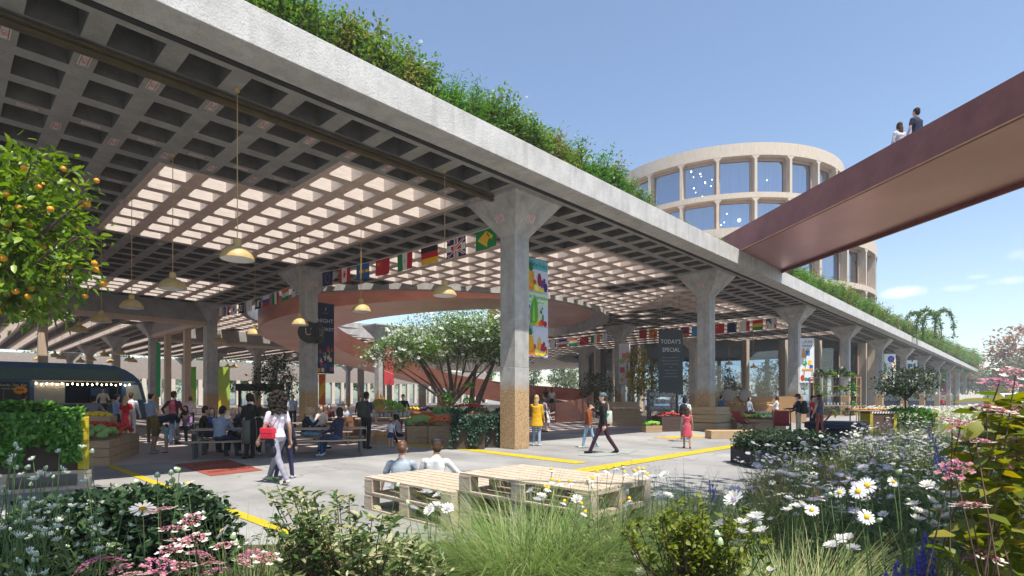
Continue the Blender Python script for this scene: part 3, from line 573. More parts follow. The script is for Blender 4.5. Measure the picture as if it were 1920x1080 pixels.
def flag_obj(kind, a, b, h, par, dip):
    """cloth hanging from string segment a->b"""
    mb = MB(); e = b - a; dn = Vector((0, 0, -h)); nrm = e.cross(dn).normalized()
    def pt(x, y, k): 
        x = min(1, max(0, x)); y = min(1, max(0, y))
        wv = .03*sin(x*5+dip)*(1-y)
        return a + e*x + dn*(1-y) + nrm*(k+wv)
    lay = 0
    for el in FL[kind]:
        col = CK.index(el[-1]); k = .003 + .0012*lay
        if el[0] == 'q':
            _, x0, y0, x1, y1, _ = el; n = 4; V = []; Fc = []
            for i in range(n+1):
                x = x0+(x1-x0)*i/n; V += [(x, y0), (x, y1)]
            Fc = [(2*i, 2*i+2, 2*i+3, 2*i+1) for i in range(n)]
            pts = V
        elif el[0] == 'p': pts = el[1]; Fc = [tuple(range(len(pts)))]
        elif el[0] == 'c': pts = [(el[1]+el[3]*.66*cos(i*pi/8), el[2]+el[3]*sin(i*pi/8)) for i in range(16)]; Fc = [tuple(range(16))]
        else:
            _, x0, y0, x1, y1, w_, _ = el; dx, dy = x1-x0, y1-y0; q = hypot(dx, dy); nx, ny = -dy/q*w_/2*.8, dx/q*w_/2
            pts = [(x0-nx, y0-ny), (x1-nx, y1-ny), (x1+nx, y1+ny), (x0+nx, y0+ny)]; Fc = [(0, 1, 2, 3)]
        if el[0] != 'q': lay += 1
        k = .003 + .0015*lay
        for s in (1, -1):
            mb.add([pt(x, y, k*s) for x, y in pts], Fc if s > 0 else [f[::-1] for f in Fc], col)
    mb.obj('flag', CM, par)
def bunting(A, B, sag, items, fw, fh, label):
    t_ = thing('flag_string', label, 'bunting', A, 0, 'strings of national flags between columns'); n = 24
    A = Vector(A); B = Vector(B)
    def q(t): return (B-A)*t + Vector((0, 0, -sag*4*t*(1-t)))
    MB().tube([q(i/n) for i in range(n+1)], .012, 5).obj('string', WHITE, t_)
    L_ = (B-A).length
    for i, (tt, k) in enumerate(items):
        d = fw/L_/2; a, b = q(tt-d), q(tt+d); flag_obj(k, a, b, fh, t_, i*1.7)
def even(ks, t0, t1): return [(t0+(t1-t0)*i/(len(ks)-1), k) for i, k in enumerate(ks)]
# image left = larger v, so string runs from the far column towards the near one
bunting((12.69, 24.95, 7.6), (12.69, 12.85, 7.25), .12, even(['eu', 'canada', 'sweden', 'china', 'mexico', 'germany', 'uk', 'brazil'], .075, .965), 1.0, .66, 'near string of eight flags from EU to Brazil left of the big column')
bunting((12.69, 38.9, 7.5), (12.69, 26.9, 7.4), .15, even(['usa', 'france', 'korea', 'grey', 'japan', 'grey', 'russia', 'italy', 'india', 'greece'], .06, .96), .85, .62, 'string of flags from USA to India left of the copper ramp')
bunting((40.79, 38.9, 7.2), (40.79, 26.9, 7.35), .15, even(['uruguay', 'yugo', 'niger', 'trinidad', 'ireland', 'greece'], .45, .97), 1.0, .72, 'short string of small flags beyond the fruit banners')
bunting((40.79, 24.9, 7.35), (40.79, 12.9, 7.25), .12, even(['morocco', 'macedonia', 'france', 'uk', 'armenia', 'congo', 'grey', 'china', 'bosnia', 'peru', 'bolivia', 'puerto'], .1, .95), .72, .74, 'string of flags above the chalk menu board and behind the boxed column')
# ================================================================ HANGING BANNERS AND BOARDS
def banner(name, label, cat, T, w_, h_, base, draw=None, rail=True, loc=None):
    t_ = thing(name, label, cat, T.translation, 0); T0 = Matrix.Translation(-T.translation) @ T
    MB().b2(-w_/2, 0, -.012, w_/2, h_, 0, 0, T0).obj('sheet', base, t_)
    if rail:
        r = MB(); r.tube([T0 @ Vector((-w_/2-.04, h_+.01, -.006)), T0 @ Vector((w_/2+.04, h_+.01, -.006))], .018, 6); r.tube([T0 @ Vector((-w_/2, -.012, -.006)), T0 @ Vector((w_/2, -.012, -.006))], .014, 6); r.obj('rail', STEEL, t_)
    if draw: draw(t_, T0)
    return t_
def art(t_, T0, shapes, name='print'):
    mats = []; mb = MB()
    for i, s in enumerate(shapes):
        c = C(s[5] if s[0] == 't' else s[-1])
        if c not in mats: mats.append(c)
        k = mats.index(c); z = .002 + .0016*(i % 14)
        if s[0] == 'q': mb.add([T0 @ Vector(p) for p in ((s[1], s[2], z), (s[3], s[2], z), (s[3], s[4], z), (s[1], s[4], z))], [(0, 1, 2, 3)], k)
        elif s[0] == 'e': n = 16; mb.add([T0 @ Vector((s[1]+s[3]*cos(2*pi*j/n), s[2]+s[4]*sin(2*pi*j/n), z)) for j in range(n)], [tuple(range(n))], k)
        elif s[0] == 'p': mb.add([T0 @ Vector((x, y, z)) for x, y in s[1]], [tuple(range(len(s[1])))], k)
        elif s[0] == 'l':
            _, x0, y0, x1, y1, w_, _ = s; dx, dy = x1-x0, y1-y0; q_ = hypot(dx, dy) or 1; nx, ny = -dy/q_*w_/2, dx/q_*w_/2
            mb.add([T0 @ Vector((x, y, z)) for x, y in ((x0-nx, y0-ny), (x1-nx, y1-ny), (x1+nx, y1+ny), (x0+nx, y0+ny))], [(0, 1, 2, 3)], k)
        elif s[0] == 't': text_into(mb, s[1], s[4], T0 @ Matrix.Translation((s[2], s[3], z)), k, .001, sx=s[6] if len(s) > 6 else 1)
    mb.obj(name, mats, t_)
def pineapple(x, y, s): return [('e', x, y, .13*s, .2*s, '#e0a81c')] + [('l', x-.1*s+i*.05*s, y-.15*s, x+.02*s+i*.03*s, y+.17*s, .012*s, '#a8730f') for i in range(4)] + [('p', [(x-.03*s, y+.17*s), (x+.17*s*sin(a), y+.2*s+.28*s*cos(a)), (x+.04*s, y+.18*s)], '#1f6b2a') for a in (-1.1, -.6, -.2, .2, .6, 1.1)]
def fruits(y, kind):
    S = []
    if kind == 'veg':
        S += [('p', [(-.28, y+.1), (-.3, y+.5), (-.18, y+.85), (-.05, y+.95), (.06, y+.75), (.08, y+.3), (0, y+.1)], '#4d9a25'), ('p', [(-.2, y+.15), (-.13, y+.9), (-.07, y+.15)], '#8cc04a'), ('p', [(.02, y+.05), (-.02, y+.5), (.12, y+.62), (.16, y+.1)], '#d8c12c')]
        S += [('e', -.45, y+.25, .13, .17, '#b02020'), ('e', -.16, y+.12, .16, .13, '#8db32d'), ('e', .06, y+.1, .1, .1, '#e2b71f'), ('e', .3, y+.13, .12, .11, '#c0271f'), ('e', .46, y+.1, .09, .1, '#a3201c'), ('e', .34, y+.3, .05, .12, '#3f8a2f'), ('e', .2, y+.08, .09, .08, '#d8561f'), ('e', -.36, y+.6, .06, .05, '#3f7d2f'), ('e', -.42, y+.5, .06, .06, '#2f6d2f'), ('e', .24, y+.48, .06, .07, '#3f7d2f'), ('e', .3, y+.6, .05, .04, '#5a9a3f')]
    else:
        S += pineapple(-.26 if kind == 'a' else -.3, y+.42, 1.35)
        S += [('e', -.45, y+.14, .13, .13, '#c22a1f'), ('e', -.22, y+.14, .15, .13, '#e07f1d'), ('e', .02, y+.14, .15, .14, '#c4d033' if kind == 'a' else '#dca51e'), ('e', .02, y+.14, .1, .09, '#f0dc7a'), ('p', [(.1, y+.05), (.3, y+.0), (.5, y+.1), (.5, y+.22), (.3, y+.12), (.12, y+.18)], '#e8c62a'), ('e', .3, y+.3, .12, .13, '#b81f3a' if kind == 'b' else '#6b2a7c'), ('e', .47, y+.2, .1, .16, '#32246a' if kind == 'a' else '#a81f2a'), ('e', .16, y+.42, .1, .22, '#d8a51f' if kind == 'b' else '#8a2030'), ('e', -.08, y+.32, .08, .08, '#d23a22'), ('e', .4, y+.42, .06, .08, '#7c1f4f')]
    return S
FBG = C('#c3c9da')
def d1(t_, T0):
    S = [('q', -.6, 2.88, .6, 3.2, '#57a6ad'), ('t', 'Healthy fruits', 0, 3.04, .2, '#14464f'), ('q', -.6, 1.72, .6, 2.1, '#b9dcb4'), ('t', 'Fresh Vegetables', 0, 1.97, .17, '#1c4a26'), ('t', 'ripe and good for you', 0, 1.8, .085, '#54795a')]
    S += fruits(2.14, 'a') + fruits(1.02, 'veg') + fruits(.02, 'b') + [('q', -.6, 1.0, .6, 1.02, '#9aa0b0'), ('q', -.6, 2.12, .6, 2.14, '#9aa0b0')]
    art(t_, T0, S)
banner('fruit_banner', 'tall three panel banner of fruit and vegetables reading Healthy fruits', 'banner', facing(Vector((13.68, 11.93, 2.96)), 0), 1.22, 3.22, FBG, d1)
def d2(t_, T0):
    S = [('t', 'NIGHT', 0, 2.62, .28, '#c8ccd4'), ('t', 'MARKET', 0, 2.2, .24, '#c8ccd4'), ('l', 0, 3.15, .04, 3.3, .03, '#c8ccd4'), ('l', -.2, 2.98, .15, 3.04, .015, '#8f98a8')]
    rr = random.Random(3)
    for i in range(26): x, y = rr.uniform(-.4, .4), rr.uniform(.12, 1.1); S.append(('q', x-.07, y-.1, x+.07, y+.1, rr.choice(['#b8402a', '#2d6f9a', '#c9c2b4', '#d49a2a', '#1c2c46', '#315a86'])))
    S += [('p', [(.06, 1.15), (.16, 1.4), (.26, 1.15)], '#c8402c'), ('p', [(.26, 1.1), (.34, 1.32), (.42, 1.1)], '#c8402c')]
    art(t_, T0, S)
banner('night_market_banner', 'navy banner reading NIGHT MARKET hung beside the inner column', 'banner', facing(Vector((13.55, 25.9, 2.85)), 0), .95, 3.5, C('#26334f'), d2)
rs = thing('round_sign', 'dark round double faced hanging sign with a U on the night market column', 'sign', (12.6, 25.35, 4.75))
for dx in (-.22, .22):
    T = Matrix.Translation((dx, -.1, 0)) @ Matrix.Rotation(radians(90), 4, 'X') @ Matrix.Rotation(radians(-38 if dx < 0 else 40), 4, 'Y')
    mb = MB(); mb.lathe([(.44, -.16), (.5, -.14), (.5, .14), (.44, .16)], n=32); mb.v = [tuple(T @ Vector(v)) for v in mb.v]; mb.obj('disc', BLACK, rs)
    mb = MB(); text_into(mb, 'U', .5, T @ Matrix.Translation((0, 0, .163)), 0); text_into(mb, 'U', .5, T @ Matrix.Rotation(pi, 4, 'Y') @ Matrix.Translation((0, 0, .163)), 0); mb.obj('letter', C('#b8b2aa'), rs)
MB().tube([(0, .3, 0), (0, -.1, 0)], .03, 8).obj('bracket', BLACK, rs)
p = PD(1257.5, 33.0, 1.82)
def d3(t_, T0):
    S = [('t', "TODAY'S", .0, 3.15, .36, '#dfe3e4', .82), ('t', 'SPECIAL', .02, 2.66, .36, '#dfe3e4', .82)]
    for i, (w_, s) in enumerate(((1.1, 1), (1.15, 1), (1.0, 1), (.55, 0), (.7, 1), (.5, 1), (.72, 1))): S.append(('t', ['Soup of the garden 4.5', 'Market greens bowl 7.0', 'Grilled corn plate 6.0', 'with', 'Tomato bread 3.5', 'Apple tart 3.0', 'Lemonade all day 2.5'][i], 0, 2.2-.19*i, .105, '#9fa9ae'))
    art(t_, T0, S, 'chalk_writing')
tb = banner('menu_board', "large hanging chalkboard reading TODAY'S SPECIAL", 'menu board', facing(p, CAMROT), 1.46, 3.85, M('chalkboard', (.045, .055, .065), (.065, .075, .085), sc=2, rough=.6), d3)
MB().tube([(-.5*cos(CAMROT), -.5*sin(CAMROT), 3.85), (-.5*cos(CAMROT), -.5*sin(CAMROT), 5.95)], .01, 5).tube([(.5*cos(CAMROT), .5*sin(CAMROT), 3.85), (.5*cos(CAMROT), .5*sin(CAMROT), 5.95)], .01, 5).obj('hanging_wire', STEEL, tb)
def d4(t_, T0):
    S = [('t', 'the', -.22, 2.72, .14, '#33343a'), ('t', 'FLEA', .1, 2.78, .26, '#23242a'), ('t', 'MARKET', .1, 2.5, .22, '#23242a'),
         ('p', [(-.36, 1.7), (-.3, 2.35), (-.16, 2.35), (-.1, 1.7)], '#e09a1c'), ('q', -.1, 1.85, .2, 2.18, '#2f74b8'), ('l', -.06, 2.18, .05, 2.32, .03, '#23406b'), ('l', .05, 2.32, .16, 2.18, .03, '#23406b'), ('l', -.12, 1.0, -.06, 1.85, .03, '#23242a'), ('e', -.16, 1.32, .16, .16, '#2b8a5c'), ('e', -.2, 1.36, .07, .06, '#9fd8b0'),
         ('q', .08, 1.22, .3, 1.52, '#e8bf2a'), ('q', .18, 1.0, .4, 1.2, '#2a4fa8'), ('q', -.34, .82, .42, .94, '#e29a1e'), ('l', -.2, .5, -.2, .82, .04, '#7c4a12'), ('l', .32, .45, .36, .82, .04, '#7c4a12'), ('e', -.3, .3, .14, .22, '#b8362a'), ('e', -.06, .22, .13, .13, '#2b8a5c'), ('e', .14, .2, .1, .13, '#2a4fa8'), ('e', .33, .18, .09, .1, '#c4402c')]
    art(t_, T0, S)
banner('flea_market_banner', 'white banner reading FLEA MARKET with lamp, globe and table drawings', 'banner', facing(PD(1513, 37.6, 2.65), CAMROT), 1.0, 3.05, C('#dedfe2'), d4)
def d5(t_, T0):
    S = [('e', .12, 2.45, .36, .36, '#2a3f9a'), ('e', .12, 2.45, .24, .24, '#3f57b8'), ('e', .12, 2.45, .07, .07, '#c8402c'), ('e', 0, 1.95, .06, .06, '#2a3f9a'), ('p', [(.42, 1.5), (.56, 1.5), (.6, 2.3), (.46, 2.1)], '#e0981c'), ('q', .2, 1.42, .6, 1.56, '#e0981c'), ('p', [(-.6, .9), (-.3, 1.3), (-.38, 1.8), (-.6, 2.2)], '#2b7a4c'), ('e', -.3, 1.95, .05, .05, '#d06a2a'),
         ('l', -.1, 1.62, .3, 1.5, .05, '#1f2f6a'), ('l', -.12, 1.55, .1, 1.2, .05, '#1f2f6a'), ('l', .1, 1.2, .5, .75, .05, '#1f2f6a'), ('l', .1, 1.2, -.2, .8, .05, '#1f2f6a'), ('l', -.3, 1.3, .1, 1.25, .05, '#1f2f6a'), ('l', .3, 1.5, .1, 1.2, .05, '#1f2f6a'), ('p', [(-.6, .3), (-.3, .45), (-.36, .7), (-.6, .8)], '#e8c42a'), ('p', [(-.6, .02), (-.2, .02), (-.22, .35), (-.6, .3)], '#2340c0')]
    art(t_, T0, S)
banner('bicycle_poster', 'white poster with a blue wheel and bicycle drawing on the fifth front column', 'poster', facing(PD(1668.5, 58.6, 3.3), CAMROT), 1.25, 3.0, C('#e2e3e2'), d5)
banner('color_poster', 'small white poster with teal and orange blocks among the far columns', 'poster', facing(PD(1709.5, 70, 3.2), CAMROT), 1.4, 3.2, C('#dfe3e2'), lambda t_, T0: art(t_, T0, [('q', -.55, 2.3, .1, 2.75, '#1d6a86'), ('q', .2, 2.2, .5, 2.8, '#17506a'), ('p', [(-.45, 1.2), (.35, 1.3), (.4, 2.1), (-.4, 2.0)], '#d8592a'), ('q', -.5, .7, .5, 1.1, '#2b8a86')]))
banner('park_poster', 'green and dark red poster hung low between the farthest columns', 'poster', facing(PD(1773.5, 108, 2.2), CAMROT), 1.9, 4.7, C('#3f8a55'), lambda t_, T0: art(t_, T0, [('q', -.95, .0, .95, 2.3, '#8a3340'), ('q', -.95, 0, .95, .55, '#b8662f'), ('p', [(-.95, 3.2), (0, 4.0), (.95, 3.4), (.95, 2.3), (-.95, 2.3)], '#2f6e45')]))
banner('red_banner', 'red banner with pale rays beside the sunlit inner column', 'banner', facing(PD(729.5, 46.4, 2.7), CAMROT), .82, 3.3, C('#c2404a'), lambda t_, T0: art(t_, T0, [('l', -.4, 1.2+i*.35, .4, .9+i*.62, .03, '#e8b8bc') for i in range(5)]))
banner('green_banner', 'narrow tall plain green banner beside the dark back column', 'banner', facing(PD(297, 45.6, 1.7), CAMROT), .36, 4.45, C('#159a5c'))
banner('lime_banner', 'yellow green banner with diagonal lines inside the hall behind the tables', 'banner', facing(PD(420, 46.0, .6), CAMROT), .95, 3.6, C('#a5c04a'), lambda t_, T0: art(t_, T0, [('l', -.47, .5, .47, 2.2, .03, '#d8dc8a'), ('l', -.47, 2.0, .4, .3, .03, '#c0a83a'), ('p', [(-.47, 0), (.47, 0), (.47, .8), (-.47, 1.4)], '#c9b43a')]))
banner('leaf_banner', 'small bright green banner between the partition posts', 'banner', facing(PD(362, 50, 1.0), CAMROT), .55, 3.4, C('#6fb52c'), lambda t_, T0: art(t_, T0, [('p', [(-.27, 0), (.27, .3), (.27, 1.2), (-.27, 1.6)], '#b8b83a')]))
banner('orange_banner', 'orange banner to the right of the night market column', 'banner', facing(PD(604, 29.5, 1.25), CAMROT), .36, 1.6, C('#d8662a'), lambda t_, T0: art(t_, T0, [('p', [(-.17, .2), (.17, .7), (.17, 1.3), (-.17, .9)], '#e8a83a')]))
banner('doodle_banner', 'pale banner with red and green doodles on the column beside the yellow tree', 'banner', facing(PD(1171, 41.2, 2.6), CAMROT), .85, 3.1, C('#cfc6cc'), lambda t_, T0: art(t_, T0, [('q', -.2, 1.95, .36, 2.35, '#c8767c'), ('e', -.2, 1.75, .2, .2, '#7ab06a'), ('q', -.35, .9, .0, 1.3, '#b85060'), ('l', .2, .5, .2, 1.5, .05, '#b85060'), ('q', .05, .5, .38, .62, '#c05a5a'), ('l', .3, .2, .34, .55, .05, '#b85060'), ('e', -.2, .35, .14, .14, '#c8a85a'), ('p', [(.1, 1.2), (.3, 1.2), (.2, 1.7)], '#6aa07a')]))
# ================================================================ FOOD TRUCK
TB = M('truck_blue', (.035, .10, .22), (.026, .075, .17), rough=.4, spec=.3); TBD = M('truck_panel', (.012, .05, .062), (.03, .085, .085), sc=7, rough=.3, spec=.4, det=9)
TILE = M('truck_tiles', (.025, .05, .11), (.04, .075, .15), sc=14, rough=.35, st=(1, 1, 2))
TR = CAMROT + atan2(.66, .75)
trk = thing('food_truck', 'dark blue rounded food truck with lit serving hatch and menu board', 'food truck', W(-20.26, 30), TR)
up = [(-8.5, 2.47), (-8.5, 3.2), (-8.3, 3.36), (-1.7, 3.36), (-1.15, 3.28), (-.7, 3.1), (-.35, 2.85), (-.12, 2.6), (-.05, 2.47)]
lo = [(-8.5, .42), (-8.5, 1.3), (.22, 1.3), (.36, 1.15), (.36, .42)]
def side(pts, y0, y1, name, mat, par=trk, bev=.03):
    n = len(pts); mb = MB().add([(x, y0, z) for x, z in pts] + [(x, y1, z) for x, z in pts], [tuple(range(n)), tuple(range(2*n-1, n-1, -1))] + [(i, n+i, n+(i+1) % n, (i+1) % n) for i in range(n)])
    return mb.obj(name, mat, par, bevel=bev)
body = side(up, 0, 2.3, 'roof_body', TB); side(lo, 0, 2.3, 'lower_body', TILE)
MB().b2(-8.4, -.025, 2.52, -.9, -.002, 3.08).obj('sign_panel', TBD, trk)
side([(-.02, 2.46), (-.09, 2.46), (-.85, 2.46), (-.85, 1.31), (.2, 1.31)], .0, 2.3, 'cab', TB)
side([(-.16, 2.3), (-.7, 2.3), (-.7, 1.5), (.06, 1.5)], -.012, -.002, 'cab_window', M('cab_glass', (.16, .19, .22), (.3, .32, .34), sc=1.2, rough=.08, spec=.8), bev=0)
side([(.0, 2.4), (.04, 2.4), (.26, 1.36), (.22, 1.36)], .15, 2.15, 'windscreen', M('cab_glass2', (.05, .07, .09), rough=.05, spec=.8), bev=0)
MB().b2(-8.5, .01, 1.305, -3.22, 2.29, 2.465).obj('rear_body', TB, trk)
MB().b2(-4.42, -.03, 1.33, -3.25, .008, 2.36).obj('shutter', M('shutter_grey', (.36, .33, .29), (.3, .275, .24), rough=.6), trk)
MB().b2(-3.2, 2.15, 1.31, -.87, 2.28, 2.46).obj('back_panel', C('#1a2a3c'), trk)
mn = MB(); mn.b2(-6.4, -.05, 1.36, -4.6, -.0, 2.38); mo = mn.obj('menu_panel', M('menu_black', (.02, .018, .016), (.035, .03, .026), rough=.6), trk)
mt = MB(); 
def tx(s, x, z, sz, k): text_into(mt, s, sz, Matrix.Translation((x, -.054, z)) @ Matrix.Rotation(pi/2, 4, 'X'), k, .002)
tx('Ready, Set, Eat', -5.2, 2.22, .17, 0); tx('fresh every day', -5.5, 2.05, .13, 0)
for i in range(5): tx(['Burger        6', 'Fries           3', 'Falafel       5', 'Tacos         6', 'Soda           2'][i], -5.75, 1.9-.12*i, .09, 0)
mt.lathe([(.26, 0), (.24, .02)], n=20, mi=1); 
for i in range(len(mt.v)-40, len(mt.v)): x, y, z = mt.v[i]; mt.v[i] = (x-4.93, -.052-z, 1.98+y*.75)
for k in (-.09, 0, .09):
    mt.add([(-4.93+k+.035*cos(a*pi/4), -.078, 1.98+.05*sin(a*pi/4)) for a in range(8)], [tuple(range(8))], 2)
mt.obj('menu_lettering', [C('#cfc4ae'), C('#d68a2a'), C('#4a2a14')], mo)
MB().b2(-4.5, -.42, 1.27, -.5, .3, 1.325).obj('counter', M('counter_wood', (.33, .25, .19), (.26, .19, .14), sc=4, rough=.6, st=(.5, 5, 5)), trk)
MB().b2(-4.5, -.12, 2.43, -.3, -.03, 2.48).obj('awning_rail', M('rail_gold', (.6, .45, .25), rough=.4, metal=.5), trk)
blb = MB().ell((0, 0, 0), (.03, .03, .042), 8).mesh('bulb', M('bulb_glow', (1, .82, .55), rough=.4, emit=14)); ws = MB()
for i in range(20):
    o = link('bulb', blb, trk); x = -4.35+i*.2; z = 2.33-.055*abs(sin(i*1.3)); o.location = (x, -.16, z); ws.tube([(x, -.1, 2.45), (x, -.16, z)], .004, 4)
ws.obj('light_string', BLACK, trk)
def wheel(par, c, R=.36, w_=.22):
    t = MB(); t.lathe([(R*.62, -w_/2), (R*.94, -w_/2), (R, -w_*.3), (R, w_*.3), (R*.94, w_/2), (R*.62, w_/2)], n=24, cap=True); t.v = [(c[0]+x, c[1]+z, c[2]+y) for x, y, z in t.v]
    o = t.obj('wheel', M('tyre', (.02, .02, .02), rough=.85), par)
    r = MB(); r.lathe([(R*.6, -w_/2-.015), (R*.3, -w_/2-.03), (R*.1, -w_/2-.05)], n=20); r.v = [(c[0]+x, c[1]+z, c[2]+y) for x, y, z in r.v]; r.obj('hubcap', M('hub', (.25, .27, .3), rough=.4, metal=.6), o)
wheel(trk, (-.6, .05, .36)); wheel(trk, (-6.6, .05, .36))
MB().b2(-2.1, 1.4, 1.35, -1.3, 2.1, 2.15).obj('fridge', C('#30507c'), trk)
MB().b2(-1.25, .6, 1.33, -.95, 1.0, 1.52).obj('bread_tray', CRATE, trk)
MB().tube([(-1.95, .2, 1.33), (-1.95, .2, 1.62), (-2.0, .12, 1.68), (-2.15, .05, 1.66), (-2.18, .04, 1.56)], .02, 8).obj('tap', C('#d8d4cc'), trk)
# ================================================================ TABLES AND BENCHES
BR = CAMROT + radians(18)
def trestle(name, cat, w_, d_, h_):
    t_ = thing(name, '', cat); mb = MB(); n = 2 if d_ < .4 else 4
    for i in range(n): mb.b2(-w_/2, -d_/2+i*d_/n+.004, h_-.04, w_/2, -d_/2+(i+1)*d_/n-.004, h_)
    mb.obj('top', WOODB, t_, bevel=.004)
    for sx in (-1, 1):
        l = MB(); x = sx*(w_/2-.14)
        for y in (-d_/2+.03, d_/2-.03): l.bx((x, y, (h_-.041)/2), (.05, .05, h_-.041))
        l.b2(x-.02, -d_/2+.055, h_-.1, x+.02, d_/2-.055, h_-.045); l.obj('leg_frame', STEEL, t_)
    return t_
tab0 = trestle('picnic_table', 'table', 2.1, .72, .76); ben0 = trestle('bench', 'bench', 2.1, .3, .46); ft = fb = True
SETS = [(437, 14.6, 'under the man in the blue shirt', 0), (612, 14.9, 'to the right of the woman with the red bag', 0), (420, 18.4, 'in the second row behind the waitress', 0), (600, 18.6, 'in the second row behind the dark seated man', 0), (480, 22.5, 'in the third row left of the night market column', 0), (640, 22.8, 'in the third row right of the night market column', 0)]
for x, D, where, r in SETS:
    for k, (dd, nm) in enumerate(((0, 'near bench'), (.62, 'table'), (1.28, 'far bench'))):
        if nm == 'table': o = tab0 if ft else copytree(tab0); ft = False
        else: o = ben0 if fb else copytree(ben0); fb = False
        c = PD(x, D, 0); o.location = c + Vector((-sin(BR), cos(BR), 0))*dd; o.rotation_euler = (0, 0, BR)
        o['label'] = ('slatted picnic table ' if nm == 'table' else '%s of grey wood ' % nm) + where; o['group'] = 'picnic tables in the hall' if nm == 'table' else 'benches at the picnic tables'
# ================================================================ CRATES AND PRODUCE
def crate_mesh(w_, d_, h_, n=3):
    mb = MB()
    for i in range(n):
        z0, z1 = i*h_/n+.006, (i+1)*h_/n-.006
        for y in (-d_/2, d_/2-.02): mb.b2(-w_/2, y, z0, w_/2, y+.02, z1)
        for x in (-w_/2, w_/2-.02): mb.b2(x, -d_/2+.021, z0, x+.02, d_/2-.021, z1)
    for x in (-w_/2+.022, w_/2-.062):
        for y in (-d_/2+.022, d_/2-.062): mb.b2(x, y, .003, x+.04, y+.04, h_-.003)
    mb.b2(-w_/2+.022, -d_/2+.022, h_*.55, w_/2-.022, d_/2-.022, h_*.58); return mb.mesh('wooden_crate', CRATE)
CRM = {}
def crate(x, D, z, dims, label, rot=BR, group='wooden produce crates', mat=None):
    if dims not in CRM: CRM[dims] = crate_mesh(*dims)
    o = link('wooden_crate', CRM[dims]); o.location = PD(x, D, z); o.rotation_euler = (0, 0, rot); return tagp(o, label, 'crate', group, 'thing')
PRM = {}
def fruit_mesh(kind):
    if kind in PRM: return PRM[kind]
    mb = MB(); m = {'cabbage': C('#7fa05a', .6), 'tomato': C('#b8341c', .4), 'carrot': C('#d8692a', .6), 'melon': C('#4a8a4a', .5), 'lemon': C('#d8b82a', .5), 'orange': C('#e08a1c', .5), 'loaf': C('#c08a45', .7), 'greens': C('#7ab03a', .6), 'aubergine': C('#3c2450', .35), 'onion': C('#d8c8b4', .5), 'jar': C('#9aa2a8', .3), 'pale': C('#d8dcb8', .6), 'plum': C('#5a2a6a', .5), 'apple': C('#b02a24', .4)}[kind]
    if kind == 'cabbage':
        mb.ell((0, 0, .0), (.1, .1, .085), 12)
        for k in range(5): a = k*1.257; mb.ell((.045*cos(a), .045*sin(a), -.01), (.075, .075, .07), 8)
    elif kind == 'carrot': mb.lathe([(.004, -.14), (.02, -.08), (.03, .06), (.022, .1), (.005, .11)], n=8); mb.v = [(z, y, x) for x, y, z in mb.v]
    elif kind == 'loaf': mb.ell((0, 0, 0), (.14, .07, .06), 10)
    elif kind == 'melon': mb.ell((0, 0, 0), (.13, .1, .1), 12)
    elif kind == 'greens':
        for k in range(7): a = k*.9; mb.ell((.05*cos(a), .05*sin(a), .02*sin(k*2.1)), (.05, .03, .055), 6)
    elif kind == 'jar': mb.lathe([(.045, 0), (.05, .01), (.05, .1), (.035, .12), (.038, .125), (.038, .145)], n=12)
    elif kind == 'aubergine': mb.lathe([(.02, -.12), (.045, -.07), (.04, .03), (.02, .1), (.012, .12)], n=10); mb.v = [(z, y, x) for x, y, z in mb.v]
    else: mb.ell((0, 0, 0), (.055 if kind != 'onion' else .045,)*2 + (.05,), 10)
    PRM[kind] = mb.mesh(kind, m); return PRM[kind]
FNAME = dict(cabbage='cabbage', tomato='tomato', carrot='carrot', melon='melon', lemon='lemon', orange='orange', loaf='bread_loaf', greens='lettuce', aubergine='aubergine', onion='onion', jar='glass_jar', pale='cauliflower', plum='plum', apple='apple')
def heap(kind, n, x, D, z, w_, d_, label, rot=BR, mound=.12, sc=1.0):
    me = fruit_mesh(kind); c = PD(x, D, z); nx = max(1, round(sqrt(n*w_/max(d_, .01)))); ny = max(1, math.ceil(n/nx)); e = Vector((cos(rot), sin(rot), 0)); f = Vector((-sin(rot), cos(rot), 0)); k = 0
    for j in range(ny):
        for i in range(nx):
            if k >= n: return
            k += 1; fx = (i+.5)/nx-.5 + random.uniform(-.2, .2)/nx; fy = (j+.5)/ny-.5 + random.uniform(-.2, .2)/ny
            o = link(FNAME[kind], me); o.location = c + e*fx*w_ + f*fy*d_ + Vector((0, 0, mound*max(0, 1-(2*fx)**2*.7-(2*fy)**2*.5) + random.uniform(0, .02)))
            if kind != 'jar': o.rotation_euler = (random.uniform(-.5, .5), random.uniform(-.5, .5), random.uniform(0, 6))
            o.scale = (sc*random.uniform(.88, 1.12),)*3; tagp(o, label, FNAME[kind].split('_')[-1], label.split(' heaped')[0] + ' heap' if 'heaped' in label else label, 'thing')
# left stand beside the ivy planter
SR = CAMROT + atan2(.92, -.39) - pi/2
A0 = G(205, 873); ex = W(-.39, .92).normalized(); ey = W(-.92, -.39).normalized()
def st_pt(a, b): return A0 + ex*a + ey*b
for i in range(3):
    for j in range(2):
        c = st_pt(.52+i*1.02, .38+j*.76); o = link('wooden_crate', CRM.setdefault((1.0, .74, .6, 3), crate_mesh(1.0, .74, .6, 3))); o.location = c; o.rotation_euler = (0, 0, atan2(ex.y, ex.x))
        tagp(o, 'tall slatted crate of the stand beside the yellow ended planter, row %d, %s' % (i+1, ('outer', 'inner')[j]), 'crate', 'crates of the left vegetable stand', 'thing')
def heap_at(c, *a, **k):
    X = FV*c.x - FU*c.y; D = FU*c.x + FV*c.y; heap(a[0], a[1], 960+X*F/D, D, *a[2:], **k)
heap_at(st_pt(.75, .75), 'cabbage', 26, .66, 1.35, 1.35, 'pale green cabbages heaped on the left vegetable stand', rot=atan2(ex.y, ex.x), mound=.2, sc=1.15)
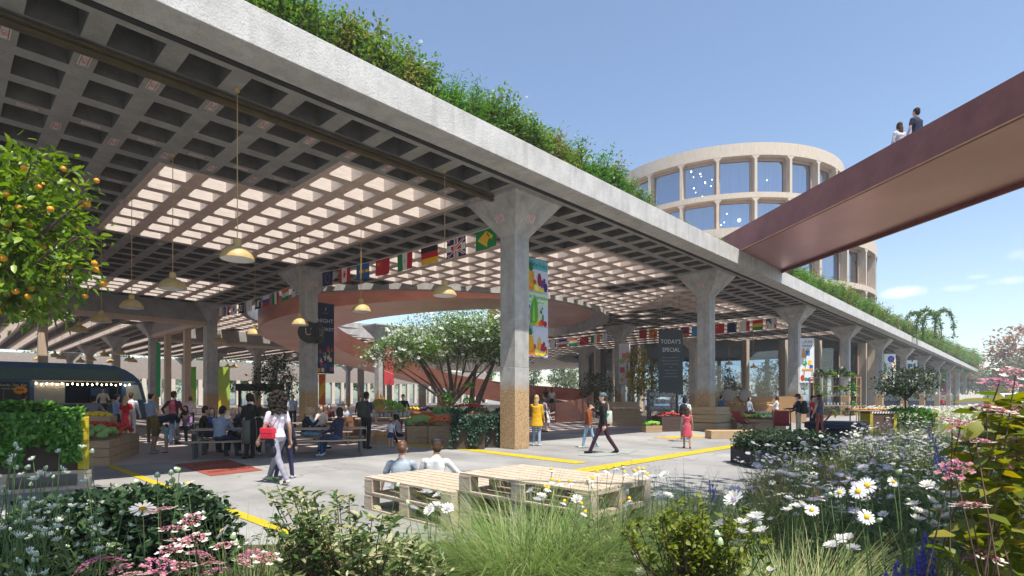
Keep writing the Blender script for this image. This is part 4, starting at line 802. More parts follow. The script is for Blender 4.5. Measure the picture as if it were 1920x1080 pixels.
heap_at(st_pt(2.25, .75), 'tomato', 60, .66, 1.45, 1.35, 'red tomatoes heaped on the left vegetable stand', rot=atan2(ex.y, ex.x), mound=.24, sc=1.25)
crate(176, 15.6, .62, (.8, .5, .3, 2), 'small crate of yellow green fruit behind the cabbages', group=None) if False else None
o = crate(178, 15.4, .8, (.9, .5, .3, 2), 'raised crate of yellow fruit behind the cabbages', BR); heap('lemon', 24, 178, 15.4, 1.06, .8, .4, 'yellow green fruit heaped in the raised crate behind the cabbages', mound=.1, sc=1.2)
# central stall: front crates and counter
stall = thing('market_stall', 'orange wood market counter under the blossom tree', 'market stall', PD(785, 25.2, 0), BR)
mb = MB(); mb.b2(-2.6, -.55, .9, 3.1, .55, .97); mb.obj('counter_top', C('#b5713a', .6), stall); MB().b2(-2.6, -.5, .55, 3.1, -.46, .898).obj('front_panel', C('#a8632f', .65), stall)
mb = MB(); 
for x in (-2.4, 0, 2.9): mb.bx((x, 0, .27), (.1, .8, .54)); 
mb.obj('trestle', CRATE, stall)
for i, (x, k, n, w_, nm) in enumerate([(742, 'greens', 16, .9, 'bright lettuces'), (775, 'lemon', 24, .9, 'yellow peppers'), (800, 'aubergine', 18, .8, 'dark aubergines'), (823, 'cabbage', 12, .6, 'green cabbages'), (845, 'onion', 24, .6, 'pale onions')]): heap(k, n, x, 25.0, 1.02, w_, .8, nm + ' heaped on the orange market counter', mound=.12, sc=1.2)
for i, (x, k, nm) in enumerate([(787, 'cabbage', 'pale cabbages'), (826, 'carrot', 'orange carrots')]):
    crate(x-11, 19.4, 0, (.55, .7, .62, 3), 'tall front crate under the %s, left one' % nm); crate(x+10, 19.5, 0, (.55, .7, .62, 3), 'tall front crate under the %s, right one' % nm)
    heap(k, 26 if i == 0 else 40, x, 19.6, .68, .9, .7, nm + ' heaped on the front crates of the stall', mound=.22, sc=1.15 if i == 0 else 1.4)
crate(788, 20.6, .42, (.9, .5, .35, 2), 'crate of yellow peppers behind the pale cabbages'); heap('lemon', 30, 788, 20.6, .8, .85, .45, 'yellow peppers heaped behind the pale cabbages', mound=.1)
for i in range(3): crate(828+i*29, 21.2, .5, (.58, .6, .5, 3), 'raised crate under the melons, %s of three' % ('left', 'middle', 'right')[i])
heap('melon', 12, 842, 21.2, 1.06, 1.0, .5, 'striped green melons heaped on the raised crates', mound=.08); heap('tomato', 50, 893, 21.2, 1.06, .85, .5, 'red tomatoes heaped on the raised crates', mound=.14, sc=1.2)
heap('apple', 30, 880, 24.2, 1.2, 1.3, .5, 'red apples heaped at the right end of the counter', mound=.1)
# jars table, bread crates, wicker baskets
jt = trestle('display_table', 'table', 2.3, .8, .86); jt.location = PD(725, 20.6, 0); jt.rotation_euler = (0, 0, BR); jt['label'] = 'display table of dark jars behind the squatting woman'
heap('jar', 27, 718, 20.5, .87, 1.3, .5, 'dark lidded jars standing on the display table', mound=0); heap('jar', 10, 755, 20.8, .87, .6, .4, 'glass jars on the right end of the display table', mound=0, sc=1.3)
for i, x in enumerate((694, 706, 720)): crate(x, 19.0, 0, (.55, .4, .3, 2), 'low crate of bread on the floor, %s' % ('left', 'middle', 'right')[i]); heap('loaf', 5, x, 19.0, .28, .4, .3, 'round loaves heaped in the low crates', mound=.05)
MB_ = MB(); MB_.lathe([(.02, 0), (.2, 0), (.27, .25), (.29, .3), (.27, .3), (.2, .05), (.02, .05)], n=20, cap=False); tagp(MB_.obj('wicker_basket', C('#c09a5c', .8)), 'tilted wicker basket on the stall behind the man with the backpack', 'basket').location = PD(711, 22.5, 1.2)
bpy.data.objects['wicker_basket'].rotation_euler = (1.2, .3, CAMROT); bpy.data.objects['wicker_basket']['kind'] = 'thing'
bt = trestle('display_table', 'table', 1.8, .8, 1.1); bt.location = PD(712, 22.6, 0); bt.rotation_euler = (0, 0, BR); bt['label'] = 'higher display table with greens behind the backpack man'
heap('greens', 20, 722, 22.8, 1.15, 1.4, .6, 'leafy greens heaped on the higher display table', mound=.3, sc=1.4)
cb = MB(); cb.b2(-.4, -.3, 0, .4, .3, .85); tagp(cb.obj('wooden_cabinet', C('#8a5a34', .6)), 'brown wooden cabinet left of the man with the backpack', 'cabinet').location = PD(660, 21.5, 0); bpy.data.objects['wooden_cabinet']['kind'] = 'thing'
# right side: crate stack round column, dark bin, step shelves, jar rack
c2 = Vector((UCOL[1], VCOL[0], 0))
for i, (z, s) in enumerate(((0, 1.05), (.4, .95), (.78, .85))):
    mb = MB(); h_ = .375
    for k in range(2):
        for (x0, y0, x1, y1) in ((-s, -s, s, -s+.03), (-s, s-.03, s, s), (-s, -s+.031, -s+.03, s-.031), (s-.03, -s+.031, s, s-.031)): mb.b2(x0, y0, z+k*h_/2+.004, x1, y1, z+(k+1)*h_/2-.004)
    mb.b2(-s+.03, -s+.03, z+h_-.03, s-.03, s-.03, z+h_-.01); o = mb.obj('box_seat', M('box_pine', (.48, .34, .2), (.36, .25, .14), sc=4, rough=.75, st=(.7, .7, 6))); o.location = c2; tagp(o, 'square wooden box ring round the second front column, %s tier' % ('lowest', 'middle', 'top')[i], 'box', 'box tiers round the column', 'thing')
o = crate(1252, 26.5, 0, (1.25, .9, .72, 4), 'large dark slatted bin of red fruit under the menu board'); heap('apple', 40, 1252, 26.5, .72, 1.1, .7, 'dark red fruit heaped in the slatted bin', mound=.15)
CRM[(1.25, .9, .72, 4)].materials[0] = C('#4a3a34', .8)
crate(1221, 25.6, 0, (.85, .5, .32, 2), 'low planter crate of green herbs left of the dark bin'); heap('greens', 14, 1221, 25.6, .34, .75, .4, 'green herbs heaped in the low planter crate', mound=.1, sc=1.2)
jr = thing('jar_rack', 'tiered rack of glass jars standing behind the dark bin', 'rack', PD(1242, 28.5, 0), CAMROT)
mb = MB()
for x in (-.75, .75): mb.bx((x, 0, 1.0), (.05, .3, 2.0))
mb.obj('upright', STEEL, jr)
for z in (.95, 1.3, 1.65, 1.95): MB().b2(-.72, -.16, z, .72, .16, z+.03).obj('shelf', STEEL, jr)
for z, s in ((.98, 0), (1.33, 1), (1.68, 2)): heap('jar', 18, 1242, 28.5, z, 1.35, .22, 'glass jars on the %s shelf of the tiered rack' % ('lowest', 'middle', 'top')[s], rot=CAMROT, mound=0, sc=1.25)
ss = thing('step_shelf', 'stepped wooden shelving with boxed goods right of the ramp', 'shelf', PD(1175, 31, 0), CAMROT)
for i in range(5): MB().b2(-.95, i*.28, 0 if i == 0 else .002, .95, i*.28+.279, .3+i*.27).obj('step', CRATE, ss)
heap('onion', 40, 1175, 31.6, 1.0, 1.7, 1.2, 'pale packets set on the stepped shelving', rot=CAMROT, mound=.0)
# produce table with rainbow vegetables and baker's shelf
rt = thing('produce_table', 'long sloping produce table of coloured vegetables behind the deck chairs', 'table', PD(1418, 27.6, 0), CAMROT)
T = Matrix.Rotation(radians(12), 4, 'X'); MB().b2(-1.25, -.7, -.05, 1.25, .7, 0, 0, Matrix.Translation((0, 0, .62)) @ T).obj('tray', CRATE, rt); MB().b2(-1.2, -.6, 0, 1.2, .6, .46).obj('base', M('box_pine', (.4, .3, .2)), rt)
for i, (k, x, D, n, w_, nm) in enumerate([('plum', 1400, 28.0, 22, .8, 'purple plums'), ('onion', 1435, 28.0, 20, .7, 'white onions'), ('greens', 1428, 27.4, 20, 1.3, 'green lettuces'), ('lemon', 1395, 27.3, 16, .6, 'yellow peppers'), ('pale', 1440, 27.2, 18, .8, 'pale cauliflowers'), ('greens', 1385, 27.7, 14, .5, 'leafy herbs')]): heap(k, n, x, D, .72+(D-27.6)*.2, w_, .5, nm + ' heaped on the sloping produce table', rot=CAMROT, mound=.06, sc=1.2)
bs = thing('bread_shelf', 'wooden bakery shelf with loaves inside the glazed front', 'shelf', PD(1392, 36, 0), CAMROT)
MB().b2(-2.6, 0, 0, 4.2, .5, .75).obj('counter', CRATE, bs); MB().b2(-2.6, .42, .76, 4.2, .5, 1.7).obj('back_board', C('#9a7a58', .7), bs)
for i in range(3): MB().b2(-2.5+i*1.3, .05, 1.12, -1.4+i*1.3, .41, 1.16).obj('shelf', CRATE, bs)
mb = MB()
for i in range(3): mb = MB().ell((-2.0+i*1.15, .3, 1.75), (.45, .12, .45), 16); mb.obj('sack', C('#8a8078', .9), bs)
for i in range(2): heap('loaf', 16, 1372+i*66, 35.8, 1.2-.42*i*0, 1.6, .3, 'brown loaves heaped on the bakery shelf', rot=CAMROT, mound=.06, sc=.8)
# plant shelf rack
pr_ = thing('plant_rack', 'open shelf rack of hanging plants and pots before the timber wall', 'rack', PD(1566, 34, 0), CAMROT)
mb = MB()
for x in (-1.45, 1.45):
    for y in (-.2, .2): mb.bx((x, y, 1.45), (.05, .05, 2.9))
mb.obj('upright', C('#b5946a', .7), pr_)
for z in (.5, 1.1, 1.7, 2.3, 2.85): MB().b2(-1.42, -.22, z, 1.42, .22, z+.035).obj('shelf', C('#b5946a', .7), pr_)
heap('jar', 14, 1560, 34, 1.14, 2.5, .25, 'white cups and jars on the middle shelf of the plant rack', rot=CAMROT, mound=0, sc=1.3); heap('jar', 6, 1570, 34, 1.74, 1.0, .2, 'dark mugs on the upper shelf of the plant rack', rot=CAMROT, mound=0, sc=1.5)
# deck chairs
RC_ = C('#8a2f3c', .8)
def deck_chair(px, py, rot, label):
    t_ = thing('deck_chair', label, 'deck chair', G(px, py), rot, 'red canvas deck chairs')
    A_, B_ = Vector((-.62, 0, 1.02)), Vector((.56, 0, .46)); n = 14; cv = []
    for i in range(n+1):
        t = i/n; p = A_.lerp(B_, t); p.z -= .34*sin(pi*t)**1.1*(1-.25*t); p.x -= .10*sin(pi*t); cv.append(p)
    MB().rings([[p+Vector((0, -.27, 0)), p+Vector((0, .27, 0)), p+Vector((.012, .27, .012)), p+Vector((.012, -.27, .012))] for p in cv], 0, True).obj('canvas', RC_, t_)
    f = MB()
    for y in (-.31, .31): f.tube([(-.66, y, 1.07), (.52, y, .02)], .024, 6)
    f.tube([A_+Vector((0, -.31, 0)), A_+Vector((0, .31, 0))], .02, 6).tube([(.5, -.31, .05), (.5, .31, .05)], .016, 6); f.obj('back_frame', C('#8f6a45', .6), t_); f = MB()
    for y in (-.27, .27): f.tube([(-.5, y, .02), (.58, y, .48)], .022, 6)
    f.tube([B_+Vector((0, -.29, 0)), B_+Vector((0, .29, 0))], .02, 6).tube([(-.48, -.27, .05), (-.48, .27, .05)], .016, 6); f.obj('seat_frame', C('#8f6a45', .6), t_); return t_
d_ = deck_chair(1398, 812, CAMROT+radians(20), 'red deck chair left of the produce table, turned sideways'); d_.scale = (1.0,)*3
d_ = deck_chair(1466, 818, CAMROT+radians(62), 'red deck chair nearest the hedge planter, left of the backpack man'); d_.scale = (1.05,)*3
d_ = deck_chair(1533, 812, CAMROT+radians(140), 'red deck chair hidden behind the woman in the black hat'); d_.scale = (1.0,)*3
lb_ = MB(); lb_.b2(-1.0, -.35, 0, 1.2, .35, .32); tagp(lb_.obj('low_bench', M('box_pine', (.4, .3, .2)), bevel=.01), 'low plank bench in front of the boxed column', 'bench', None, 'thing').location = G(1375, 822); bpy.data.objects['low_bench'].rotation_euler = (0, 0, CAMROT)
# round blue planter pond, bread trolley
for i, (px, py, w_, h_) in enumerate([(1572, 816, 1.35, .5)]):
    o = thing('ottoman', 'dark blue round padded seat behind the hedge planter', 'seat', G(px, py), CAMROT); MB().lathe([(.9, 0), (.95, .02), (.95, .26), (.9, .28)], n=36, sx=1.25).obj('plinth', C('#232830', .7), o); MB().lathe([(1.0, .281), (1.08, .32), (1.08, .52), (1.0, .58), (.02, .6)], n=36, sx=1.25).obj('cushion', C('#222c3c', .8), o)
tro = trestle('bakery_trolley', 'trolley', 2.2, .9, .85); tro.location = PD(1632, 33, 0); tro.rotation_euler = (0, 0, CAMROT); tro['label'] = 'wheeled tray trolley of pastries left of the round topped tree'
heap('loaf', 30, 1632, 33, .88, 2.0, .7, 'golden pastries heaped on the tray trolley', rot=CAMROT, mound=.04, sc=.8)
bk = thing('striped_counter', 'brown counter box with striped edge and yellow end posts', 'counter', PD(1656, 22.5, 0), CAMROT)
MB().b2(-.42, 0, 0, .42, .6, .95).obj('body', C('#5a463c', .8), bk)
for x in (-.55, .43): MB().b2(x, -.02, 0, x+.12, .62, .95).obj('end_post', YEL, bk)
mb = MB()
for i in range(9): mb.add([(-.5+i*.11, -.03, .96), (-.44+i*.11, -.03, .96), (-.4+i*.11, -.03, 1.04), (-.46+i*.11, -.03, 1.04)], [(0, 1, 2, 3)])
mb.obj('stripes', WHITE, bk); MB().b2(-.56, -.025, .955, .56, .63, 1.05).obj('top', C('#6a4a30', .7), bk)
# back kiosk in hall
ki = thing('coffee_kiosk', 'dark roofed serving kiosk behind the tables', 'kiosk', PD(478, 31, 0), CAMROT)
MB().b2(-1.1, 0, 2.0, 1.1, 1.4, 2.4).obj('roof', C('#2c2524', .8), ki); MB().b2(-1.0, .1, 0, 1.0, 1.2, 1.0).obj('counter', C('#5a4436', .8), ki); [MB().b2(x, .1, 1.001, x+.1, .2, 1.999).obj('post', C('#2c2524', .8), ki) for x in (-1.0, .9)]
# ================================================================ PALLETS
PH = .233
def pallet_proto(L_=1.94, Wd=1.15):
    r = thing('pallet', '', 'pallet'); nb_ = 7; wd = Wd/nb_
    t = MB()
    for i in range(nb_): t.b2(-L_/2, -Wd/2+i*wd+.012, PH-.03, L_/2, -Wd/2+(i+1)*wd-.012, PH-.002)
    t.obj('top_boards', PALL, r, bevel=.003)
    b = MB(); xs = (-L_/2, -.1, L_/2-.2); ys = (-Wd/2, -.07, Wd/2-.14)
    for x in xs:
        for y in ys: MB().b2(x+.001, y+.001, .026, x+.199, y+.139, PH-.062).obj('block', PALL, r, bevel=.003)
    
    s = MB()
    for x in xs: s.b2(x, -Wd/2, PH-.06, x+.2, Wd/2, PH-.032)
    for y in ys: s.b2(-L_/2, y, .002, L_/2, y+.14, .024)
    s.obj('stringers', PALL, r, bevel=.003); return r
pal0 = pallet_proto(); first = True
for nm, X, D, n in (('lower left stack', -.736, 6.59, 2), ('higher right stack', .762, 5.31, 3)):
    c = W(X, D) + Vector((.58, .972, 0))
    for k in range(n):
        o = pal0 if first else copytree(pal0); first = False
        o.location = (c.x + random.uniform(-.012, .012), c.y + random.uniform(-.004, .004), k*PH); o.rotation_euler = (0, 0, pi/2)
        o['label'] = 'pine pallet in the %s, %s' % (nm, (('bottom one', 'top one') if n == 2 else ('bottom one', 'middle one', 'top one'))[k]); o['group'] = 'stacked pine pallets by the planting'
# ================================================================ PEOPLE
SKIN = {'l': M('skin_light', (.62, .40, .30), (.56, .34, .25), rough=.55), 'm': M('skin_mid', (.42, .25, .17), (.37, .21, .14), rough=.55), 'd': M('skin_dark', (.16, .09, .06), (.13, .07, .045), rough=.5)}
HAIRC = {'k': M('hair_black', (.014, .011, .01), (.03, .022, .018), sc=30, rough=.7, spec=.12), 'b': M('hair_brown', (.045, .025, .014), (.075, .042, .024), sc=30, rough=.7, spec=.12), 'y': M('hair_blonde', (.50, .34, .16), (.36, .23, .1), sc=30, rough=.5), 'g': M('hair_grey', (.30, .28, .26), (.22, .2, .19), sc=30, rough=.6), 'r': M('hair_auburn', (.12, .05, .025), (.09, .035, .02), sc=30, rough=.5)}
def FAB(h): return M('fabric_'+h, hexc(h), tuple(x*.72 for x in hexc(h)), sc=11, rough=.85, bump=.7, bsc=11, det=4)
def capsule(mb, p0, r0, p1, r1, mi, n=12):
    p0, p1 = Vector(p0), Vector(p1); d = p1-p0; L_ = d.length; d.normalize()
    a = d.cross(Vector((0, 0, 1))) if abs(d.z) < .9 else d.cross(Vector((1, 0, 0))); a.normalize(); b = d.cross(a); R = []
    for t in (-1, -.7, 0): q = sqrt(max(0, 1-t*t)) + (.05 if t == -1 else 0); R.append((p0+d*r0*t, r0*q))
    for t in (0, .7, 1): q = sqrt(max(0, 1-t*t)) + (.05 if t == 1 else 0); R.append((p1+d*r1*t, r1*q))
    mb.rings([[c+a*r*cos(2*pi*k/n)+b*r*sin(2*pi*k/n) for k in range(n)] for c, r in R], mi)
def loft(mb, secs, mi, n=16):   # secs: (center, rx, ry, frame)
    mb.rings([[c + fx*rx*cos(2*pi*k/n) + fy*ry*sin(2*pi*k/n) for k in range(n)] for c, rx, ry, fx, fy in secs], mi)
def remesh(mb, mats, vox, name, parent, smooth=3, fac=.5):
    me = mb.mesh('src', mats); me.calc_loop_triangles()
    bvh = BVHTree.FromPolygons([v.co.copy() for v in me.vertices], [tuple(p.vertices) for p in me.polygons]); sm_ = [p.material_index for p in me.polygons]
    o = bpy.data.objects.new('src', me); COL.objects.link(o)
    m = o.modifiers.new('r', 'REMESH'); m.mode = 'VOXEL'; m.voxel_size = vox; m.use_smooth_shade = True
    s = o.modifiers.new('s', 'SMOOTH'); s.iterations = smooth; s.factor = fac
    bpy.context.view_layer.update(); r = bpy.data.meshes.new_from_object(o.evaluated_get(bpy.context.evaluated_depsgraph_get()))
    bpy.data.objects.remove(o); bpy.data.meshes.remove(me); r.name = name
    r.materials.clear()
    for x in mats: r.materials.append(x)
    mi = []
    for p in r.polygons:
        h = bvh.find_nearest(p.center); mi.append(sm_[h[2]] if h[2] is not None else 0)
    r.polygons.foreach_set('material_index', mi); r.polygons.foreach_set('use_smooth', [True]*len(mi)); r.update()
    return link(name, r, parent)
PEOPLE = {}
def person(label, pos, face, h=1.72, top='#808890', bot='#2a3448', shoe='#d8d8d4', skin='l', hair='b', style='short', legs=((0, 0), (0, 0)), arms=((8, 10, 12), (8, 10, 12)), lean=0, sit=None,
           sleeve='long', lower='long', skirt=None, coat=None, head=(0, 0), female=False, cap=None, vox=None, z=0.0, apron=None, wide=1.0, group='people in the market hall'):
    """pos = ground point (or seat-level via sit=height). face = degrees from camera-away, clockwise (90 = image right)."""
    D = FU*pos.x + FV*pos.y; a = radians(face)
    hv = W(sin(a), cos(a)); rot = atan2(hv.y, hv.x) - pi/2
    k = h/1.75; vox = vox or (.0105 if D < 13 else .013 if D < 18 else .018 if D < 28 else .024)
    mats = [SKIN[skin], FAB(top), FAB(bot), FAB(shoe)]; SK, TP, BT, SH_ = 0, 1, 2, 3
    mb = MB(); X, Y, Z = Vector((1, 0, 0)), Vector((0, 1, 0)), Vector((0, 0, 1))
    ln = radians(lean); up = Vector((0, sin(ln), cos(ln))); fw = Vector((0, cos(ln), -sin(ln)))
    pel = Vector((0, 0, 0)); sw = .185*wide*(.92 if female else 1.0); hw = .165 if female else .155
    # legs
    feet = []; LEG = []
    for i, sx in enumerate((-1, 1)):
        t, b = radians(legs[i][0]), radians(legs[i][1]); sp = legs[i][2] if len(legs[i]) > 2 else 2
        hp = pel + X*sx*.088; d1 = Vector((sx*sin(radians(sp)), sin(t), -cos(t))).normalized(); kn = hp + d1*.44
        d2 = Vector((sx*sin(radians(sp))*.3, sin(t-b), -cos(t-b))).normalized(); an = kn + d2*.42
        LEG.append((hp, kn, an, t-b)); feet.append(an.z)
    base = (sit - .11*k)/k if False else 0
    pz = (-min(feet) + .075) if sit is None else (sit/k + .085)
    off = Vector((0, 0, pz))
    pel += off; bw_ = .115 if not female else .105
    long_ = lower == 'long'
    for i, sx in enumerate((-1, 1)):
        hp, kn, an, pt = LEG[i]; hp += off; kn += off; an += off
        th_m = BT; capsule(mb, hp, .088, kn, .058, th_m if lower in ('long', 'short') else SK)
        capsule(mb, kn, .056 if not long_ else .06, an, .04 if not long_ else .05, BT if long_ else SK)
        fp = 0 if sit is None and pt > -.5 else pt*.5
        f0 = an + Vector((0, -.02, -.03)); f1 = an + Vector((sx*.02, .14*cos(fp), -.045+.14*sin(fp)))
        capsule(mb, f0, .045, f1, .036, SH_)
        if lower == 'short': capsule(mb, kn - (kn-hp)*.25, .075, hp, .095, BT)
    # torso
    wst = pel + up*.16; cst = pel + up*.36; shl = pel + up*.47; nk = pel + up*.53
    d_ = .92 if female else 1.0
    loft(mb, [(pel - up*.07, hw*.86, .11, X, fw), (pel + up*.02, hw*1.02, .118, X, fw)], BT)
    loft(mb, [(pel + up*.0, hw, .115, X, fw), (wst, (.118 if female else .14)*wide, .098*wide, X, fw), (pel+up*.27, .15*wide*d_, .108*wide, X, fw), (cst, .165*wide*d_, .115*wide + (.012 if female else 0), X, fw), (pel + up*.44, .155*wide*d_, .1*wide, X, fw), (pel+up*.5, .095*wide, .072, X, fw), (nk, .06, .06, X, fw)], TP)
    hd = pel + up*.69 + fw*.015; hp_, hy = radians(head[0]), radians(head[1])
    HM = Matrix.Translation(hd) @ Matrix.Rotation(-ln*.55 - hp_, 4, 'X') @ Matrix.Rotation(-hy, 4, 'Z')
    capsule(mb, nk - up*.03, .058, hd - up*.06, .052, SK)
    mb.ell((0, 0, .01), (.076, .096, .112), 14, SK, HM); mb.ell((0, .03, -.055), (.056, .062, .06), 12, SK, HM)
    mb.ell((0, .098, -.012), (.013, .018, .02), 8, SK, HM); mb.ell((0, .085, .02), (.045, .014, .012), 8, SK, HM); mb.ell((0, .084, -.055), (.022, .012, .008), 8, SK, HM)
    for sx in (-1, 1): mb.ell((sx*.077, -.005, -.005), (.012, .022, .03), 8, SK, HM)
    # arms: (pitch forward, abduct, elbow)
    hands = []
    for i, sx in enumerate((-1, 1)):
        p_, ab, el = [radians(x) for x in arms[i][:3]]; inn = radians(arms[i][3]) if len(arms[i]) > 3 else 0
        S = pel + up*.445 + X*sx*sw
        def dr(pp, aa): return (fw*sin(pp)*cos(aa) - up*cos(pp)*cos(aa) + X*sx*sin(aa)).normalized()
        u_ = dr(p_, ab); E_ = S + u_*.28; f_ = dr(p_+el, ab*.6-inn); Wr = E_ + f_*.245
        capsule(mb, S - X*sx*.03, .062, S, .058, TP)
        lng = sleeve == 'long'
        if sleeve == 'none': capsule(mb, S, .05, E_, .038, SK)
        elif lng: capsule(mb, S, .058, E_, .047, TP)
        else: capsule(mb, S, .057, S+u_*.15, .056, TP); capsule(mb, S+u_*.12, .045, E_, .038, SK)
        capsule(mb, E_, .045 if lng else .037, Wr, .034 if lng else .026, TP if lng else SK)
        # hand: palm, four fingers, thumb
        pm = Wr + f_*.075; sd = f_.cross(X).normalized() if abs(f_.x) < .9 else Y; sd = sd if sd.length > .1 else Y
        for q in (-.03, -.01, .01, .03): capsule(mb, Wr - f_*.01 + sd*q*.7, .017, pm + sd*q, .0145, SK, 8)
        for q, l in ((-.033, .065), (-.011, .078), (.011, .075), (.033, .058)):
            b0 = pm + sd*q; c_ = (f_ - X*sx*.35).normalized(); m_ = b0 + c_*l*.55; e_ = m_ + (f_ - X*sx*.9).normalized()*l*.5; capsule(mb, b0, .0118, m_, .011, SK, 8); capsule(mb, m_, .011, e_, .0095, SK, 8)
        b0 = Wr + f_*.025 + sd*.03; m_ = b0 + (f_*.6 + sd*.8 - X*sx*.3).normalized()*.04; capsule(mb, b0, .015, m_, .013, SK, 8); capsule(mb, m_, .013, m_ + (f_ - X*sx*.3).normalized()*.03, .011, SK, 8)
        hands.append(pm)
    if skirt:   # (length, flare)
        l, fl = skirt; secs = []
        dn = Vector((0, 0, -1))
        mid = (LEG[0][1] + LEG[1][1])*.5 if sit is None else None
        for t in (-.25, .0, .35, .7, 1.0):
            c = pel + dn*l*t + (Vector((0, (mid.y)*t*.5, 0)) if mid else Vector((0, 0, 0))); q = max(0, t); secs.append((c, hw*.98+fl*q - (.03 if t < 0 else 0), .12+fl*q*.9 - (.02 if t < 0 else 0), X, Y))
        loft(mb, secs, BT, 20)
    if coat:
        l, fl = coat; loft(mb, [(pel + up*.42, .178*wide, .122, X, fw), (pel+up*.2, .17*wide, .125, X, fw), (pel, .19*wide, .145, X, Y), (pel - Z*l, .2*wide+fl, .16+fl, X, Y)], TP, 20)
    root = thing('person', label, 'person', (pos.x, pos.y, z), rot, group); root.scale = (k, k, k)
    b_ = remesh(mb, mats, vox, 'body', root)
    # hair / hats
    hb = MB(); hv_ = vox*.85
    if style != 'bald':
        T = HM
        if style == 'curly':
            rr = random.Random(5)
            for i in range(260):
                a1, a2 = rr.uniform(0, 6.28), rr.uniform(-.75, 1.57); q = rr.uniform(.10, .175); p_ = Vector((q*cos(a2)*cos(a1), q*cos(a2)*sin(a1)*.95-.035, .02+q*.95*sin(a2)))
                if p_.y > .06 and p_.z < .06: continue
                hb.ell(p_, rr.uniform(.016, .034), 7, 0, T)
            hb.ell((0, -.03, .03), (.12, .12, .12), 12, 0, T)
            hb.ell((0, -.06, -.09), (.12, .085, .12), 12, 0, T)
            for i in range(130): a1 = rr.uniform(2.6, 6.8); hb.ell((.14*cos(a1), .1*sin(a1)-.055, rr.uniform(-.25, .0)), rr.uniform(.018, .036), 7, 0, T)
        else:
            hb.ell((0, -.018, .032), (.087, .1, .105), 14, 0, T); hb.ell((0, -.045, -.02), (.08, .07, .085), 12, 0, T)
            if style in ('long', 'pony', 'bun', 'bob'):
                for sx in (-1, 1): hb.ell((sx*.066, -.01, -.03), (.026, .06, .09), 10, 0, T)
            if style == 'long':
                for q, zz in ((0, -.1), (0, -.19), (0, -.27)): hb.ell((q, -.075-.012*abs(zz), zz), (.088, .045, .1), 12, 0, T)
            if style == 'bob': hb.ell((0, -.05, -.07), (.092, .065, .08), 12, 0, T)
            if style == 'pony': hb.ell((0, -.12, .03), (.035, .04, .04), 8, 0, T); hb.ell((0, -.135, -.07), (.032, .03, .11), 8, 0, T)
            if style == 'bun': hb.ell((0, -.1, .09), (.05, .05, .05), 10, 0, T)
            if style == 'topbun': hb.ell((0, -.03, .16), (.045, .045, .045), 10, 0, T)
        remesh(hb, [HAIRC[hair]], max(.007, hv_), 'hair', root, 1 if style != 'curly' else 0)
    if cap:
        kind, colr = cap; cm = MB()
        if kind == 'flat': cm.ell((0, .01, .085), (.105, .125, .05), 16, 0, HM); cm.ell((0, .1, .065), (.075, .05, .015), 12, 0, HM)
        elif kind == 'back': cm.ell((0, -.012, .06), (.095, .108, .085), 16, 0, HM); cm.ell((0, -.12, .04), (.06, .05, .013), 12, 0, HM)
        elif kind == 'brim': cm.ell((0, -.012, .09), (.09, .1, .07), 16, 0, HM); cm.ell((0, -.01, .055), (.165, .17, .012), 20, 0, HM)
        else: cm.ell((0, -.008, .06), (.095, .108, .085), 16, 0, HM); cm.ell((0, .12, .055), (.065, .06, .012), 12, 0, HM)
        cm.obj('hat', FAB(colr), root)
    if apron:
        ap = MB(); fa = []
        for t in (0, .3, .65, 1.0): fa.append([pel + Z*(.1-.62*t) + X*(hw+.035+.02*t)*sin(q_) + Y*(.14+.02*t)*cos(q_) for q_ in [radians(-150+i*30) for i in range(11)]])
        ap.rings(fa, 0, True, cap=False, closed=False); o = ap.obj('apron', FAB(apron), root); m = o.modifiers.new('th', 'SOLIDIFY'); m.thickness = .012
    PEOPLE[label] = dict(root=root, k=k, pel=pel, up=up, fw=fw, hands=hands, sh=pel+up*.445, rot=rot); return root
def gp(px, py): return G(px, py)
def wpt(label, v):
    p = PEOPLE[label]; return p['root'].matrix_basis @ Vector(v) if False else Matrix.Translation(p['root'].location) @ Matrix.Rotation(p['rot'], 4, 'Z') @ (Vector(v)*p['k'])
WALK = ((24, 4), (-16, 22)); WALK2 = ((-18, 20), (22, 3)); IDLE = ((2, 2), (-2, 2)); SITL = ((82, 84, 6), (84, 80, 6))
# --- near figures
LB = 'woman with dark curly hair in white tee and grey leggings striding with red bag'
person(LB, gp(520, 905), -58, 1.78, top='#e6deea', bot='#8e8e9c', shoe='#e0d0cc', skin='m', hair='k', style='curly', legs=((-26, 12, 3), (30, 4, 3)), arms=((14, 10, 18), (-10, 12, 16)), sleeve='short', female=True, head=(2, 20))
person('girl in navy leggings half hidden behind the woman with the red bag', gp(534, 899), 0, 1.35, top='#23263c', bot='#34345a', shoe='#c8c8cc', skin='m', hair='k', style='pony', legs=((-14, 12), (16, 4)), female=True)
person('young man in black sweater and cap striding left with a tote bag', gp(1131, 850), -78, 1.82, top='#0d0e12', bot='#3a1a2c', shoe='#16171c', skin='l', hair='b', style='short', cap=('back', '#5a6a78'), legs=((26, 4), (-18, 16)), arms=((-8, 10, 10), (26, 16, 108)), head=(0, -14))
person('child in rust bomber jacket and light jeans walking beside the tote bag man', gp(1104, 840), -70, 1.52, top='#8a4a20', bot='#8ab0c8', shoe='#d8d4c8', skin='m', hair='k', style='topbun', legs=((16, 6), (-14, 14)), arms=((-14, 12, 14), (10, 8, 12)), head=(-8, 34), female=True, coat=(.05, .01))
person('blonde woman in a yellow raincoat standing behind the big column', gp(1006, 836), 20, 1.7, top='#d8a81c', bot='#9ab0c4', shoe='#e8e4dc', skin='l', hair='y', style='long', legs=IDLE, arms=((30, 8, 60), (8, 8, 20)), coat=(.26, .04), female=True)
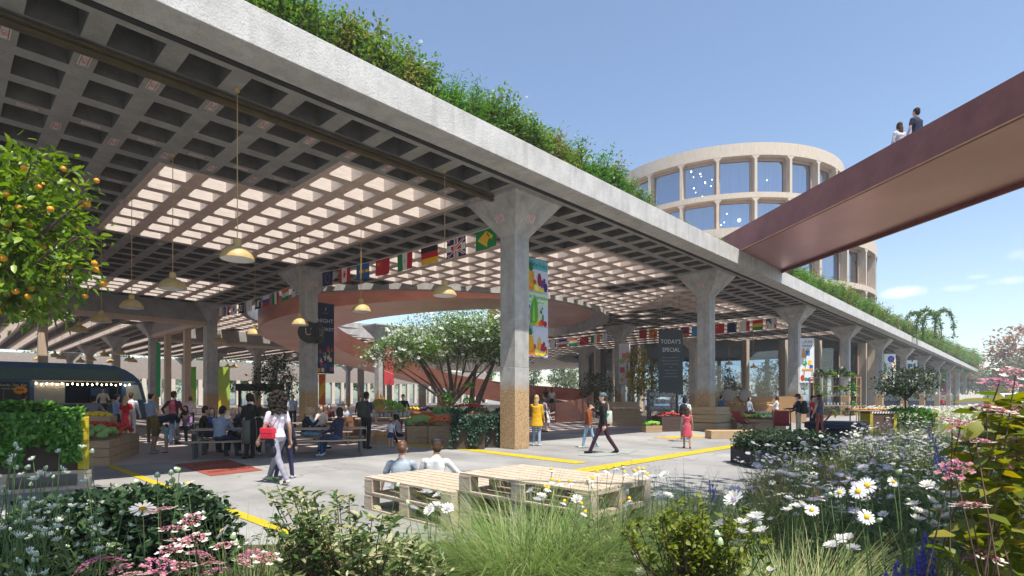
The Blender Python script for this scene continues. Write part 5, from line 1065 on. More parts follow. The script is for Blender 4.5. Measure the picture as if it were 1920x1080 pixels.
person('woman in lilac vest facing the yellow raincoat woman', gp(1020, 810), 60, 1.64, top='#8a84a0', bot='#3a3a50', shoe='#5a4a44', skin='l', hair='b', style='bun', sleeve='none', lower='short', arms=((25, 8, 60), (10, 8, 20)), female=True)
person('small child in white dress beside the yellow raincoat woman', gp(1027, 808), 120, 1.22, top='#e4e2e0', bot='#c8ccd8', shoe='#d8d0c8', skin='l', hair='b', style='bob', skirt=(.38, .06), lower='bare', female=True)
person('dark haired woman in white tee with a black backpack behind the girl in pink', gp(1284, 828), 30, 1.66, top='#e4e4e4', bot='#7a8a98', shoe='#d8d4d0', skin='m', hair='k', style='bob', sleeve='short', arms=((20, 8, 40), (8, 8, 14)), female=True)
person('girl in a pink patterned dress standing before the backpack woman', gp(1288, 841), 10, 1.30, top='#c85a68', bot='#c04a5c', shoe='#6a4a34', skin='m', hair='b', style='long', sleeve='none', lower='bare', skirt=(.42, .07), legs=((6, 4), (-6, 8)), female=True)
person('man in navy jacket and cap with black backpack at the deck chairs', gp(1497, 818), -50, 1.76, top='#1c2438', bot='#c8b498', shoe='#d8d4cc', skin='l', hair='b', style='short', cap=('cap', '#20283c'), legs=IDLE, arms=((30, 10, 60), (18, 10, 50)), head=(14, 0))
person('woman in black hat and rust trousers seen from behind by the blue seat', gp(1537, 818), -20, 1.72, top='#4a5468', bot='#a8584a', shoe='#5a3a30', skin='l', hair='r', style='long', cap=('flat', '#14141a'), sleeve='none', legs=((4, 2), (-3, 4)), arms=((8, 14, 14), (4, 8, 12)), female=True)
person('person in a red tee between the navy backpack man and the woman in the hat', gp(1524, 814), 150, 1.7, top='#b81c2a', bot='#1c1c22', shoe='#2a2a2e', skin='l', hair='k', style='short', cap=('flat', '#2a2a30'), sleeve='short', arms=((30, 10, 70), (20, 10, 60)))
person('man in pale grey tee with shaved hair sitting on the ground behind the pallets', PD(750, 8.75), 0, 1.76, top='#9aa6b2', bot='#7a8698', shoe='#2a2c30', skin='l', hair='r', style='short', sit=.02, legs=((80, 118, 10), (78, 112, 10)), arms=((22, 24, 42), (30, 18, 50)), sleeve='short', lean=14, head=(22, 0), lower='short')
person('man in white shirt and dark flat cap sitting behind the pallets', PD(815, 8.95), 6, 1.78, top='#dcdcda', bot='#1c1e24', shoe='#2a2c30', skin='l', hair='b', style='short', cap=('flat', '#2a3440'), sit=.02, legs=((80, 118, 10), (78, 112, 10)), arms=((20, 22, 46), (40, 34, 50)), lean=12, head=(8, -18))
# --- tables
person('waitress in black shirt and grey apron with ponytail carrying plates to the tables', gp(468, 860), -70, 1.72, top='#121316', bot='#1a1a1e', shoe='#241c1c', skin='l', hair='k', style='pony', apron='#5c6258', arms=((14, 8, 62), (18, 10, 60)), head=(16, 0), female=True)
def atbench(label, px, D, face, **k):
    kk = dict(sit=.46, legs=SITL, arms=((34, 10, 60), (34, 10, 60)), lean=8); kk.update(k); return person(label, PD(px, D), face, **kk)
atbench('broad man in pale blue shirt seen from behind on the near bench', 411, 14.62, 12, h=1.82, top='#8f9cb4', bot='#24344f', shoe='#3a2c24', skin='m', hair='k', style='short', wide=1.15, lean=10, head=(10, 0))
atbench('man in black jacket on the near bench left of the blue shirt', 378, 15.9, 60, h=1.78, top='#16161a', bot='#1e2430', shoe='#2a2a2a', hair='k', skin='m')
atbench('woman with auburn hair in a violet top at the far side of the table', 397, 16.6, 150, h=1.66, top='#3c3c8a', bot='#2a2a34', hair='r', style='long', female=True)
atbench('blonde woman in dark top facing the table in front of the waitress', 437, 16.0, 150, h=1.66, top='#1e1e26', bot='#23232a', hair='y', style='bob', female=True)
atbench('man in white shirt and dark vest at the table right of the waitress', 491, 16.4, 190, h=1.74, top='#d4d4d6', bot='#23232a', hair='b')
atbench('person in black seated with back turned between waitress and woman with red bag', 483, 15.0, 0, h=1.72, top='#1a1a20', bot='#1c1c22', hair='k', style='bob', female=True)
atbench('blonde woman in navy sweater with phone sitting sideways on the right bench', 571, 16.2, 75, h=1.7, top='#1c2338', bot='#7a9ab4', shoe='#1c1e24', hair='y', style='bob', arms=((50, 6, 100, 14), (50, 6, 100, 14)), female=True, head=(16, 0), legs=((84, 60, 4), (84, 84, 4)))
atbench('blonde woman in white top reading a booklet at the table', 578, 17.2, 80, h=1.68, top='#c8c8cc', bot='#4a5a74', hair='y', style='bob', arms=((40, 8, 80), (40, 8, 80)), female=True)
atbench('person with dark curly hair in navy suit sitting at the right end of the bench', 634, 14.95, -75, h=1.72, top='#1a2240', bot='#24406a', shoe='#c8d0d8', skin='d', hair='k', style='bob', legs=((84, 84, 3), (84, 70, 3)), lean=-4, arms=((22, 8, 40), (26, 8, 46)))
person('man in pale blue shirt standing behind the woman with the red bag', gp(549, 806), 180, 1.78, top='#a8b4cc', bot='#1c1e28', skin='m', hair='k', style='short', arms=((30, 10, 60), (26, 8, 70)))
for i, (px, D, f, t, hr, st, lb) in enumerate([(350, 19.6, 170, '#8a6a9a', 'b', 'long', 'diner in mauve at the second row left table'), (455, 19.9, 185, '#3a4a5a', 'k', 'short', 'diner in slate blue in the second row behind the waitress'), (605, 20.1, 180, '#d8d0c8', 'r', 'bun', 'diner in cream at the second row right table'), (652, 23.6, 190, '#c8ccd8', 'b', 'short', 'diner in pale shirt at the third row right table'), (690 - 72, 24.1, 170, '#7a3a3a', 'k', 'bob', 'diner in dark red at the third row right table')]):
    atbench(lb, px, D, f, h=1.7, top=t, bot='#2a2e3a', hair=hr, style=st, female=st != 'short')
# --- left group
person('man in maroon sweater and jeans seen from behind with hand on hip', gp(326, 833), 10, 1.84, top='#5c1c30', bot='#3c5a80', shoe='#3a2c24', hair='b', style='short', arms=((-20, 36, 70), (-16, 30, 70)), legs=((3, 2, 5), (-3, 4, 5)), wide=1.08)
person('woman in pale pink tee and dark jeans standing left of the benches', gp(357, 810), -30, 1.68, top='#d0bcc4', bot='#23283a', hair='r', style='bun', sleeve='short', female=True)
person('man in navy polo and khaki shorts bending down to a toddler', gp(297, 850), 80, 1.80, top='#1a2236', bot='#6a5428', shoe='#9aa4aa', skin='m', hair='k', style='short', lean=78, legs=((-12, 2, 4), (-6, 2, 4)), arms=((74, 6, 10), (80, 6, 14)), sleeve='short', lower='short', head=(-22, 0))
person('toddler in pale green top held up by the bending man', gp(312, 849), -100, .84, top='#8fb8b4', bot='#b8a898', shoe='#2a2a2c', hair='b', style='short', arms=((120, 20, 20), (120, 20, 20)))
person('man in grey blue tee standing by the truck nose behind the bending man', gp(283, 833), 20, 1.78, top='#8a98b0', bot='#6a5630', hair='k', style='short', sleeve='short', skin='l')
person('woman with long blonde hair in a red dress at the food truck queue', gp(236, 826), -4, 1.70, top='#b4121e', bot='#e02a44', shoe='#c8a890', hair='y', style='long', sleeve='short', skirt=(.46, .01), lower='bare', female=True)
person('tall man in white shirt and pale trousers behind the woman in red', gp(246, 822), 0, 1.82, top='#c8ccd4', bot='#b8bcc6', hair='b', style='short')
person('man in checked pale blue shirt left of the woman in red', gp(218, 824), 30, 1.74, top='#8fa8d0', bot='#3a2c34', hair='k', style='short', cap=('flat', '#4a5a70'))
person('stout man in grey tee with hand on hip waiting at the truck counter', gp(176, 828), -10, 1.68, top='#7a7684', bot='#3a3a44', hair='k', style='short', skin='m', arms=((-10, 40, 60), (-10, 40, 70)), wide=1.1, sleeve='short')
person('customer in grey sweater looking at the truck menu board', gp(44, 826), -20, 1.78, top='#8a8f9a', bot='#3a3a44', hair='b', style='short')
v_ = person('vendor in cream shirt leaning in the food truck hatch', W(-21.15, 28.4) + Vector((0, 0, 0)), 150, 1.7, top='#d0c4b0', bot='#3a3a40', skin='m', hair='k', style='bun', arms=((20, 20, 60), (30, 20, 50)), female=True, z=.42)
# --- stalls
person('vendor in dark navy shirt bending over the orange market counter', gp(757, 808), 180, 1.8, top='#1a1e2e', bot='#23232a', hair='k', style='short', lean=14, arms=((40, 20, 30), (40, 20, 30)), head=(16, 0))
BP = 'man in dark tee with an olive backpack standing at the bread crates'
person(BP, gp(687, 841), 20, 1.80, top='#3c424c', bot='#16181e', shoe='#1e1c1c', hair='k', style='short', skin='m', sleeve='short', legs=((6, 4, 4), (-6, 4, 4)))
person('woman with long brown hair behind the higher display table', gp(676, 806), 170, 1.68, top='#2a2626', bot='#2a2a30', hair='b', style='long', female=True)
person('woman in pale patterned top squatting beside the toddler', gp(751, 830), -80, 1.66, top='#c8b8c8', bot='#14141a', shoe='#4a5a6a', hair='k', style='pony', sit=.2, legs=((112, 138, 8), (104, 134, 8)), arms=((50, 10, 40), (54, 10, 40)), lean=16, female=True)
person('toddler in straw hat, white top and blue skirt by the squatting woman', gp(733, 840), 8, .92, top='#d4dce4', bot='#24406a', shoe='#7a9ab8', hair='b', style='short', cap=('brim', '#c8b088'), skirt=(.3, .1), lower='bare', sleeve='short', female=True)
# --- ramp, shop, bridge
def onramp(label, px, t, r, **k):
    p = rpnt(t, r, 0); q = Vector((RC.x+p[0], RC.y+p[1], 0)); person(label, q, 5, z=rz_(t), group='people walking up the ramp', **k)
onramp('woman in dark top and denim skirt walking up the ramp', 1048, -13, 9.1, h=1.70, top='#2a1a26', bot='#6a7c94', shoe='#2a2226', hair='r', style='long', skirt=(.3, .04), lower='bare', sleeve='short', legs=((10, 4), (-10, 10)), female=True)
onramp('woman in white tee and navy skirt with a bag walking up the ramp', 1064, -17, 9.7, h=1.72, top='#e0dcdc', bot='#1e2038', shoe='#a8b8c8', hair='r', style='long', skirt=(.32, .06), lower='bare', sleeve='short', legs=((-10, 10), (12, 4)), female=True)
person('man in blue shirt inside the glazed front at the bakery shelf', gp(1352, 793), 60, 1.74, top='#4a6a9a', bot='#23305a', hair='k', style='short')
person('woman in grey patterned top at the bakery shelf', gp(1405, 796), 150, 1.66, top='#8a929c', bot='#23232e', hair='b', style='long', female=True)
person('woman in white blouse carrying a tray at the bakery shelf', gp(1456, 797), -60, 1.70, top='#d4d4da', bot='#1c1c26', hair='k', style='pony', arms=((40, 8, 60), (40, 8, 60)), female=True)
person('distant person in red coat among the farthest columns', gp(1768, 767), 0, 1.7, top='#b82a30', bot='#7a1c24', hair='k', style='short', coat=(.2, .02), vox=.04)
person('woman with long brown hair and white blouse leaning on the footbridge parapet', W(12.32, 17.45), -10, 1.66, top='#dcd8e2', bot='#3a3a4a', hair='b', style='long', female=True, z=8.70, group='couple on the footbridge', legs=IDLE, vox=.014)
person('man in navy tee standing on the footbridge', W(12.42, 16.85), -20, 1.80, top='#1c2646', bot='#2a2a34', hair='k', style='short', sleeve='short', z=8.70, group='couple on the footbridge', vox=.014)
# --- bags
RB = thing('shoulder_bag', 'red leather shoulder bag with black straps on the hip of the striding woman', 'bag', wpt(LB, (-.235, -.06, .93)), PEOPLE[LB]['rot'] + radians(100))
mb = MB(); mb.b2(-.17, -.05, -.11, .17, .05, .11); mb.obj('body', C('#c8203a', .4), RB, bevel=.015); RB.scale = (.88, .88, .88)
mb = MB(); mb.b2(-.172, -.058, .0, .172, .056, .115); mb.obj('flap', C('#d42a44', .4), RB, bevel=.012)
mb = MB()
for s in (-1, 1): mb.bx((s*.085, -.062, .045), (.19, .008, .018), ry=s*.35)
mb.bx((0, -.062, .05), (.03, .01, .125)); mb.obj('strap_trim', C('#1c1418'), RB)
mb = MB(); mb.tube([(.03*cos(a), -.07, .0+.035*sin(a)) for a in [i*pi/6 for i in range(13)]], .006, 6); mb.obj('buckle', C('#c8b48a', .3), RB)
mb = MB(); R0 = PEOPLE[LB]
for i_, (yy, zz, rx_, rz_q) in enumerate(((-.06, .86, .06, .1), (-.04, .72, .075, .14), (-.1, .6, .05, .12), (.03, .62, .045, .1))): mb.ell((-.20+.015*i_, yy, zz), (rx_, .11, rz_q), 12)
remesh(mb, [FAB('#1c2030')], .014, 'tied_jacket', R0['root'], 2)
sp0 = PEOPLE[LB]; loc = Matrix.Scale(1/.88, 4) @ Matrix.Rotation(-RB.rotation_euler.z, 4, 'Z') @ Matrix.Translation(-RB.location)
def tob(v): return loc @ wpt(LB, v)
MB().tube([tob((-.235, -.17, 1.03)), tob((-.12, -.17, 1.2)), tob((.04, -.13, 1.40)), tob((.14, -.03, 1.485)), tob((.12, .1, 1.40)), tob((-.1, .14, 1.2)), tob((-.24, .05, 1.03))], .008, 6).obj('strap', C('#5a5258'), RB)
TM = 'young man in black sweater and cap striding left with a tote bag'
tt = thing('tote_bag', 'white canvas tote bag with turquoise print hanging from the shoulder of the cap man', 'bag', wpt(TM, (.27, -.06, 1.02)), PEOPLE[TM]['rot'] + radians(95))
mb = MB(); mb.rings([[(x, -d, z), (x2, -d, z), (x2, d, z), (x, d, z)] for x, x2, d, z in ((-.17, .17, .03, -.22), (-.19, .19, .045, -.15), (-.18, .18, .05, .05), (-.175, .175, .03, .16))], 0, True); mb.obj('canvas', C('#d8d8d2', .9), tt)
mb = MB()
for s in (-1, 1):
    rr = random.Random(2)
    for i in range(6): cx, cz, q = rr.uniform(-.1, .1), rr.uniform(-.12, .08), rr.uniform(.03, .055); mb.add([(cx+q*cos(a)*rr.uniform(.7, 1.2), s*.054, cz+q*sin(a)) for a in [j*pi/5 for j in range(10)]], [tuple(range(10))])
mb.obj('print', C('#2ab09a'), tt); mb = MB()
for y in (-.03, .03): mb.tube([(-.09, y, .15), (-.07, y, .36), (0, y+.02, .44), (.07, y, .36), (.09, y, .15)], .011, 6)
mb.obj('handle', C('#d8d8d2', .9), tt)
def backpack(lb, label, colr, dz=.0, s=1.0):
    p = PEOPLE[lb]; o = thing('backpack', label, 'backpack', wpt(lb, (0, -.2, p['pel'].z + .27 + dz)), p['rot'], 'backpacks'); o.scale = (s*p['k'],)*3
    b = MB(); b.rings([[(w_*cos(a), -d_*.2 + d_*sin(a), z) for a in [i*2*pi/16 for i in range(16)]] for w_, d_, z in ((.1, .06, -.25), (.15, .1, -.22), (.16, .105, -.05), (.155, .1, .12), (.12, .075, .22), (.05, .03, .25))]); b.obj('pack', FAB(colr), o)
    b = MB(); b.rings([[(w_*cos(a), -.1 + d_*sin(a), z) for a in [i*2*pi/12 for i in range(12)]] for w_, d_, z in ((.08, .03, -.2), (.11, .05, -.17), (.11, .05, -.04), (.08, .03, -.01))]); b.obj('pocket', FAB(colr), o)
    b = MB()
    for sx in (-1, 1): b.tube([(sx*.1, .07, -.15), (sx*.17, .2, -.08), (sx*.13, .325, .06), (sx*.11, .27, .19), (sx*.09, .1, .21)], .018, 6)
    b.obj('strap', FAB(colr), o)
backpack(BP, 'olive backpack on the dark dressed man at the bread crates', '#3c4038')
backpack('dark haired woman in white tee with a black backpack behind the girl in pink', 'black backpack on the woman in the white tee', '#16181c')
backpack('man in navy jacket and cap with black backpack at the deck chairs', 'black and camouflage backpack on the man in the navy cap', '#1e2320', s=1.1)
mb = MB(); mb.b2(-.12, -.05, -.14, .12, .05, .12); o = mb.obj('shopping_bag', C('#b09a78', .8), bevel=.02); o.location = Vector(PEOPLE['woman in white tee and navy skirt with a bag walking up the ramp']['root'].location) + W(.24, 0, .85); tagp(o, 'tan shopping bag held by the woman in white on the ramp', 'bag', None, 'thing')
plate_ = MB(); plate_.lathe([(.02, 0), (.09, .004), (.13, .018), (.128, .022), (.02, .012)], n=20, cap=False); o = plate_.obj('dinner_plate', WHITE); wl = 'waitress in black shirt and grey apron with ponytail carrying plates to the tables'; o.location = wpt(wl, PEOPLE[wl]['hands'][0] + Vector((.03, .08, .03))); tagp(o, 'white plate held by the waitress', 'plate', None, 'thing')
# ================================================================ PLANTS
BARK = M('bark', (.13, .095, .07), (.06, .045, .035), sc=6, rough=.9, bump=.8, bsc=14, st=(3, 3, .7))
STEMG = M('stem_green', (.10, .17, .055), (.07, .12, .04), rough=.7); STEMB = M('stem_brown', (.11, .07, .05), (.07, .045, .03), rough=.8)
LM = dict(
 citrus=leafmat('leaf_citrus', [(.05, .11, .012), (.12, .21, .02), (.24, .33, .035)], .35, .35), blossom=leafmat('leaf_blossom', [(.05, .11, .02), (.10, .19, .03), (.22, .32, .06)], .45, .45),
 ivy=leafmat('leaf_ivy', [(.045, .14, .025), (.095, .25, .04), (.18, .36, .07)], .35, .25), dark=leafmat('leaf_dark', [(.014, .03, .016), (.028, .058, .026), (.075, .13, .05)], .35, .12),
 hang=leafmat('leaf_hang', [(.008, .03, .02), (.02, .06, .035), (.04, .1, .055)], .5, .15), varie=leafmat('leaf_variegated', [(.035, .085, .02), (.07, .13, .03), (.30, .31, .14), (.46, .44, .26)], .45, .3),
 gold=leafmat('leaf_gold', [(.06, .10, .012), (.13, .17, .02), (.22, .24, .03)], .5, .35), hyd=leafmat('leaf_hydrangea', [(.07, .11, .015), (.13, .17, .02), (.21, .22, .03), (.27, .21, .035)], .45, .4),
 roof=leafmat('leaf_roof', [(.05, .12, .025), (.10, .19, .035), (.20, .27, .055)], .5, .35), roof2=leafmat('leaf_roof_olive', [(.09, .11, .03), (.18, .2, .05), (.30, .27, .09)], .5, .35),
 grass=leafmat('blade_green', [(.08, .13, .035), (.14, .20, .06), (.26, .28, .12)], .55, .3), grass2=leafmat('blade_fresh', [(.10, .18, .045), (.19, .28, .08), (.34, .38, .17)], .55, .35), pale=leafmat('blade_pale', [(.13, .20, .06), (.24, .30, .11), (.42, .38, .2)], .55, .3), straw=leafmat('blade_straw', [(.2, .15, .08), (.32, .25, .14), (.16, .15, .07)], .6, .25),
 cover=leafmat('leaf_cover', [(.02, .045, .014), (.045, .085, .02), (.08, .125, .03)], .6, .25), autumn=leafmat('leaf_autumn', [(.16, .07, .03), (.28, .13, .05), (.36, .22, .1)], .6, .35), yellow=leafmat('leaf_yellow', [(.22, .2, .03), (.36, .31, .05), (.5, .42, .1)], .5, .4),
 far=leafmat('leaf_far', [(.07, .11, .05), (.12, .17, .07), (.2, .24, .11)], .6, .3), bay=leafmat('leaf_bay', [(.016, .032, .014), (.04, .07, .03), (.11, .15, .085)], .35, .15))
PET = dict(white=leafmat('petal_white', [(.72, .74, .76), (.84, .84, .84)], .6, .35), cream=leafmat('petal_cream', [(.6, .58, .5), (.75, .74, .68)], .6, .35), pink=leafmat('petal_pink', [(.36, .09, .19), (.48, .16, .29), (.56, .27, .38)], .6, .3), rose=leafmat('petal_rose', [(.36, .10, .14), (.46, .2, .24), (.55, .36, .38)], .6, .3),
 lilac=leafmat('petal_lilac', [(.38, .33, .48), (.55, .5, .62)], .6, .3), blue=leafmat('petal_blue', [(.06, .05, .38), (.12, .1, .55), (.28, .24, .7)], .5, .3), yel=C('#e0b010', .7), bud=C('#8fa878', .6))
def petal_ring(n, r0, L_, wd, tilt, jit=.0):
    a = np.arange(n)*2*pi/n + rng.normal(size=n)*jit; t = tilt + rng.normal(size=n)*jit
    d = np.stack([np.cos(a)*np.cos(t), np.sin(a)*np.cos(t), np.sin(t)], 1); p = d*r0; s = np.stack([-np.sin(a), np.cos(a), np.zeros(n)], 1)*wd/2
    V = np.stack([p-s*.35, p+s*.35, p+d*L_*.6+s, p+d*L_*.92+s*.5, p+d*L_*.92-s*.5, p+d*L_*.6-s], 1).reshape(-1, 3); b = (np.arange(n)*6).reshape(-1, 1)
    return V, np.concatenate([b+np.array([[0, 1, 2, 5]]), b+np.array([[5, 2, 3, 4]])], 0)
def dome(r, h, n=10, m=4, z0=0):
    V = []; Fc = []
    for i in range(m+1):
        t = i/m*pi/2; V += [(r*cos(t)*cos(2*pi*k/n), r*cos(t)*sin(2*pi*k/n), z0+h*sin(t)) for k in range(n)]
    for i in range(m):
        for k in range(n): Fc.append((i*n+k, i*n+(k+1) % n, (i+1)*n+(k+1) % n, (i+1)*n+k))
    return np.array(V), np.array(Fc)
def dots(n, R, s, flat=True, h=.0):
    q = R*np.sqrt(rng.random(n)); a = rng.random(n)*2*pi; c = np.stack([q*np.cos(a), q*np.sin(a), h*(1-(q/R)**2) + rng.random(n)*.004], 1)
    e = unit(rng.normal(size=(n, 3))*np.array([1, 1, .35])); f = unit(np.cross(e, np.array([0, 0, 1.]) + rng.normal(size=(n, 3))*.4))
    s = s*(.7+.6*rng.random((n, 1))); V = np.stack([c-e*s, c-f*s, c+e*s, c+f*s], 1).reshape(-1, 3); b = (np.arange(n)*4).reshape(-1, 1)
    return V, b+np.array([[0, 1, 2, 3]])
HEADS = {  # parts: (V, F, material slot)
 'daisy': [(*petal_ring(17, .012, .034, .011, -.05, .06), 'white'), (*dome(.0145, .010), 'yel')],
 'cham': [(*petal_ring(13, .009, .022, .008, -.75, .08), 'white'), (*dome(.0115, .016, z0=-.001), 'yel')],
 'astr': [(*petal_ring(15, .006, .030, .0095, .42, .07), 'white'), (*petal_ring(12, .004, .026, .008, .75, .07), 'cream'), (*dome(.012, .014, 8, 3), 'lilac')],
 'astl': [(*petal_ring(14, .006, .028, .0095, .3, .07), 'lilac'), (*dome(.012, .012, 8, 3), 'cream')],
 'bud': [(*dome(.011, .017, 8, 4), 'bud'), (*dome(.009, .021, 8, 4), 'white')],
 'flea': [(*petal_ring(14, .006, .020, .005, .55, .12), 'white'), (*dome(.010, .012, 8, 3), 'bud')],
 'lace': [(*dots(120, .075, .006, h=.02), 'pink'), (*merge([(V+np.array([[.085*cos(i*.9), .085*sin(i*.9), -.004]]), f, 0) for i in range(7) for V, f in [petal_ring(4, .001, .022, .02, .1, .1)]])[:2], 'rose')],
 'lacer': [(*dots(130, .075, .006, h=.018), 'rose'), (*merge([(V+np.array([[.082*cos(i*1.05), .082*sin(i*1.05), -.002]]), f, 0) for i in range(6) for V, f in [petal_ring(4, .001, .024, .022, .1, .1)]])[:2], 'cream')],
 'umbel': [(*dots(26, .03, .006, h=.008), 'cream')],
 'salv': [(*(lambda c, e, f: (np.stack([c-e*.006, c-f*.009, c+e*.006, c+f*.009], 1).reshape(-1, 3), (np.arange(len(c))*4).reshape(-1, 1)+np.array([[0, 1, 2, 3]])))(*(lambda n: (lambda z, a: (np.stack([(.017-.011*z)*np.cos(a), (.017-.011*z)*np.sin(a), z*.2-.2], 1), unit(rng.normal(size=(n, 3))), unit(rng.normal(size=(n, 3)))))(rng.random(n), rng.random(n)*2*pi))(130)), 'blue')],
}
PK = list(PET)
def rotmat(n_):    # rotation taking z to n_
    z = n_.normalized(); q = Vector((0, 0, 1)).rotation_difference(z); return np.array(q.to_matrix())
def bloom(P_, root, nm):
    V, f, mi = merge(P_); used = sorted(set(mi)); rm = {u: i for i, u in enumerate(used)}
    return link(nm, arr_mesh(nm, V, f, [PET[PK[u]] for u in used], [rm[x] for x in mi], False), root)
def clump(name, label, cat, heads, base, group=None, leaves=None, stem=STEMG, sr=.0028, tilt=.5, spread=.35, copyable=False, branch=True, lean=None):
    """heads: list of (Vector world, type, scale). base: Vector ground centre."""
    root = thing(name, label, cat, base, random.uniform(0, 0), group); P_ = []; st = MB()
    for p, ty, s in heads:
        nv = (lean or Vector((0, 0, 1))) + Vector((random.gauss(0, tilt), random.gauss(0, tilt), 0)); R = rotmat(nv if ty != 'salv' else Vector((random.gauss(0, .12), random.gauss(0, .12), 1))); o = np.array(p - base)
        a = random.uniform(0, 6.28); Rz = np.array(Matrix.Rotation(a, 3, 'Z'))
        Q_ = []
        for V, f, sl in HEADS[ty]: Q_.append(((V*s) @ Rz.T @ R.T + o, f, PK.index(sl)))
        if label: bloom(Q_, root, {'bud': 'bud', 'salv': 'flower_spike'}.get(ty, 'bloom'))
        else: P_ += Q_
        g = Vector((random.gauss(0, spread*.3) + o[0]*.55, random.gauss(0, spread*.3) + o[1]*.55, 0)); e = Vector(o) - Vector(R @ np.array([0, 0, .004*s])); m_ = g.lerp(e, .55) + Vector((random.gauss(0, .03), random.gauss(0, .03), .03))
        st.tube([g, g.lerp(m_, .5) + Vector((0, 0, .02)), m_, e], [sr*1.3, sr*1.2, sr, sr*.75], 4)
    if P_: bloom(P_, root, 'blooms')
    st.obj('stems', stem, root)
    if leaves:
        n, sz, lm, hmax, rad = leaves; n = int(n)
        q = rad*np.sqrt(rng.random(n)); a = rng.random(n)*2*pi; z = hmax*rng.random(n)**1.2; pos = np.stack([q*np.cos(a), q*np.sin(a), z*(1-.5*(q/rad)**2)], 1)
        d = np.stack([np.cos(a)+rng.normal(size=n)*.6, np.sin(a)+rng.normal(size=n)*.6, rng.normal(size=n)*.5+.25], 1)
        V, f = leaf_arrays(pos, d, sz*(.6+.8*rng.random(n)), .4, .18, .25, bool(label)); link('leaves', arr_mesh('leaves', V, f, LM[lm]), root)
    return root
def hd(x, y, D, ty, s=1.0): return (P(x, y, D), ty, s)
# ---- left white fleabane patch
for k, (cx, D, n, lb) in enumerate([(30, 3.7, 34, 'tall white fleabane clump at the left edge under the ivy planter'), (105, 3.9, 36, 'white fleabane clump before the end of the ivy planter'), (60, 3.2, 26, 'white fleabane clump lowest in the left corner'), (165, 3.5, 22, 'sparse white fleabane clump in front of the dark ivy mound')]):
    H = []
    for i in range(n):
        x = cx + random.gauss(0, 42); y = random.uniform(835, 1050) if k != 2 else random.uniform(950, 1080)
        if x > 175 and y < 930: y = random.uniform(940, 1070)
        H.append(hd(x, y, D+random.uniform(-.4, .4), random.choice(['flea', 'flea', 'bud']), random.uniform(1.0, 1.5)))
    clump('fleabane', lb, 'flowers', H, PD(cx, D), 'fleabane clumps in the left corner', (260, .07, 'grass', .75, .38), sr=.0032, spread=.5)
# tall buds and daisies standing above the ivy mound
clump('daisy_plant', 'tall budding daisy stems rising above the dark ivy mound', 'flowers', [hd(295, 893, 3.4, 'bud', 1.6), hd(321, 888, 3.4, 'bud', 1.5), hd(335, 882, 3.4, 'bud', 1.6), hd(352, 906, 3.4, 'daisy', 1.0), hd(342, 910, 3.5, 'bud', 1.0), hd(268, 953, 3.0, 'daisy', 1.5), hd(382, 963, 3.3, 'bud', 1.2), hd(416, 996, 3.2, 'daisy', 1.1), hd(437, 1008, 3.1, 'bud', 1.6), hd(441, 1020, 3.1, 'bud', 1.7), hd(470, 1018, 3.1, 'astr', 1.2)], PD(340, 3.4), None, (120, .06, 'grass', .5, .3))
# ---- lacecap hydrangeas in the front
LC = [(325, 992), (300, 958), (360, 975), (362, 1012), (165, 1058), (208, 1050), (225, 1065), (300, 1060), (345, 1060), (395, 1058), (405, 1070), (420, 1023), (470, 1040), (500, 1046), (290, 1075), (250, 1078), (335, 1014), (455, 1056), (375, 1040), (320, 1030)]
for k, sub in enumerate((LC[:4] + LC[16:17] + LC[19:], LC[4:9] + LC[14:16], LC[9:14] + LC[17:19])):
    cx = sum(x for x, y in sub)/len(sub); clump('hydrangea', ['pink lacecap hydrangea topping the right end of the dark ivy mound', 'pink lacecap hydrangea lowest in front of the dark ivy mound', 'pink lacecap hydrangea left of the variegated shrub'][k], 'hydrangea', [hd(x, y, 2.9+random.uniform(-.2, .25), random.choice(['lace', 'lacer', 'lacer']), random.uniform(.6, .85)) for x, y in sub], PD(cx, 2.95), 'pink hydrangeas in the front bed', (170, .12, 'cover', .62, .42), stem=STEMB, sr=.004, tilt=.22)
# ---- dark ivy mound
def shell_leaves(c, r, n, size, wid=.9, boxy=2.0, out=.6, down=0.0, hi=False):
    d = unit(rng.normal(size=(n, 3))); d[:, 2] = np.abs(d[:, 2])*.95 - .05; k = (np.abs(d)**boxy).sum(1, keepdims=True)**(1/boxy); p = d/k*np.array(r)*(1 + np.clip(rng.normal(size=(n, 1)), -1.5, 1.5)*.05 - .10*rng.random((n, 1))) + np.array(c)
    dr = d*out + rng.normal(size=(n, 3))*.5 - np.array([[0, 0, down]]); return leaf_arrays(p, dr, size*(.6+.8*rng.random(n)), wid, .12, .2, hi)
def ivymound(label, c, r, n, sz, lm='dark', name='ivy_mound', core=(.008, .012, .008), rot=0, boxy=4):
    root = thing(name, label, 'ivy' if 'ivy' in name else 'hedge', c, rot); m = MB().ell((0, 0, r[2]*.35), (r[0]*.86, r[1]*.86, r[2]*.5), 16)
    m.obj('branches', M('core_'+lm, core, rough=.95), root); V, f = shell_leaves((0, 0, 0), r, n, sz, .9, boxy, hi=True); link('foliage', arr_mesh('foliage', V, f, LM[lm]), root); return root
ivymound('low mound of dark glossy ivy at the left of the front bed', PD(232, 4.75), (.82, .62, .76), 9000, .052)
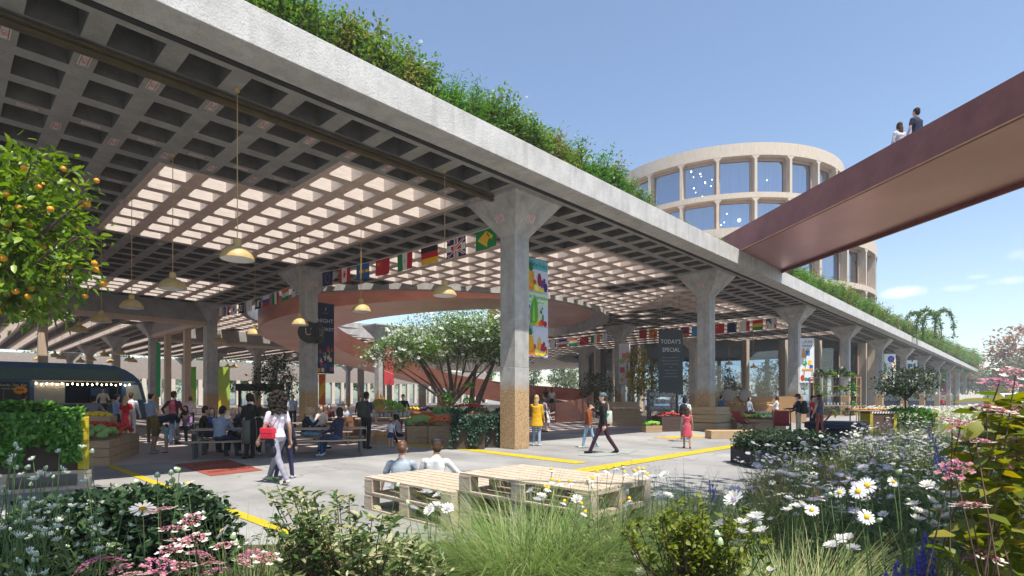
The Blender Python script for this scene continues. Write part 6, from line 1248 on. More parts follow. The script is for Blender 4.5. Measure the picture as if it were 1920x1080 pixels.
# ---- variegated shrub
def twig_shrub(name, label, base, tips, lm, nl, ls, stem=STEMB, wid=.42, up=.5, jit=.05, cat='shrub', group=None, r0=.012):
    root = thing(name, label, cat, base, 0, group); st = MB(); pos = []; dr = []
    for t in tips:
        e = t - base; g = Vector((random.gauss(0, .03), random.gauss(0, .03), 0)); m_ = Vector((e.x*.35+random.gauss(0, .04), e.y*.35+random.gauss(0, .04), e.z*.55)); st.tube([g, m_*.55, m_, e*.8+Vector((0, 0, -.01)), e], [r0, r0*.75, r0*.5, r0*.32, r0*.2], 5)
        for i in range(nl):
            q = random.random(); c = e.lerp(m_, q*q*.45); pos.append((c.x+random.gauss(0, jit*.4), c.y+random.gauss(0, jit*.4), c.z+random.gauss(0, jit*.4))); a = random.uniform(0, 6.28); dr.append((cos(a), sin(a), random.gauss(up, .35)))
    V, f = leaf_arrays(np.array(pos), np.array(dr), ls*(.65+.6*rng.random(len(pos))), wid, .2, .15, True); st.obj('stem', stem, root); link('foliage', arr_mesh('foliage', V, f, LM[lm]), root); return root
T_ = [P(x+random.gauss(0, 6), y+random.gauss(0, 5), 3.35+random.uniform(-.35, .35)) for x, y in [(505, 925), (525, 915), (545, 912), (560, 922), (575, 930), (590, 925), (520, 935), (555, 940), (625, 938), (640, 945), (610, 975), (655, 930), (700, 955), (720, 965), (740, 980)] + [(random.uniform(525, 835), random.uniform(985, 1110)) for _ in range(105)] + [(random.uniform(520, 690), random.uniform(965, 1020)) for _ in range(22)]]
twig_shrub('variegated_shrub', 'cream and green variegated shrub in front of the pallets', PD(660, 3.4), T_, 'varie', 24, .06)
T_ = [P(x+random.gauss(0, 6), y+random.gauss(0, 5), 3.2+random.uniform(-.3, .3)) for x, y in [(1303, 930), (1300, 950), (1375, 968), (1370, 985), (1265, 952), (1250, 965)] + [(random.gauss(1290, 55), random.uniform(965, 1110)) for _ in range(95)] + [(random.gauss(1375, 18), random.uniform(975, 1080)) for _ in range(22)]]
twig_shrub('golden_shrub', 'golden green leafy shrub right of the pallets', PD(1300, 3.2), T_, 'gold', 26, .042, wid=.5, up=.7)
# ---- grasses
def grass(name, label, base, n, L_, lm, wd=.006, rad=.2, drop=(.3, 1.1), up=1.6, group=None, seeds=0, rot=0):
    root = thing(name, label, 'grass', base, rot, group); a = rng.random(n)*2*pi; q = rad*np.sqrt(rng.random(n)); b = np.stack([q*np.cos(a), q*np.sin(a), np.zeros(n)], 1); d = np.stack([np.cos(a)*(.25+.6*rng.random(n))+rng.normal(size=n)*.2, np.sin(a)*(.25+.6*rng.random(n))+rng.normal(size=n)*.2, np.full(n, up)], 1)
    V, f = blades_arrays(b, d, L_*(.55+.5*rng.random(n)), wd*(.6+.8*rng.random(n)), rng.uniform(drop[0], drop[1], n), 5); link('blades', arr_mesh('blades', V, f, LM[lm]), root)
    if seeds:
        k = seeds; idx = rng.integers(0, n, k); t = V.reshape(n, -1, 3)[idx, -1]; m = 14; pos = (t[:, None, :] + np.array([[[0, 0, -.011*i] for i in range(m)]]) + rng.normal(size=(k, m, 3))*.004).reshape(-1, 3); V2, f2 = leaf_arrays(pos, rng.normal(size=(k*m, 3))*.5+np.array([0, 0, .8]), np.full(k*m, .02), .3); link('seed_heads', arr_mesh('seed_heads', V2, f2, LM['straw']), root)
    return root
grass('fountain_grass', 'big arching green grass clump in front of the right pallet stack', PD(985, 4.15), 2300, 1.5, 'grass2', .0062, .34, (.3, 1.15), 1.7)
grass('fountain_grass', 'second arching grass clump at the foot of the pallet corner', PD(1095, 4.1), 1300, 1.3, 'grass2', .006, .28, (.3, 1.1), 1.7, seeds=24)
grass('fountain_grass', 'low pale grass tufts between the shrub and the big grass clump', PD(875, 3.7), 650, .72, 'pale', .005, .3, (.3, .9), 1.7)
grass('reed_grass', 'sparse upright grass blades before the yellow line', PD(455, 3.7), 110, 1.0, 'grass', .007, .3, (.05, .3), 2.6)
grass('reed_grass', 'thin upright grass rising behind the variegated shrub', PD(590, 4.3), 110, .9, 'grass', .006, .35, (.05, .35), 2.4)
grass('feather_grass', 'bright feather grass clump at the bottom right of centre', PD(1500, 3.15), 2400, 1.12, 'pale', .0055, .32, (.3, 1.0), 1.7, seeds=60)
grass('feather_grass', 'smaller feather grass clump beside the golden shrub', PD(1425, 3.35), 700, .85, 'pale', .005, .2, (.25, .9), 1.7, seeds=30)
for k, (x, D) in enumerate([(1240, 5.6), (1330, 5.2), (1400, 5.6), (1290, 6.6), (1200, 5.0)]): grass('meadow_grass', 'dark upright meadow grass tuft behind the golden shrub', PD(x, D), 420, 1.0, 'grass', .006, .4, (.15, .7), 2.0, 'dark grass tufts behind the golden shrub', seeds=10)
for k, (x, D) in enumerate([(1460, 8.2), (1520, 9.5), (1590, 11), (1490, 6.8), (1570, 7.8)]): grass('straw_grass', 'dry straw coloured grass tuft beside the hedge planter', PD(x, D), 300, .85, 'straw', .006, .35, (.2, .8), 2.0, 'straw grass tufts by the hedge planter')
# ---- chamomile by pallets
CH = [(1034, 880), (1048, 903), (1035, 900), (1028, 915), (1022, 913), (1120, 885), (1140, 880), (1153, 876), (1168, 873), (1171, 886), (1190, 884), (1198, 880), (1206, 880), (1213, 890), (1110, 897), (1102, 902), (1107, 906), (1068, 903), (1058, 940), (1090, 945), (1170, 942), (1097, 960), (1180, 935)]
clump('chamomile', 'lanky chamomile with drooping white petals before the right pallet stack', 'flowers', [hd(x, y, 4.15+random.uniform(-.2, .2), 'cham', 1.25) for x, y in CH], PD(1125, 4.15), None, (420, .05, 'grass', .75, .3), sr=.0028, tilt=.35)
for k, (pts, D, s, lb) in enumerate([([(1015, 932), (1008, 940), (996, 922), (1082, 938)], 4.2, 1.4, 'white astrantia among the grass blades before the pallets'), ([(806, 958), (812, 956), (822, 930), (800, 925), (818, 950), (745, 912), (765, 945), (775, 955), (840, 955)], 3.6, 1.3, 'pale astrantia stems in front of the pallet gap'),
    ([(1228, 896), (1248, 892), (1232, 930), (1252, 931), (1240, 935), (1190, 1045), (1202, 1075)], 3.8, 1.5, 'white astrantia between pallets and golden shrub'), ([(1378, 938), (1355, 985), (1392, 982), (1420, 985), (1415, 975), (1428, 998), (1388, 1000), (1420, 968), (1345, 1005), (1350, 1020), (1384, 1024), (1445, 1072)], 3.05, 1.65, 'large white astrantia above the feather grass'),
    ([(1481, 953), (1495, 951), (1505, 950), (1476, 958), (1590, 1010), (1575, 1012), (1560, 1025), (1600, 1030)], 3.3, 1.3, 'small white astrantia heads over the feather grass'), ([(1745, 940), (1715, 948), (1760, 955), (1735, 965), (1775, 970), (1790, 930), (1720, 975), (1750, 985), (1765, 925), (1720, 960), (1795, 905), (1740, 912), (1780, 990), (1800, 950)], 2.75, 1.15, 'dense white astrantia beside the right hydrangea')]):
    clump('astrantia', lb, 'flowers', [hd(x, y, D+random.uniform(-.15, .15), random.choice(['astr', 'astr', 'bud']) if k != 5 else 'astr', s*random.uniform(.8, 1.1)) for x, y in pts], PD(sum(p[0] for p in pts)/len(pts), D), 'white astrantia clumps', (110, .06, 'cover', .45, .25), tilt=.45)
clump('ox_eye_daisy', 'big white daisies with yellow centres right of the feather grass', 'flowers', [hd(1574, 923, 2.9, 'daisy', .75), hd(1609, 921, 2.75, 'daisy', .95), hd(1626, 910, 2.8, 'daisy', .98), hd(1522, 956, 2.8, 'daisy', .8), hd(1625, 969, 2.7, 'daisy', .95), hd(1675, 903, 3.0, 'daisy', .7), hd(1702, 938, 2.9, 'bud', 1.1), hd(1557, 928, 2.9, 'bud', 1.3), hd(1684, 887, 3, 'bud', 1.4), hd(1648, 976, 2.8, 'bud', 1.2), hd(1712, 997, 2.8, 'bud', 1.4)], PD(1640, 2.8), None, (260, .07, 'grass', .55, .4), tilt=.35, lean=W(-.25, -.85, .75))
clump('salvia', 'blue salvia spikes at the bottom right', 'flowers', [hd(x, y, 2.75+random.uniform(-.1, .15), 'salv', s) for x, y, s in [(1738, 1000, 1.2), (1746, 1015, 1.2), (1716, 1025, 1.1), (1730, 1040, 1.2), (1682, 1052, 1.1), (1692, 1062, 1.0), (1710, 1060, 1.2), (1660, 1070, .7), (1750, 1045, 1.1), (1725, 1070, 1.1)]], PD(1718, 2.75), None, (120, .08, 'cover', .3, .2))
for k, (x, y, D) in enumerate([(1757, 838, 5.0), (1743, 805, 8.0), (1330, 900, 6.0)]): clump('salvia', ['dark blue salvia spike in the meadow left of the right hydrangea', 'lavender salvia spike near the far hedge box', 'deep blue salvia spikes behind the golden shrub'][k], 'flowers', [hd(x+i*6, y+i*7, D, 'salv', .8) for i in range(3)], PD(x, D), None, (60, .08, 'cover', .3, .2))
# ---- right foreground hydrangea
HP = [(1874, 718, 1.1), (1850, 768, 1.25), (1800, 800, 1.0), (1786, 792, .9), (1830, 828, 1.0), (1812, 822, .9), (1905, 768, 1.1), (1880, 775, 1.0), (1895, 832, 1.2), (1868, 862, 1.1), (1905, 700, 1.0), (1845, 1040, 1.1), (1825, 1048, .9), (1818, 948, .95), (1915, 860, 1.1), (1790, 880, .9)]
hy = clump('hydrangea', 'tall dusty rose lacecap hydrangea with olive leaves at the right edge', 'hydrangea', [hd(x, y, 2.35+random.uniform(-.2, .25), 'lacer' if i % 3 else 'lace', s*.74) for i, (x, y, s) in enumerate(HP)], PD(1880, 2.4), None, None, stem=STEMB, sr=.0034, tilt=.3, spread=1.3)
pos = []; dr = []
for i in range(900):
    x = random.gauss(1888, 60); y = random.uniform(740, 1120)
    if x < 1770 + (0 if y > 900 else (900-y)*.45): x = 1890 + random.uniform(0, 70)
    p = P(x, y, 2.5+random.uniform(-.2, .5)) - PD(1880, 2.4); pos.append(tuple(p)); a = random.uniform(0, 6.28); dr.append((cos(a), sin(a), random.gauss(.1, .4)))
V, f = leaf_arrays(np.array(pos), np.array(dr), .11*(.5+.8*rng.random(len(pos))), .56, .16, .18, True); link('leaves', arr_mesh('leaves', V, f, LM['hyd']), hy)
# ---- mid meadow: repeated clumps plus ground cover
proto = None; MS = []
for k in range(46):
    X, D = None, None
    while True:
        D = random.uniform(4.6, 13); x = random.uniform(1430 if D < 11 else 1600, 1930)
        if D < 6 and x < 1500: continue
        if 11.2 < D < 13.9 and x < 1600: continue
        break
    MS.append((x, D))
for k, (x, D) in enumerate(MS):
    ty = k % 3
    if k < 3:
        H = [(Vector((random.gauss(0, .26), random.gauss(0, .26), random.uniform(.38, .78))), random.choice([['astl', 'astl', 'umbel'], ['umbel', 'flea', 'umbel'], ['astr', 'umbel', 'astl']][ty]), random.uniform(.9, 1.5)) for _ in range(34)]
        c = clump('meadow_flowers', '', 'flowers', H, Vector((0, 0, 0)), None, (240, .06, 'cover', .5, .36), tilt=.35); MS[k] = (x, D, c)
        MS.append(None) if False else None
    o = MS[k][2] if k < 3 else copytree(MS[ty][2])
    o.location = PD(x, D, 0); o.rotation_euler = (0, 0, random.uniform(0, 6.28)); s = random.uniform(.85, 1.2); o.scale = (s, s, s); o['label'] = ['lilac astrantia clump in the mid meadow', 'cream umbel clump in the mid meadow', 'mixed white and lilac clump in the mid meadow'][ty]; o['group'] = ['lilac clumps of the mid meadow', 'cream clumps of the mid meadow', 'mixed clumps of the mid meadow'][ty]
def inbed(n, D0, D1, x0, x1):
    D = D0+(D1-D0)*rng.random(n)**1.0; px = x0 + (x1-x0)*rng.random(n); return (px-960)*D/F, D
def wv(X, D): return np.stack([FV*X+FU*D, -FU*X+FV*D, np.zeros(len(X))], 1)
def keep(X, D):
    edge = np.interp(D, [2, 6.2, 10.5, 15, 26, 48], [-9, 2.4, 4.7, 9.0, 17.2, 31.0]); return X > edge
# dense low leaf cover (uncountable)
X, D = inbed(26000, 2.2, 14, -80, 2050); m = (keep(X, D) & ((D > 4.4) | True)) | ((D < 5.6) & (X > -7)); X, D = X[m], D[m]; n = len(X); p = wv(X, D); p[:, 2] = rng.random(n)**1.5*.32; d = rng.normal(size=(n, 3))*np.array([1, 1, .4])+np.array([0, 0, .5])
V, f = leaf_arrays(p, d, .05+.07*rng.random(n), .42); o = link('ground_cover', arr_mesh('ground_cover', V, f, LM['cover'])); o['kind'] = 'stuff'; tagp(o, 'low dark leafy ground cover filling the planting bed', 'ground cover')
X, D = inbed(15000, 2.5, 9, -60, 2000); m = keep(X, D) | ((D < 5.2) & (X > -6)); X, D = X[m], D[m]; n = len(X); p = wv(X, D); d = rng.normal(size=(n, 3))*.35+np.array([0, 0, 1.]); V, f = blades_arrays(p, d, .25+.4*rng.random(n), .0045+.0006*D, rng.uniform(.1, .9, n), 3)
o = link('understory_grass', arr_mesh('understory_grass', V, f, LM['grass'])); o['kind'] = 'stuff'; tagp(o, 'fine green grass growing up between the bed plants', 'grass')
X, D = inbed(22000, 10, 60, 1480, 2000); m = keep(X, D); X, D = X[m], D[m]; n = len(X); p = wv(X, D); d = rng.normal(size=(n, 3))*.3+np.array([0, 0, 1.]); V, f = blades_arrays(p, d, .35+.5*rng.random(n), .012+.0006*D, rng.uniform(.1, .6, n), 3)
o = link('meadow_blades', arr_mesh('meadow_blades', V, f, LM['pale'])); o['kind'] = 'stuff'; tagp(o, 'pale grass and stems of the far flower meadow', 'meadow')
X, D = inbed(5200, 13, 60, 1480, 2000); m = keep(X, D); X, D = X[m], D[m]; n = len(X); c = wv(X, D); c[:, 2] = .45+.4*rng.random(n); e = unit(rng.normal(size=(n, 3))*np.array([1, 1, .3])); g_ = unit(np.cross(e, np.array([0, 0, 1.])+rng.normal(size=(n, 3))*.5)); s = (.022+.0011*D).reshape(-1, 1)*(.6+.8*rng.random((n, 1)))
V = np.stack([c-e*s, c-g_*s, c+e*s, c+g_*s], 1).reshape(-1, 3); o = link('meadow_blossom', arr_mesh('meadow_blossom', V, (np.arange(n)*4).reshape(-1, 1)+np.array([[0, 1, 2, 3]]), PET['cream'], None, False)); o['kind'] = 'stuff'; tagp(o, 'cream white blossom sprinkled over the far flower meadow', 'meadow')
# ================================================================ IVY PLANTERS, HEDGES
def ivy_planter(label, loc, rot, wdt, dep, hgt, n, sz, lm, box, post=True, bulge=.12, drop=.9, base=.0):
    t_ = thing('ivy_planter', label, 'planter', loc, rot); MB().b2(-wdt/2, 0, base, wdt/2, dep, hgt).obj('box', box, t_, bevel=.01)
    if post: MB().b2(wdt/2+.002, -.04, base, wdt/2+.16, dep+.04, hgt+.02).obj('end_panel', YEL, t_, bevel=.01)
    if base > .1:
        b = MB()
        for z in (.0, base-.07): b.b2(-wdt/2, -.03, z, wdt/2+.2, .1, z+.06)
        for x in (-wdt/2, -.1, wdt/2): b.b2(x, -.02, .061, x+.2, .12, base-.071)
        b.obj('pallet_foot', PALL, t_)
    q = rng.random(n); x = (rng.random(n)-.5)*(wdt+.1); pos = np.zeros((n, 3)); dr = np.zeros((n, 3)); topm = q < .32
    lob = np.sin(x*5.2)*.06 + np.sin(x*11+1)*.035
    pos[:, 0] = x; y = rng.random(n)*dep; z = hgt + .06 + bulge*np.sin(np.pi*rng.random(n))*.9 + lob
    pos[:, 1] = np.where(topm, y, -bulge*(.35+.8*rng.random(n)) + lob*.6); ln = drop*(hgt-base)*(.72+.28*np.sin(x*9+np.sin(x*23)*.7))
    fz = hgt + bulge*.7 - rng.random(n)**.9*ln; pos[:, 2] = np.where(topm, z, fz); pos[:, 1] += np.where(~topm & (fz > hgt), .12*rng.random(n), 0)
    dr[:, 0] = rng.normal(size=n)*.6; dr[:, 1] = np.where(topm, rng.normal(size=n)*.6, -.55+rng.normal(size=n)*.4); dr[:, 2] = np.where(topm, .25, -.75)+rng.normal(size=n)*.35
    V, f = leaf_arrays(pos, dr, sz*(.6+.8*rng.random(n)), .8, .14, .15, True); link('ivy', arr_mesh('ivy', V, f, LM[lm]), t_); return t_
GREYB = C('#4a4038', .85)
p = PD(152, 9.7) - W(.80, .60)*1.05; ivy_planter('large planter smothered in bright ivy with a yellow end panel at the left', p, CAMROT+radians(37), 2.0, .5, 1.24, 6500, .08, 'ivy', GREYB, base=.34, bulge=.18, drop=.98)
ivy_planter('planter draped in dark hanging ivy beside the market crates', PD(878, 17.05), CAMROT, 1.0, .8, 1.06, 2600, .07, 'hang', GREYB, post=False, bulge=.1, drop=.98)
ivy_planter('narrow dark ivy planter half hidden behind the big column', PD(932, 17.6), CAMROT, .62, .8, 1.04, 1500, .07, 'hang', GREYB, post=False, bulge=.1, drop=1.0)
hp = thing('hedge_planter', 'dark blue grey planter box with a clipped dark hedge at the meadow edge', 'planter', PD(1495, 12.4), CAMROT)
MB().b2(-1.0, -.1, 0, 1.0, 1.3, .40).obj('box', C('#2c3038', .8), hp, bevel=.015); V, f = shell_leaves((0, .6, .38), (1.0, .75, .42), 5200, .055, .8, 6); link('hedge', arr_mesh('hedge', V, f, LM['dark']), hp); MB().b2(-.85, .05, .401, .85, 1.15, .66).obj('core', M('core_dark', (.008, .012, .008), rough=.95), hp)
hb_ = thing('hedge_box', 'leafy box hedge with yellow corner under the round topped tree', 'planter', PD(1716, 22.6), CAMROT); MB().b2(-.75, 0, 0, .75, .8, .75).obj('box', GREYB, hb_)
MB().b2(.76, -.06, 0, .9, .84, 1.0).obj('end_post', YEL, hb_); V, f = shell_leaves((0, .4, .5), (.85, .6, .62), 2600, .09, .8, 6); link('hedge', arr_mesh('hedge', V, f, LM['ivy']), hb_)
# plants on the rack and round the hall (small potted greens)
def tuft_mesh(n, r, sz, lm, down=0): V, f = shell_leaves((0, 0, 0), r, n, sz, .5, 2, .8, down); return arr_mesh('foliage', V, f, LM[lm])
TF = [tuft_mesh(160, (.3, .2, .3), .16, 'bay'), tuft_mesh(140, (.18, .15, .5), .12, 'ivy', .6), tuft_mesh(110, (.28, .2, .2), .2, 'roof')]
for k, (px, z, ty, s) in enumerate([(1537, 2.95, 0, 1.2), (1556, 2.95, 2, 1.1), (1578, 2.95, 0, 1.3), (1594, 2.9, 2, 1.0), (1532, 2.1, 1, 1.0), (1575, 2.1, 2, .9), (1595, 1.9, 1, 1.5), (1600, 1.15, 1, .8), (1560, .55, 2, .9), (1590, .6, 0, .9), (1545, 1.75, 2, .7)]):
    o = link('potted_plant', TF[ty]); o.location = PD(px, 33.9, z); o.scale = (s,)*3; o.rotation_euler = (0, 0, k*1.3); tagp(o, ['dark ferny plant on the plant rack', 'trailing green vine on the plant rack', 'broad leaved plant on the plant rack'][ty], 'plant', ['ferny rack plants', 'trailing rack plants', 'broad rack plants'][ty], 'thing')
# ================================================================ TREES
def crown_arrays(blobs, n, size, clump_=14, wid=.5, spread=.32, shell=.55, hi=False):
    tot = sum(b[1][0]*b[1][1]*b[1][2] for b in blobs); pos = []; 
    for c, r in blobs:
        k = max(3, int(n/clump_*r[0]*r[1]*r[2]/tot)); d = unit(rng.normal(size=(k, 3))); q = (shell+(1-shell)*rng.random((k, 1)))*(.86+.26*rng.random((k, 1))); cc = d*q*np.array(r)+np.array(c)
        pos.append((cc[:, None, :] + rng.normal(size=(k, clump_, 3))*np.array(r).mean()*spread*np.array([1, 1, .7])*.5).reshape(-1, 3))
    pos = np.concatenate(pos); ctr = np.array(blobs[0][0]); d = unit(pos-ctr)*.5 + rng.normal(size=pos.shape)*.6 + np.array([0, 0, -.05]); return leaf_arrays(pos, d, size*(.6+.8*rng.random(len(pos))), wid, .15, .22, hi), pos
def tree(name, label, base, trunk, blobs, n, size, lm, group=None, z0=0.0, wid=.5, clump_=14, limbs=3, shell=.55, extra=None, cat='tree'):
    """trunk: (height, r0); blobs in local coords; limbs reach blob centres"""
    t_ = thing(name, label, cat, (base.x, base.y, z0), random.uniform(0, 0), group); h, r = trunk; tm = MB(); lx = random.uniform(-.1, .1)*h*.3
    tm.tube([(0, 0, -.02), (lx*.3, 0, h*.35), (lx, lx*.5, h*.7), (lx, 0, h)], [r*1.35, r, r*.85, r*.7], 10)
    lm_ = MB()
    for c, rr in blobs:
        c = Vector(c); s_ = Vector((lx, 0, h*random.uniform(.72, .98)))
        for j in range(limbs):
            e = c + Vector((random.gauss(0, .5)*rr[0], random.gauss(0, .5)*rr[1], random.uniform(-.2, .7)*rr[2])); m_ = s_.lerp(e, .5) + Vector((random.gauss(0, .1), random.gauss(0, .1), .05))*rr[0]
            lm_.tube([s_, s_.lerp(m_, .55), m_, e], [r*.55, r*.42, r*.28, r*.1], 6)
    tm.obj('trunk', BARK, t_); lm_.obj('limbs', BARK, t_); (V, f), pos = crown_arrays(blobs, n, size, clump_, wid, shell=shell, hi=name == 'orange_tree'); link('crown', arr_mesh('crown', V, f, LM[lm]), t_)
    if extra: extra(t_, pos)
    return t_
# fruit tree at the left edge
def oranges(t_, pos):
    me = MB().ell((0, 0, 0), (.040, .040, .039), 12).mesh('fruit', M('fruit_orange', (.72, .33, .02), (.62, .25, .015), sc=12, rough=.4, bump=.1, bsc=60))
    q = pos[:, 1]*0; sc_ = pos @ np.array(W(.62, -.7, .0)) + rng.normal(size=len(pos))*.35; idx = np.argsort(-sc_)[::max(1, len(pos)//110)][:90]
    for i in idx: o = link('fruit', me, t_); o.location = tuple(pos[i]*np.array([1.03, 1.03, 1]) + np.array([0, 0, -.06])); o.scale = (random.uniform(.9, 1.15),)*3
b0 = PD(-50, 7.6); R_ = W(1, 0); Fw = W(0, 1)
def bl(x, y, D, rx, rz, ry=None): v = P(x, y, D) - b0; return ((v.x, v.y, v.z), (rx*.88, (ry or rx)*.88, rz*.86))
tree('orange_tree', 'orange tree heavy with fruit reaching in at the left edge', b0, (3.2, .11), [bl(10, 450, 7.5, 1.1, 1.2), bl(45, 340, 7.4, .72, .5), bl(95, 490, 7.2, .6, .42), bl(35, 560, 7.3, .7, .42), bl(-60, 420, 7.7, 1.1, 1.3), bl(110, 400, 7.3, .36, .3), bl(150, 455, 7.2, .26, .16)], 7600, .112, 'citrus', wid=.48, clump_=9, extra=oranges)
# blossom tree inside the ramp
def blossoms(t_, pos):
    k = rng.permutation(len(pos))[:1500]; P_ = [(V*random.uniform(2.6, 3.8) @ np.array(Matrix.Rotation(random.uniform(0, 6), 3, 'Z')).T @ rotmat(Vector((random.gauss(0, .6), random.gauss(-.2, .6), .8))).T + pos[i], f, 0) for i in k for V, f in [HEADS['daisy'][0][:2]]]
    V, f, mi = merge(P_); link('blossom', arr_mesh('blossom', V, f, PET['white'], None, False), t_)
b1 = PD(848, 43.2); X_ = lambda x, z, y, r, rz: ((FV*x*1.28+FU*y, -FU*x*1.28+FV*y, z*1.2), (r*1.3, r*1.3, rz*1.5))
HEADS['daisy'][0] = (*petal_ring(7, .008, .034, .026, .35, .1), 'white') if False else HEADS['daisy'][0]
bt_ = tree('blossom_tree', 'white flowering tree with several leaning stems inside the spiral ramp', b1, (1.3, .22), [X_(-2.7, 5.0, 0, 1.9, 1.0), X_(.2, 5.9, .4, 2.3, 1.2), X_(2.5, 5.7, -.2, 1.9, 1.2), X_(-4.5, 4.3, -.2, 1.15, .75), X_(3.5, 4.4, .1, 1.4, .8), X_(-1.2, 4.6, -1.2, 1.5, .7), X_(1.2, 4.7, 1.4, 1.6, .8), X_(-3.6, 3.6, .2, .8, .5), X_(-1.9, 4.0, .5, 1.3, .6), X_(2.3, 4.1, .8, 1.3, .6), X_(.3, 4.2, .9, 1.3, .6)], 21000, .2, 'blossom', extra=blossoms, limbs=1, shell=.25)
st = MB()
for x0, x1, y1, h in ((-.15, -2.2, -.3, 3.9), (-.05, -.4, .4, 4.3), (1.15, 1.5, .1, 3.4), (1.2, 2.9, .3, 4.2)):
    g = W(x0, 0, 0); e = W(x1, y1, h); m_ = g.lerp(e, .5) + W(random.uniform(-.15, .15), 0, .1); st.tube([g*1.25, g.lerp(m_, .5)*1.25, m_*1.25, e*1.25], [.30, .25, .18, .09], 9)
st.obj('stem', BARK, bt_); V, f = shell_leaves((0, 0, 0), (.45, .45, .35), 240, .2, .5, 2); lv = arr_mesh('creeper', V, f, LM['ivy'])
for x, z in ((-.25, .75), (1.25, .7), (1.35, 1.9), (-.4, 1.1)): o = link('creeper', lv, bt_); v = W(x, -.2, z+.6); o.location = v; o.scale = (.8,)*3
bd = MB(); bd.lathe([(1.9, 0), (1.95, .02), (1.95, .45), (1.8, .5), (.02, .52)], n=40); tagp(bd.obj('round_planter', M('box_pine', (.4, .3, .2))), 'low round timber planter around the blossom tree stems', 'planter').location = b1; bpy.data.objects['round_planter']['kind'] = 'thing'
# indoor and yard trees
def round_tree(label, px, D, z0, zc, r, rz, n, sz, lm, name='bay_tree', tr=(.6, .05), group=None, z=0):
    h = zc-rz*.5; return tree(name, label, PD(px, D), (h, tr[1]), [((0, 0, zc), (r, r, rz)), ((r*.45, 0, zc-rz*.35), (r*.62, r*.62, rz*.55)), ((-r*.5, r*.2, zc-rz*.3), (r*.6, r*.6, rz*.55)), ((.1*r, -.3*r, zc+rz*.45), (r*.55, r*.55, rz*.5))], n, sz, lm, group)
round_tree('round dark bay tree behind the tables at the night market column', 517, 31, 0, 2.75, 1.25, 1.25, 2600, .15, 'bay')
round_tree('dark bush tree at the right of the spiral ramp', 1118, 44, 0, 2.3, 1.35, 1.5, 2000, .2, 'bay')
round_tree('slender yellow leaved tree right of the ramp', 1196, 39, 0, 3.4, .75, 2.0, 1300, .2, 'yellow')
round_tree('olive green tree left of the chalk menu board', 1219, 40, 0, 2.8, .95, 1.6, 1300, .2, 'roof2')
round_tree('round topped small tree standing in the box hedge at the right', 1697, 23, .8, 2.25, 1.15, .62, 3600, .115, 'bay', tr=(.6, .045))
round_tree('green courtyard tree inside the glazed tower base', 1480, 66, 0, 4.2, 2.2, 3.0, 1800, .32, 'roof')
for k, (px, D, lm, lb) in enumerate([(1300, 78, 'autumn', 'rust leaved tree inside the glazed tower base, left'), (1345, 84, 'autumn', 'rust leaved tree inside the glazed tower base, right'), (1372, 70, 'yellow', 'golden tree low behind the tower glass'), (1432, 82, 'far', 'poplar like green tree behind the tower glass'), (1392, 112, 'autumn', 'broad rust tree far behind the tower glass, left'), (1452, 116, 'autumn', 'broad rust tree far behind the tower glass, right')]): round_tree(lb, px, D, 0, 4.0 if k != 2 else 2.2, (2.4 if k != 3 else 1.2) * (1.7 if k > 3 else 1), 3.2 if k != 2 else 1.6, 1300, .4, lm)
# trees beyond the back wall, distant trees on the right
pt = None
def backtree(px, D, h, r, lm, label, name, grp, src={}):
    key = (lm,)
    if key not in src: src[key] = tree(name, '', Vector((0, 0, 0)), (.45, .03), [((0, 0, .62), (.36, .36, .34)), ((.2, .1, .5), (.25, .25, .22)), ((-.22, 0, .52), (.24, .24, .22)), ((0, -.2, .78), (.24, .24, .2)), ((.05, .2, .42), (.26, .26, .18))], 2400, .055, lm, grp); o = src[key]
    else: o = copytree(src[key])
    o.location = PD(px, D); o.scale = (r, r, h); o.rotation_euler = (0, 0, px*.37); o['label'] = label; o['group'] = grp
for k, (px, D, h) in enumerate([(70, 80, 11), (190, 92, 12), (300, 86, 10), (390, 95, 12), (450, 84, 10), (540, 96, 13), (640, 100, 12), (720, 104, 11), (815, 100, 12), (900, 108, 13), (985, 112, 11), (1060, 116, 12)]): backtree(px, D+46, h*1.2, h*1.2, 'far' if k % 3 else 'roof', 'leafy tree seen through the back windows of the hall', 'yard_tree', 'trees beyond the back windows')
for k, (px, D, h, r, lm, lb) in enumerate([(1806, 190, 17, 16, 'autumn', 'rusty tree just right of the canopy end'), (1915, 150, 21, 20, 'autumn', 'large brown tree at the right edge'), (1842, 185, 12, 18, 'far', 'pale green tree right of the canopy end'), (1880, 175, 13, 17, 'far', 'broad pale green tree before the brown tree'), (1790, 200, 12, 15, 'autumn', 'rusty tree low behind the last columns'), (1760, 210, 12, 15, 'far', 'green tree behind the last columns'), (1868, 84, 3.4, 3.6, 'roof2', 'small olive shrub tree on the lawn edge'), (1735, 110, 5.5, 5, 'yellow', 'yellow green tree between the far columns'), (1700, 200, 12, 15, 'autumn', 'autumn tree glimpsed left of the far columns'), (1945, 130, 12, 14, 'far', 'green tree cut by the right edge')]): backtree(px, D, h, r, lm, lb, 'distant_tree', 'distant trees beyond the lawn')
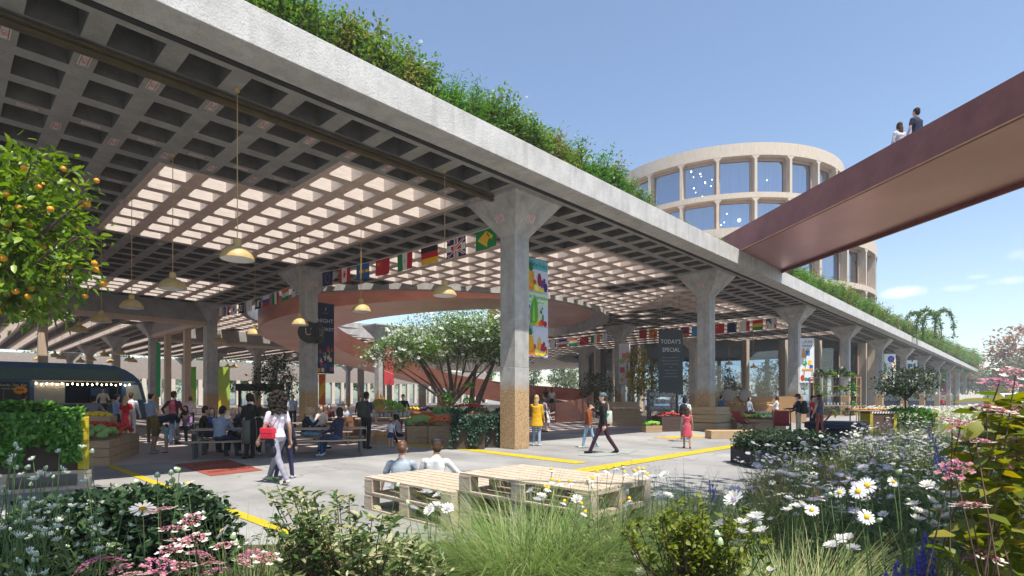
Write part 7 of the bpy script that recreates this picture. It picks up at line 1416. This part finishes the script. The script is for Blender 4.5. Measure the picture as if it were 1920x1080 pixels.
# shade trees standing behind the viewpoint (they throw the dappled shade on bed and paving)
for k, (X, D, z, r) in enumerate([(6.4, 3.2, 10.2, 3.0), (-2.4, -1.3, 9.6, 2.2)]):
    tree('plane_tree', ['tall plane tree shading the flower bed from behind the viewpoint', 'tall plane tree shading the paving from behind the viewpoint'][k], W(X, D) if k == 0 else W(X, D), (5.5, .22), [((0, 0, z), (r, r, r*.6)), ((r*.7, 0, z-.5), (r*.6, r*.6, r*.4)), ((-r*.7, .5, z-.3), (r*.6, r*.6, r*.45)), ((0, r*.7, z-.4), (r*.6, r*.6, r*.4)), ((.3, -r*.6, z+.3), (r*.6, r*.6, r*.4))] + ([(tuple(W(-4.6, 3.2, z+.5)), (1.7, 1.7, .9)), (tuple(W(-2.6, 3.6, z+.2)), (1.3, 1.3, .8)), (tuple(W(2.6, 2.2, z)), (2.0, 2.0, 1.1)), (tuple(W(4.6, 5.0, z+.3)), (2.2, 2.2, 1.2)), (tuple(W(.9, 3.2, z)), (1.6, 1.6, .9))] if k == 0 else []), 2600, .34, 'roof', 'plane trees behind the viewpoint')
# ================================================================ ROOF PLANTING
RS = []
for k in range(7):
    lm = ['roof', 'roof', 'roof', 'ivy', 'roof2', 'roof', 'ivy'][k]; t_ = thing('roof_shrub', '', 'shrub', (0, 0, ZR)); nst = 9; st = MB(); pos = []; dr = []
    for i in range(nst):
        a = random.uniform(0, 6.28); q = random.uniform(.1, .5); hh = random.uniform(.6, 1.0) if k % 2 else random.uniform(.75, 1.15); e = Vector((q*cos(a), q*sin(a), hh)); st.tube([(0, 0, -.02), e*.5+Vector((0, 0, .06)), e], [.016, .011, .004], 4)
        for j in range(85):
            c = e*random.uniform(.25, 1.02) + Vector((random.gauss(0, .11), random.gauss(0, .11), random.gauss(0, .06))); pos.append(tuple(c)); b = random.uniform(0, 6.28); dr.append((cos(b), sin(b), random.gauss(.45, .4)))
    V, f = leaf_arrays(np.array(pos), np.array(dr), (.095 if k != 6 else .16)*(.6+.8*rng.random(len(pos))), .5 if k != 6 else .1, .15, .15); st.obj('stem', STEMB, t_); link('foliage', arr_mesh('foliage', V, f, LM[lm]), t_)
    if k == 2: V2, f2, _ = merge([(HEADS['umbel'][0][0]*1.3 + np.array([random.gauss(0, .3), random.gauss(0, .3), random.uniform(.8, 1.25)]), HEADS['umbel'][0][1], 0) for _ in range(14)]); link('blooms', arr_mesh('blooms', V2, f2, PET['cream'], None, False), t_)
    RS.append(t_)
us = []; u = 1.6
while u < 172:
    sc_ = 1.0
    if 16.6 < u < 25.4: sc_ = .42 if u > 18.5 else .7
    if 25.3 < u < 32.3: u = 33.0; continue
    us.append((u, random.uniform(10.42, 10.75), sc_*random.uniform(1.0, 1.45)))
    if u < 60 and sc_ > .6: us.append((u+.3, random.uniform(10.9, 11.8), sc_*random.uniform(1.3, 1.75)))
    u += (.42 if u < 26 else .9 if u < 60 else 1.7) * (1 if sc_ > .5 else .7)
NMR = ['tall leafy', 'olive', 'flowering', 'broad leaved', 'flowering olive', 'fresh green', 'grassy']
for i, (u, v, s) in enumerate(us):
    k = (i*5 + i//7) % 7; o = RS[k] if not RS[k].get('used') else copytree(RS[k]); RS[k]['used'] = 1
    o.location = (u, v, ZR-.02); s *= (.86 if u < 26 else 1.0) + .012*max(0, u-40); o.scale = (s, s, s*random.uniform(.85, 1.1)); o.rotation_euler = (0, 0, random.uniform(0, 6.28)); o['label'] = NMR[k] + ' shrub growing along the edge of the planted roof'; o['group'] = NMR[k] + ' roof edge shrubs'
for r in RS:
    if 'used' in r: del r['used']
for o in bpy.data.objects:
    if 'used' in o: del o['used']
# leafy arched trellis on the roof
pg = thing('vine_trellis', 'vine covered arched trellis on the planted roof near its far end', 'trellis', PD(1742, 62, ZR), CAMROT); fr_ = MB(); pos = []
for y in (-.9, .9):
    for x0 in (-2.1, -.1):
        arc = [(x0+2.2*(1-cos(t))/2, y, 2.9*sin(t)**.7) for t in [i*pi/14 for i in range(15)]]; fr_.tube(arc, .05, 6); pos += [(p[0]+random.gauss(0, .13), p[1]+random.gauss(0, .13), p[2]+random.gauss(0, .13)) for p in arc for _ in range(34)]
fr_.tube([(0, -.9, 2.0), (0, .9, 2.0)], .05, 6); fr_.obj('frame', STEMB, pg); pos = np.array(pos); V, f = leaf_arrays(pos, rng.normal(size=pos.shape), .22*(.6+.8*rng.random(len(pos))), .6); link('vine', arr_mesh('vine', V, f, LM['roof']), pg)
# ================================================================ FAR RIGHT: boundary wall, parked van, kerbed road edge
fw_ = thing('boundary_wall', 'long low pale boundary wall beyond the lawn', 'wall', W(95, 118), CAMROT); MB().b2(-45, 0, 0, 75, .4, 2.3).obj('wall', C('#d8d4cc', .85), fw_); MB().b2(-45, -.05, .05, 75, -.002, 1.0).obj('plinth', C('#6a7480', .85), fw_)
vn = thing('parked_van', 'white van parked on the road at the right edge', 'van', PD(1893, 78), CAMROT+radians(8)); mb = MB(); pr = [(-2.4, .45), (-2.4, 2.1), (-2.2, 2.25), (1.2, 2.25), (1.9, 1.45), (2.5, 1.2), (2.55, .45)]
n = len(pr); mb.add([(x, -.95, z) for x, z in pr]+[(x, .95, z) for x, z in pr], [tuple(range(n)), tuple(range(2*n-1, n-1, -1))]+[(i, n+i, n+(i+1) % n, (i+1) % n) for i in range(n)]); mb.obj('body', M('van_white', (.75, .75, .75), rough=.3, coat=.4), vn, bevel=.06)
MB().b2(-1.9, -.965, 1.4, .9, -.952, 2.05).obj('window', M('van_glass', (.03, .035, .04), rough=.08), vn)
wheel(vn, (-1.5, -.85, .34)); wheel(vn, (1.6, -.85, .34))
# ================================================================ AIR
hz = MB().b2(-60, -60, -1.0, 330, 230, 32.5).obj('haze', None)
hm = bpy.data.materials.new('haze_air'); hm.use_nodes = True; nt = hm.node_tree; nt.nodes.remove(nt.nodes['Principled BSDF']); pv = nt.nodes.new('ShaderNodeVolumePrincipled'); pv.inputs['Color'].default_value = (.93, .95, 1, 1); pv.inputs['Density'].default_value = .0010; pv.inputs['Anisotropy'].default_value = .2
nt.links.new(pv.outputs[0], nt.nodes['Material Output'].inputs['Volume']); hz.data.materials.clear(); hz.data.materials.append(hm); tagp(hz, 'thin pale summer haze filling the air of the whole place', 'haze', None, 'stuff')
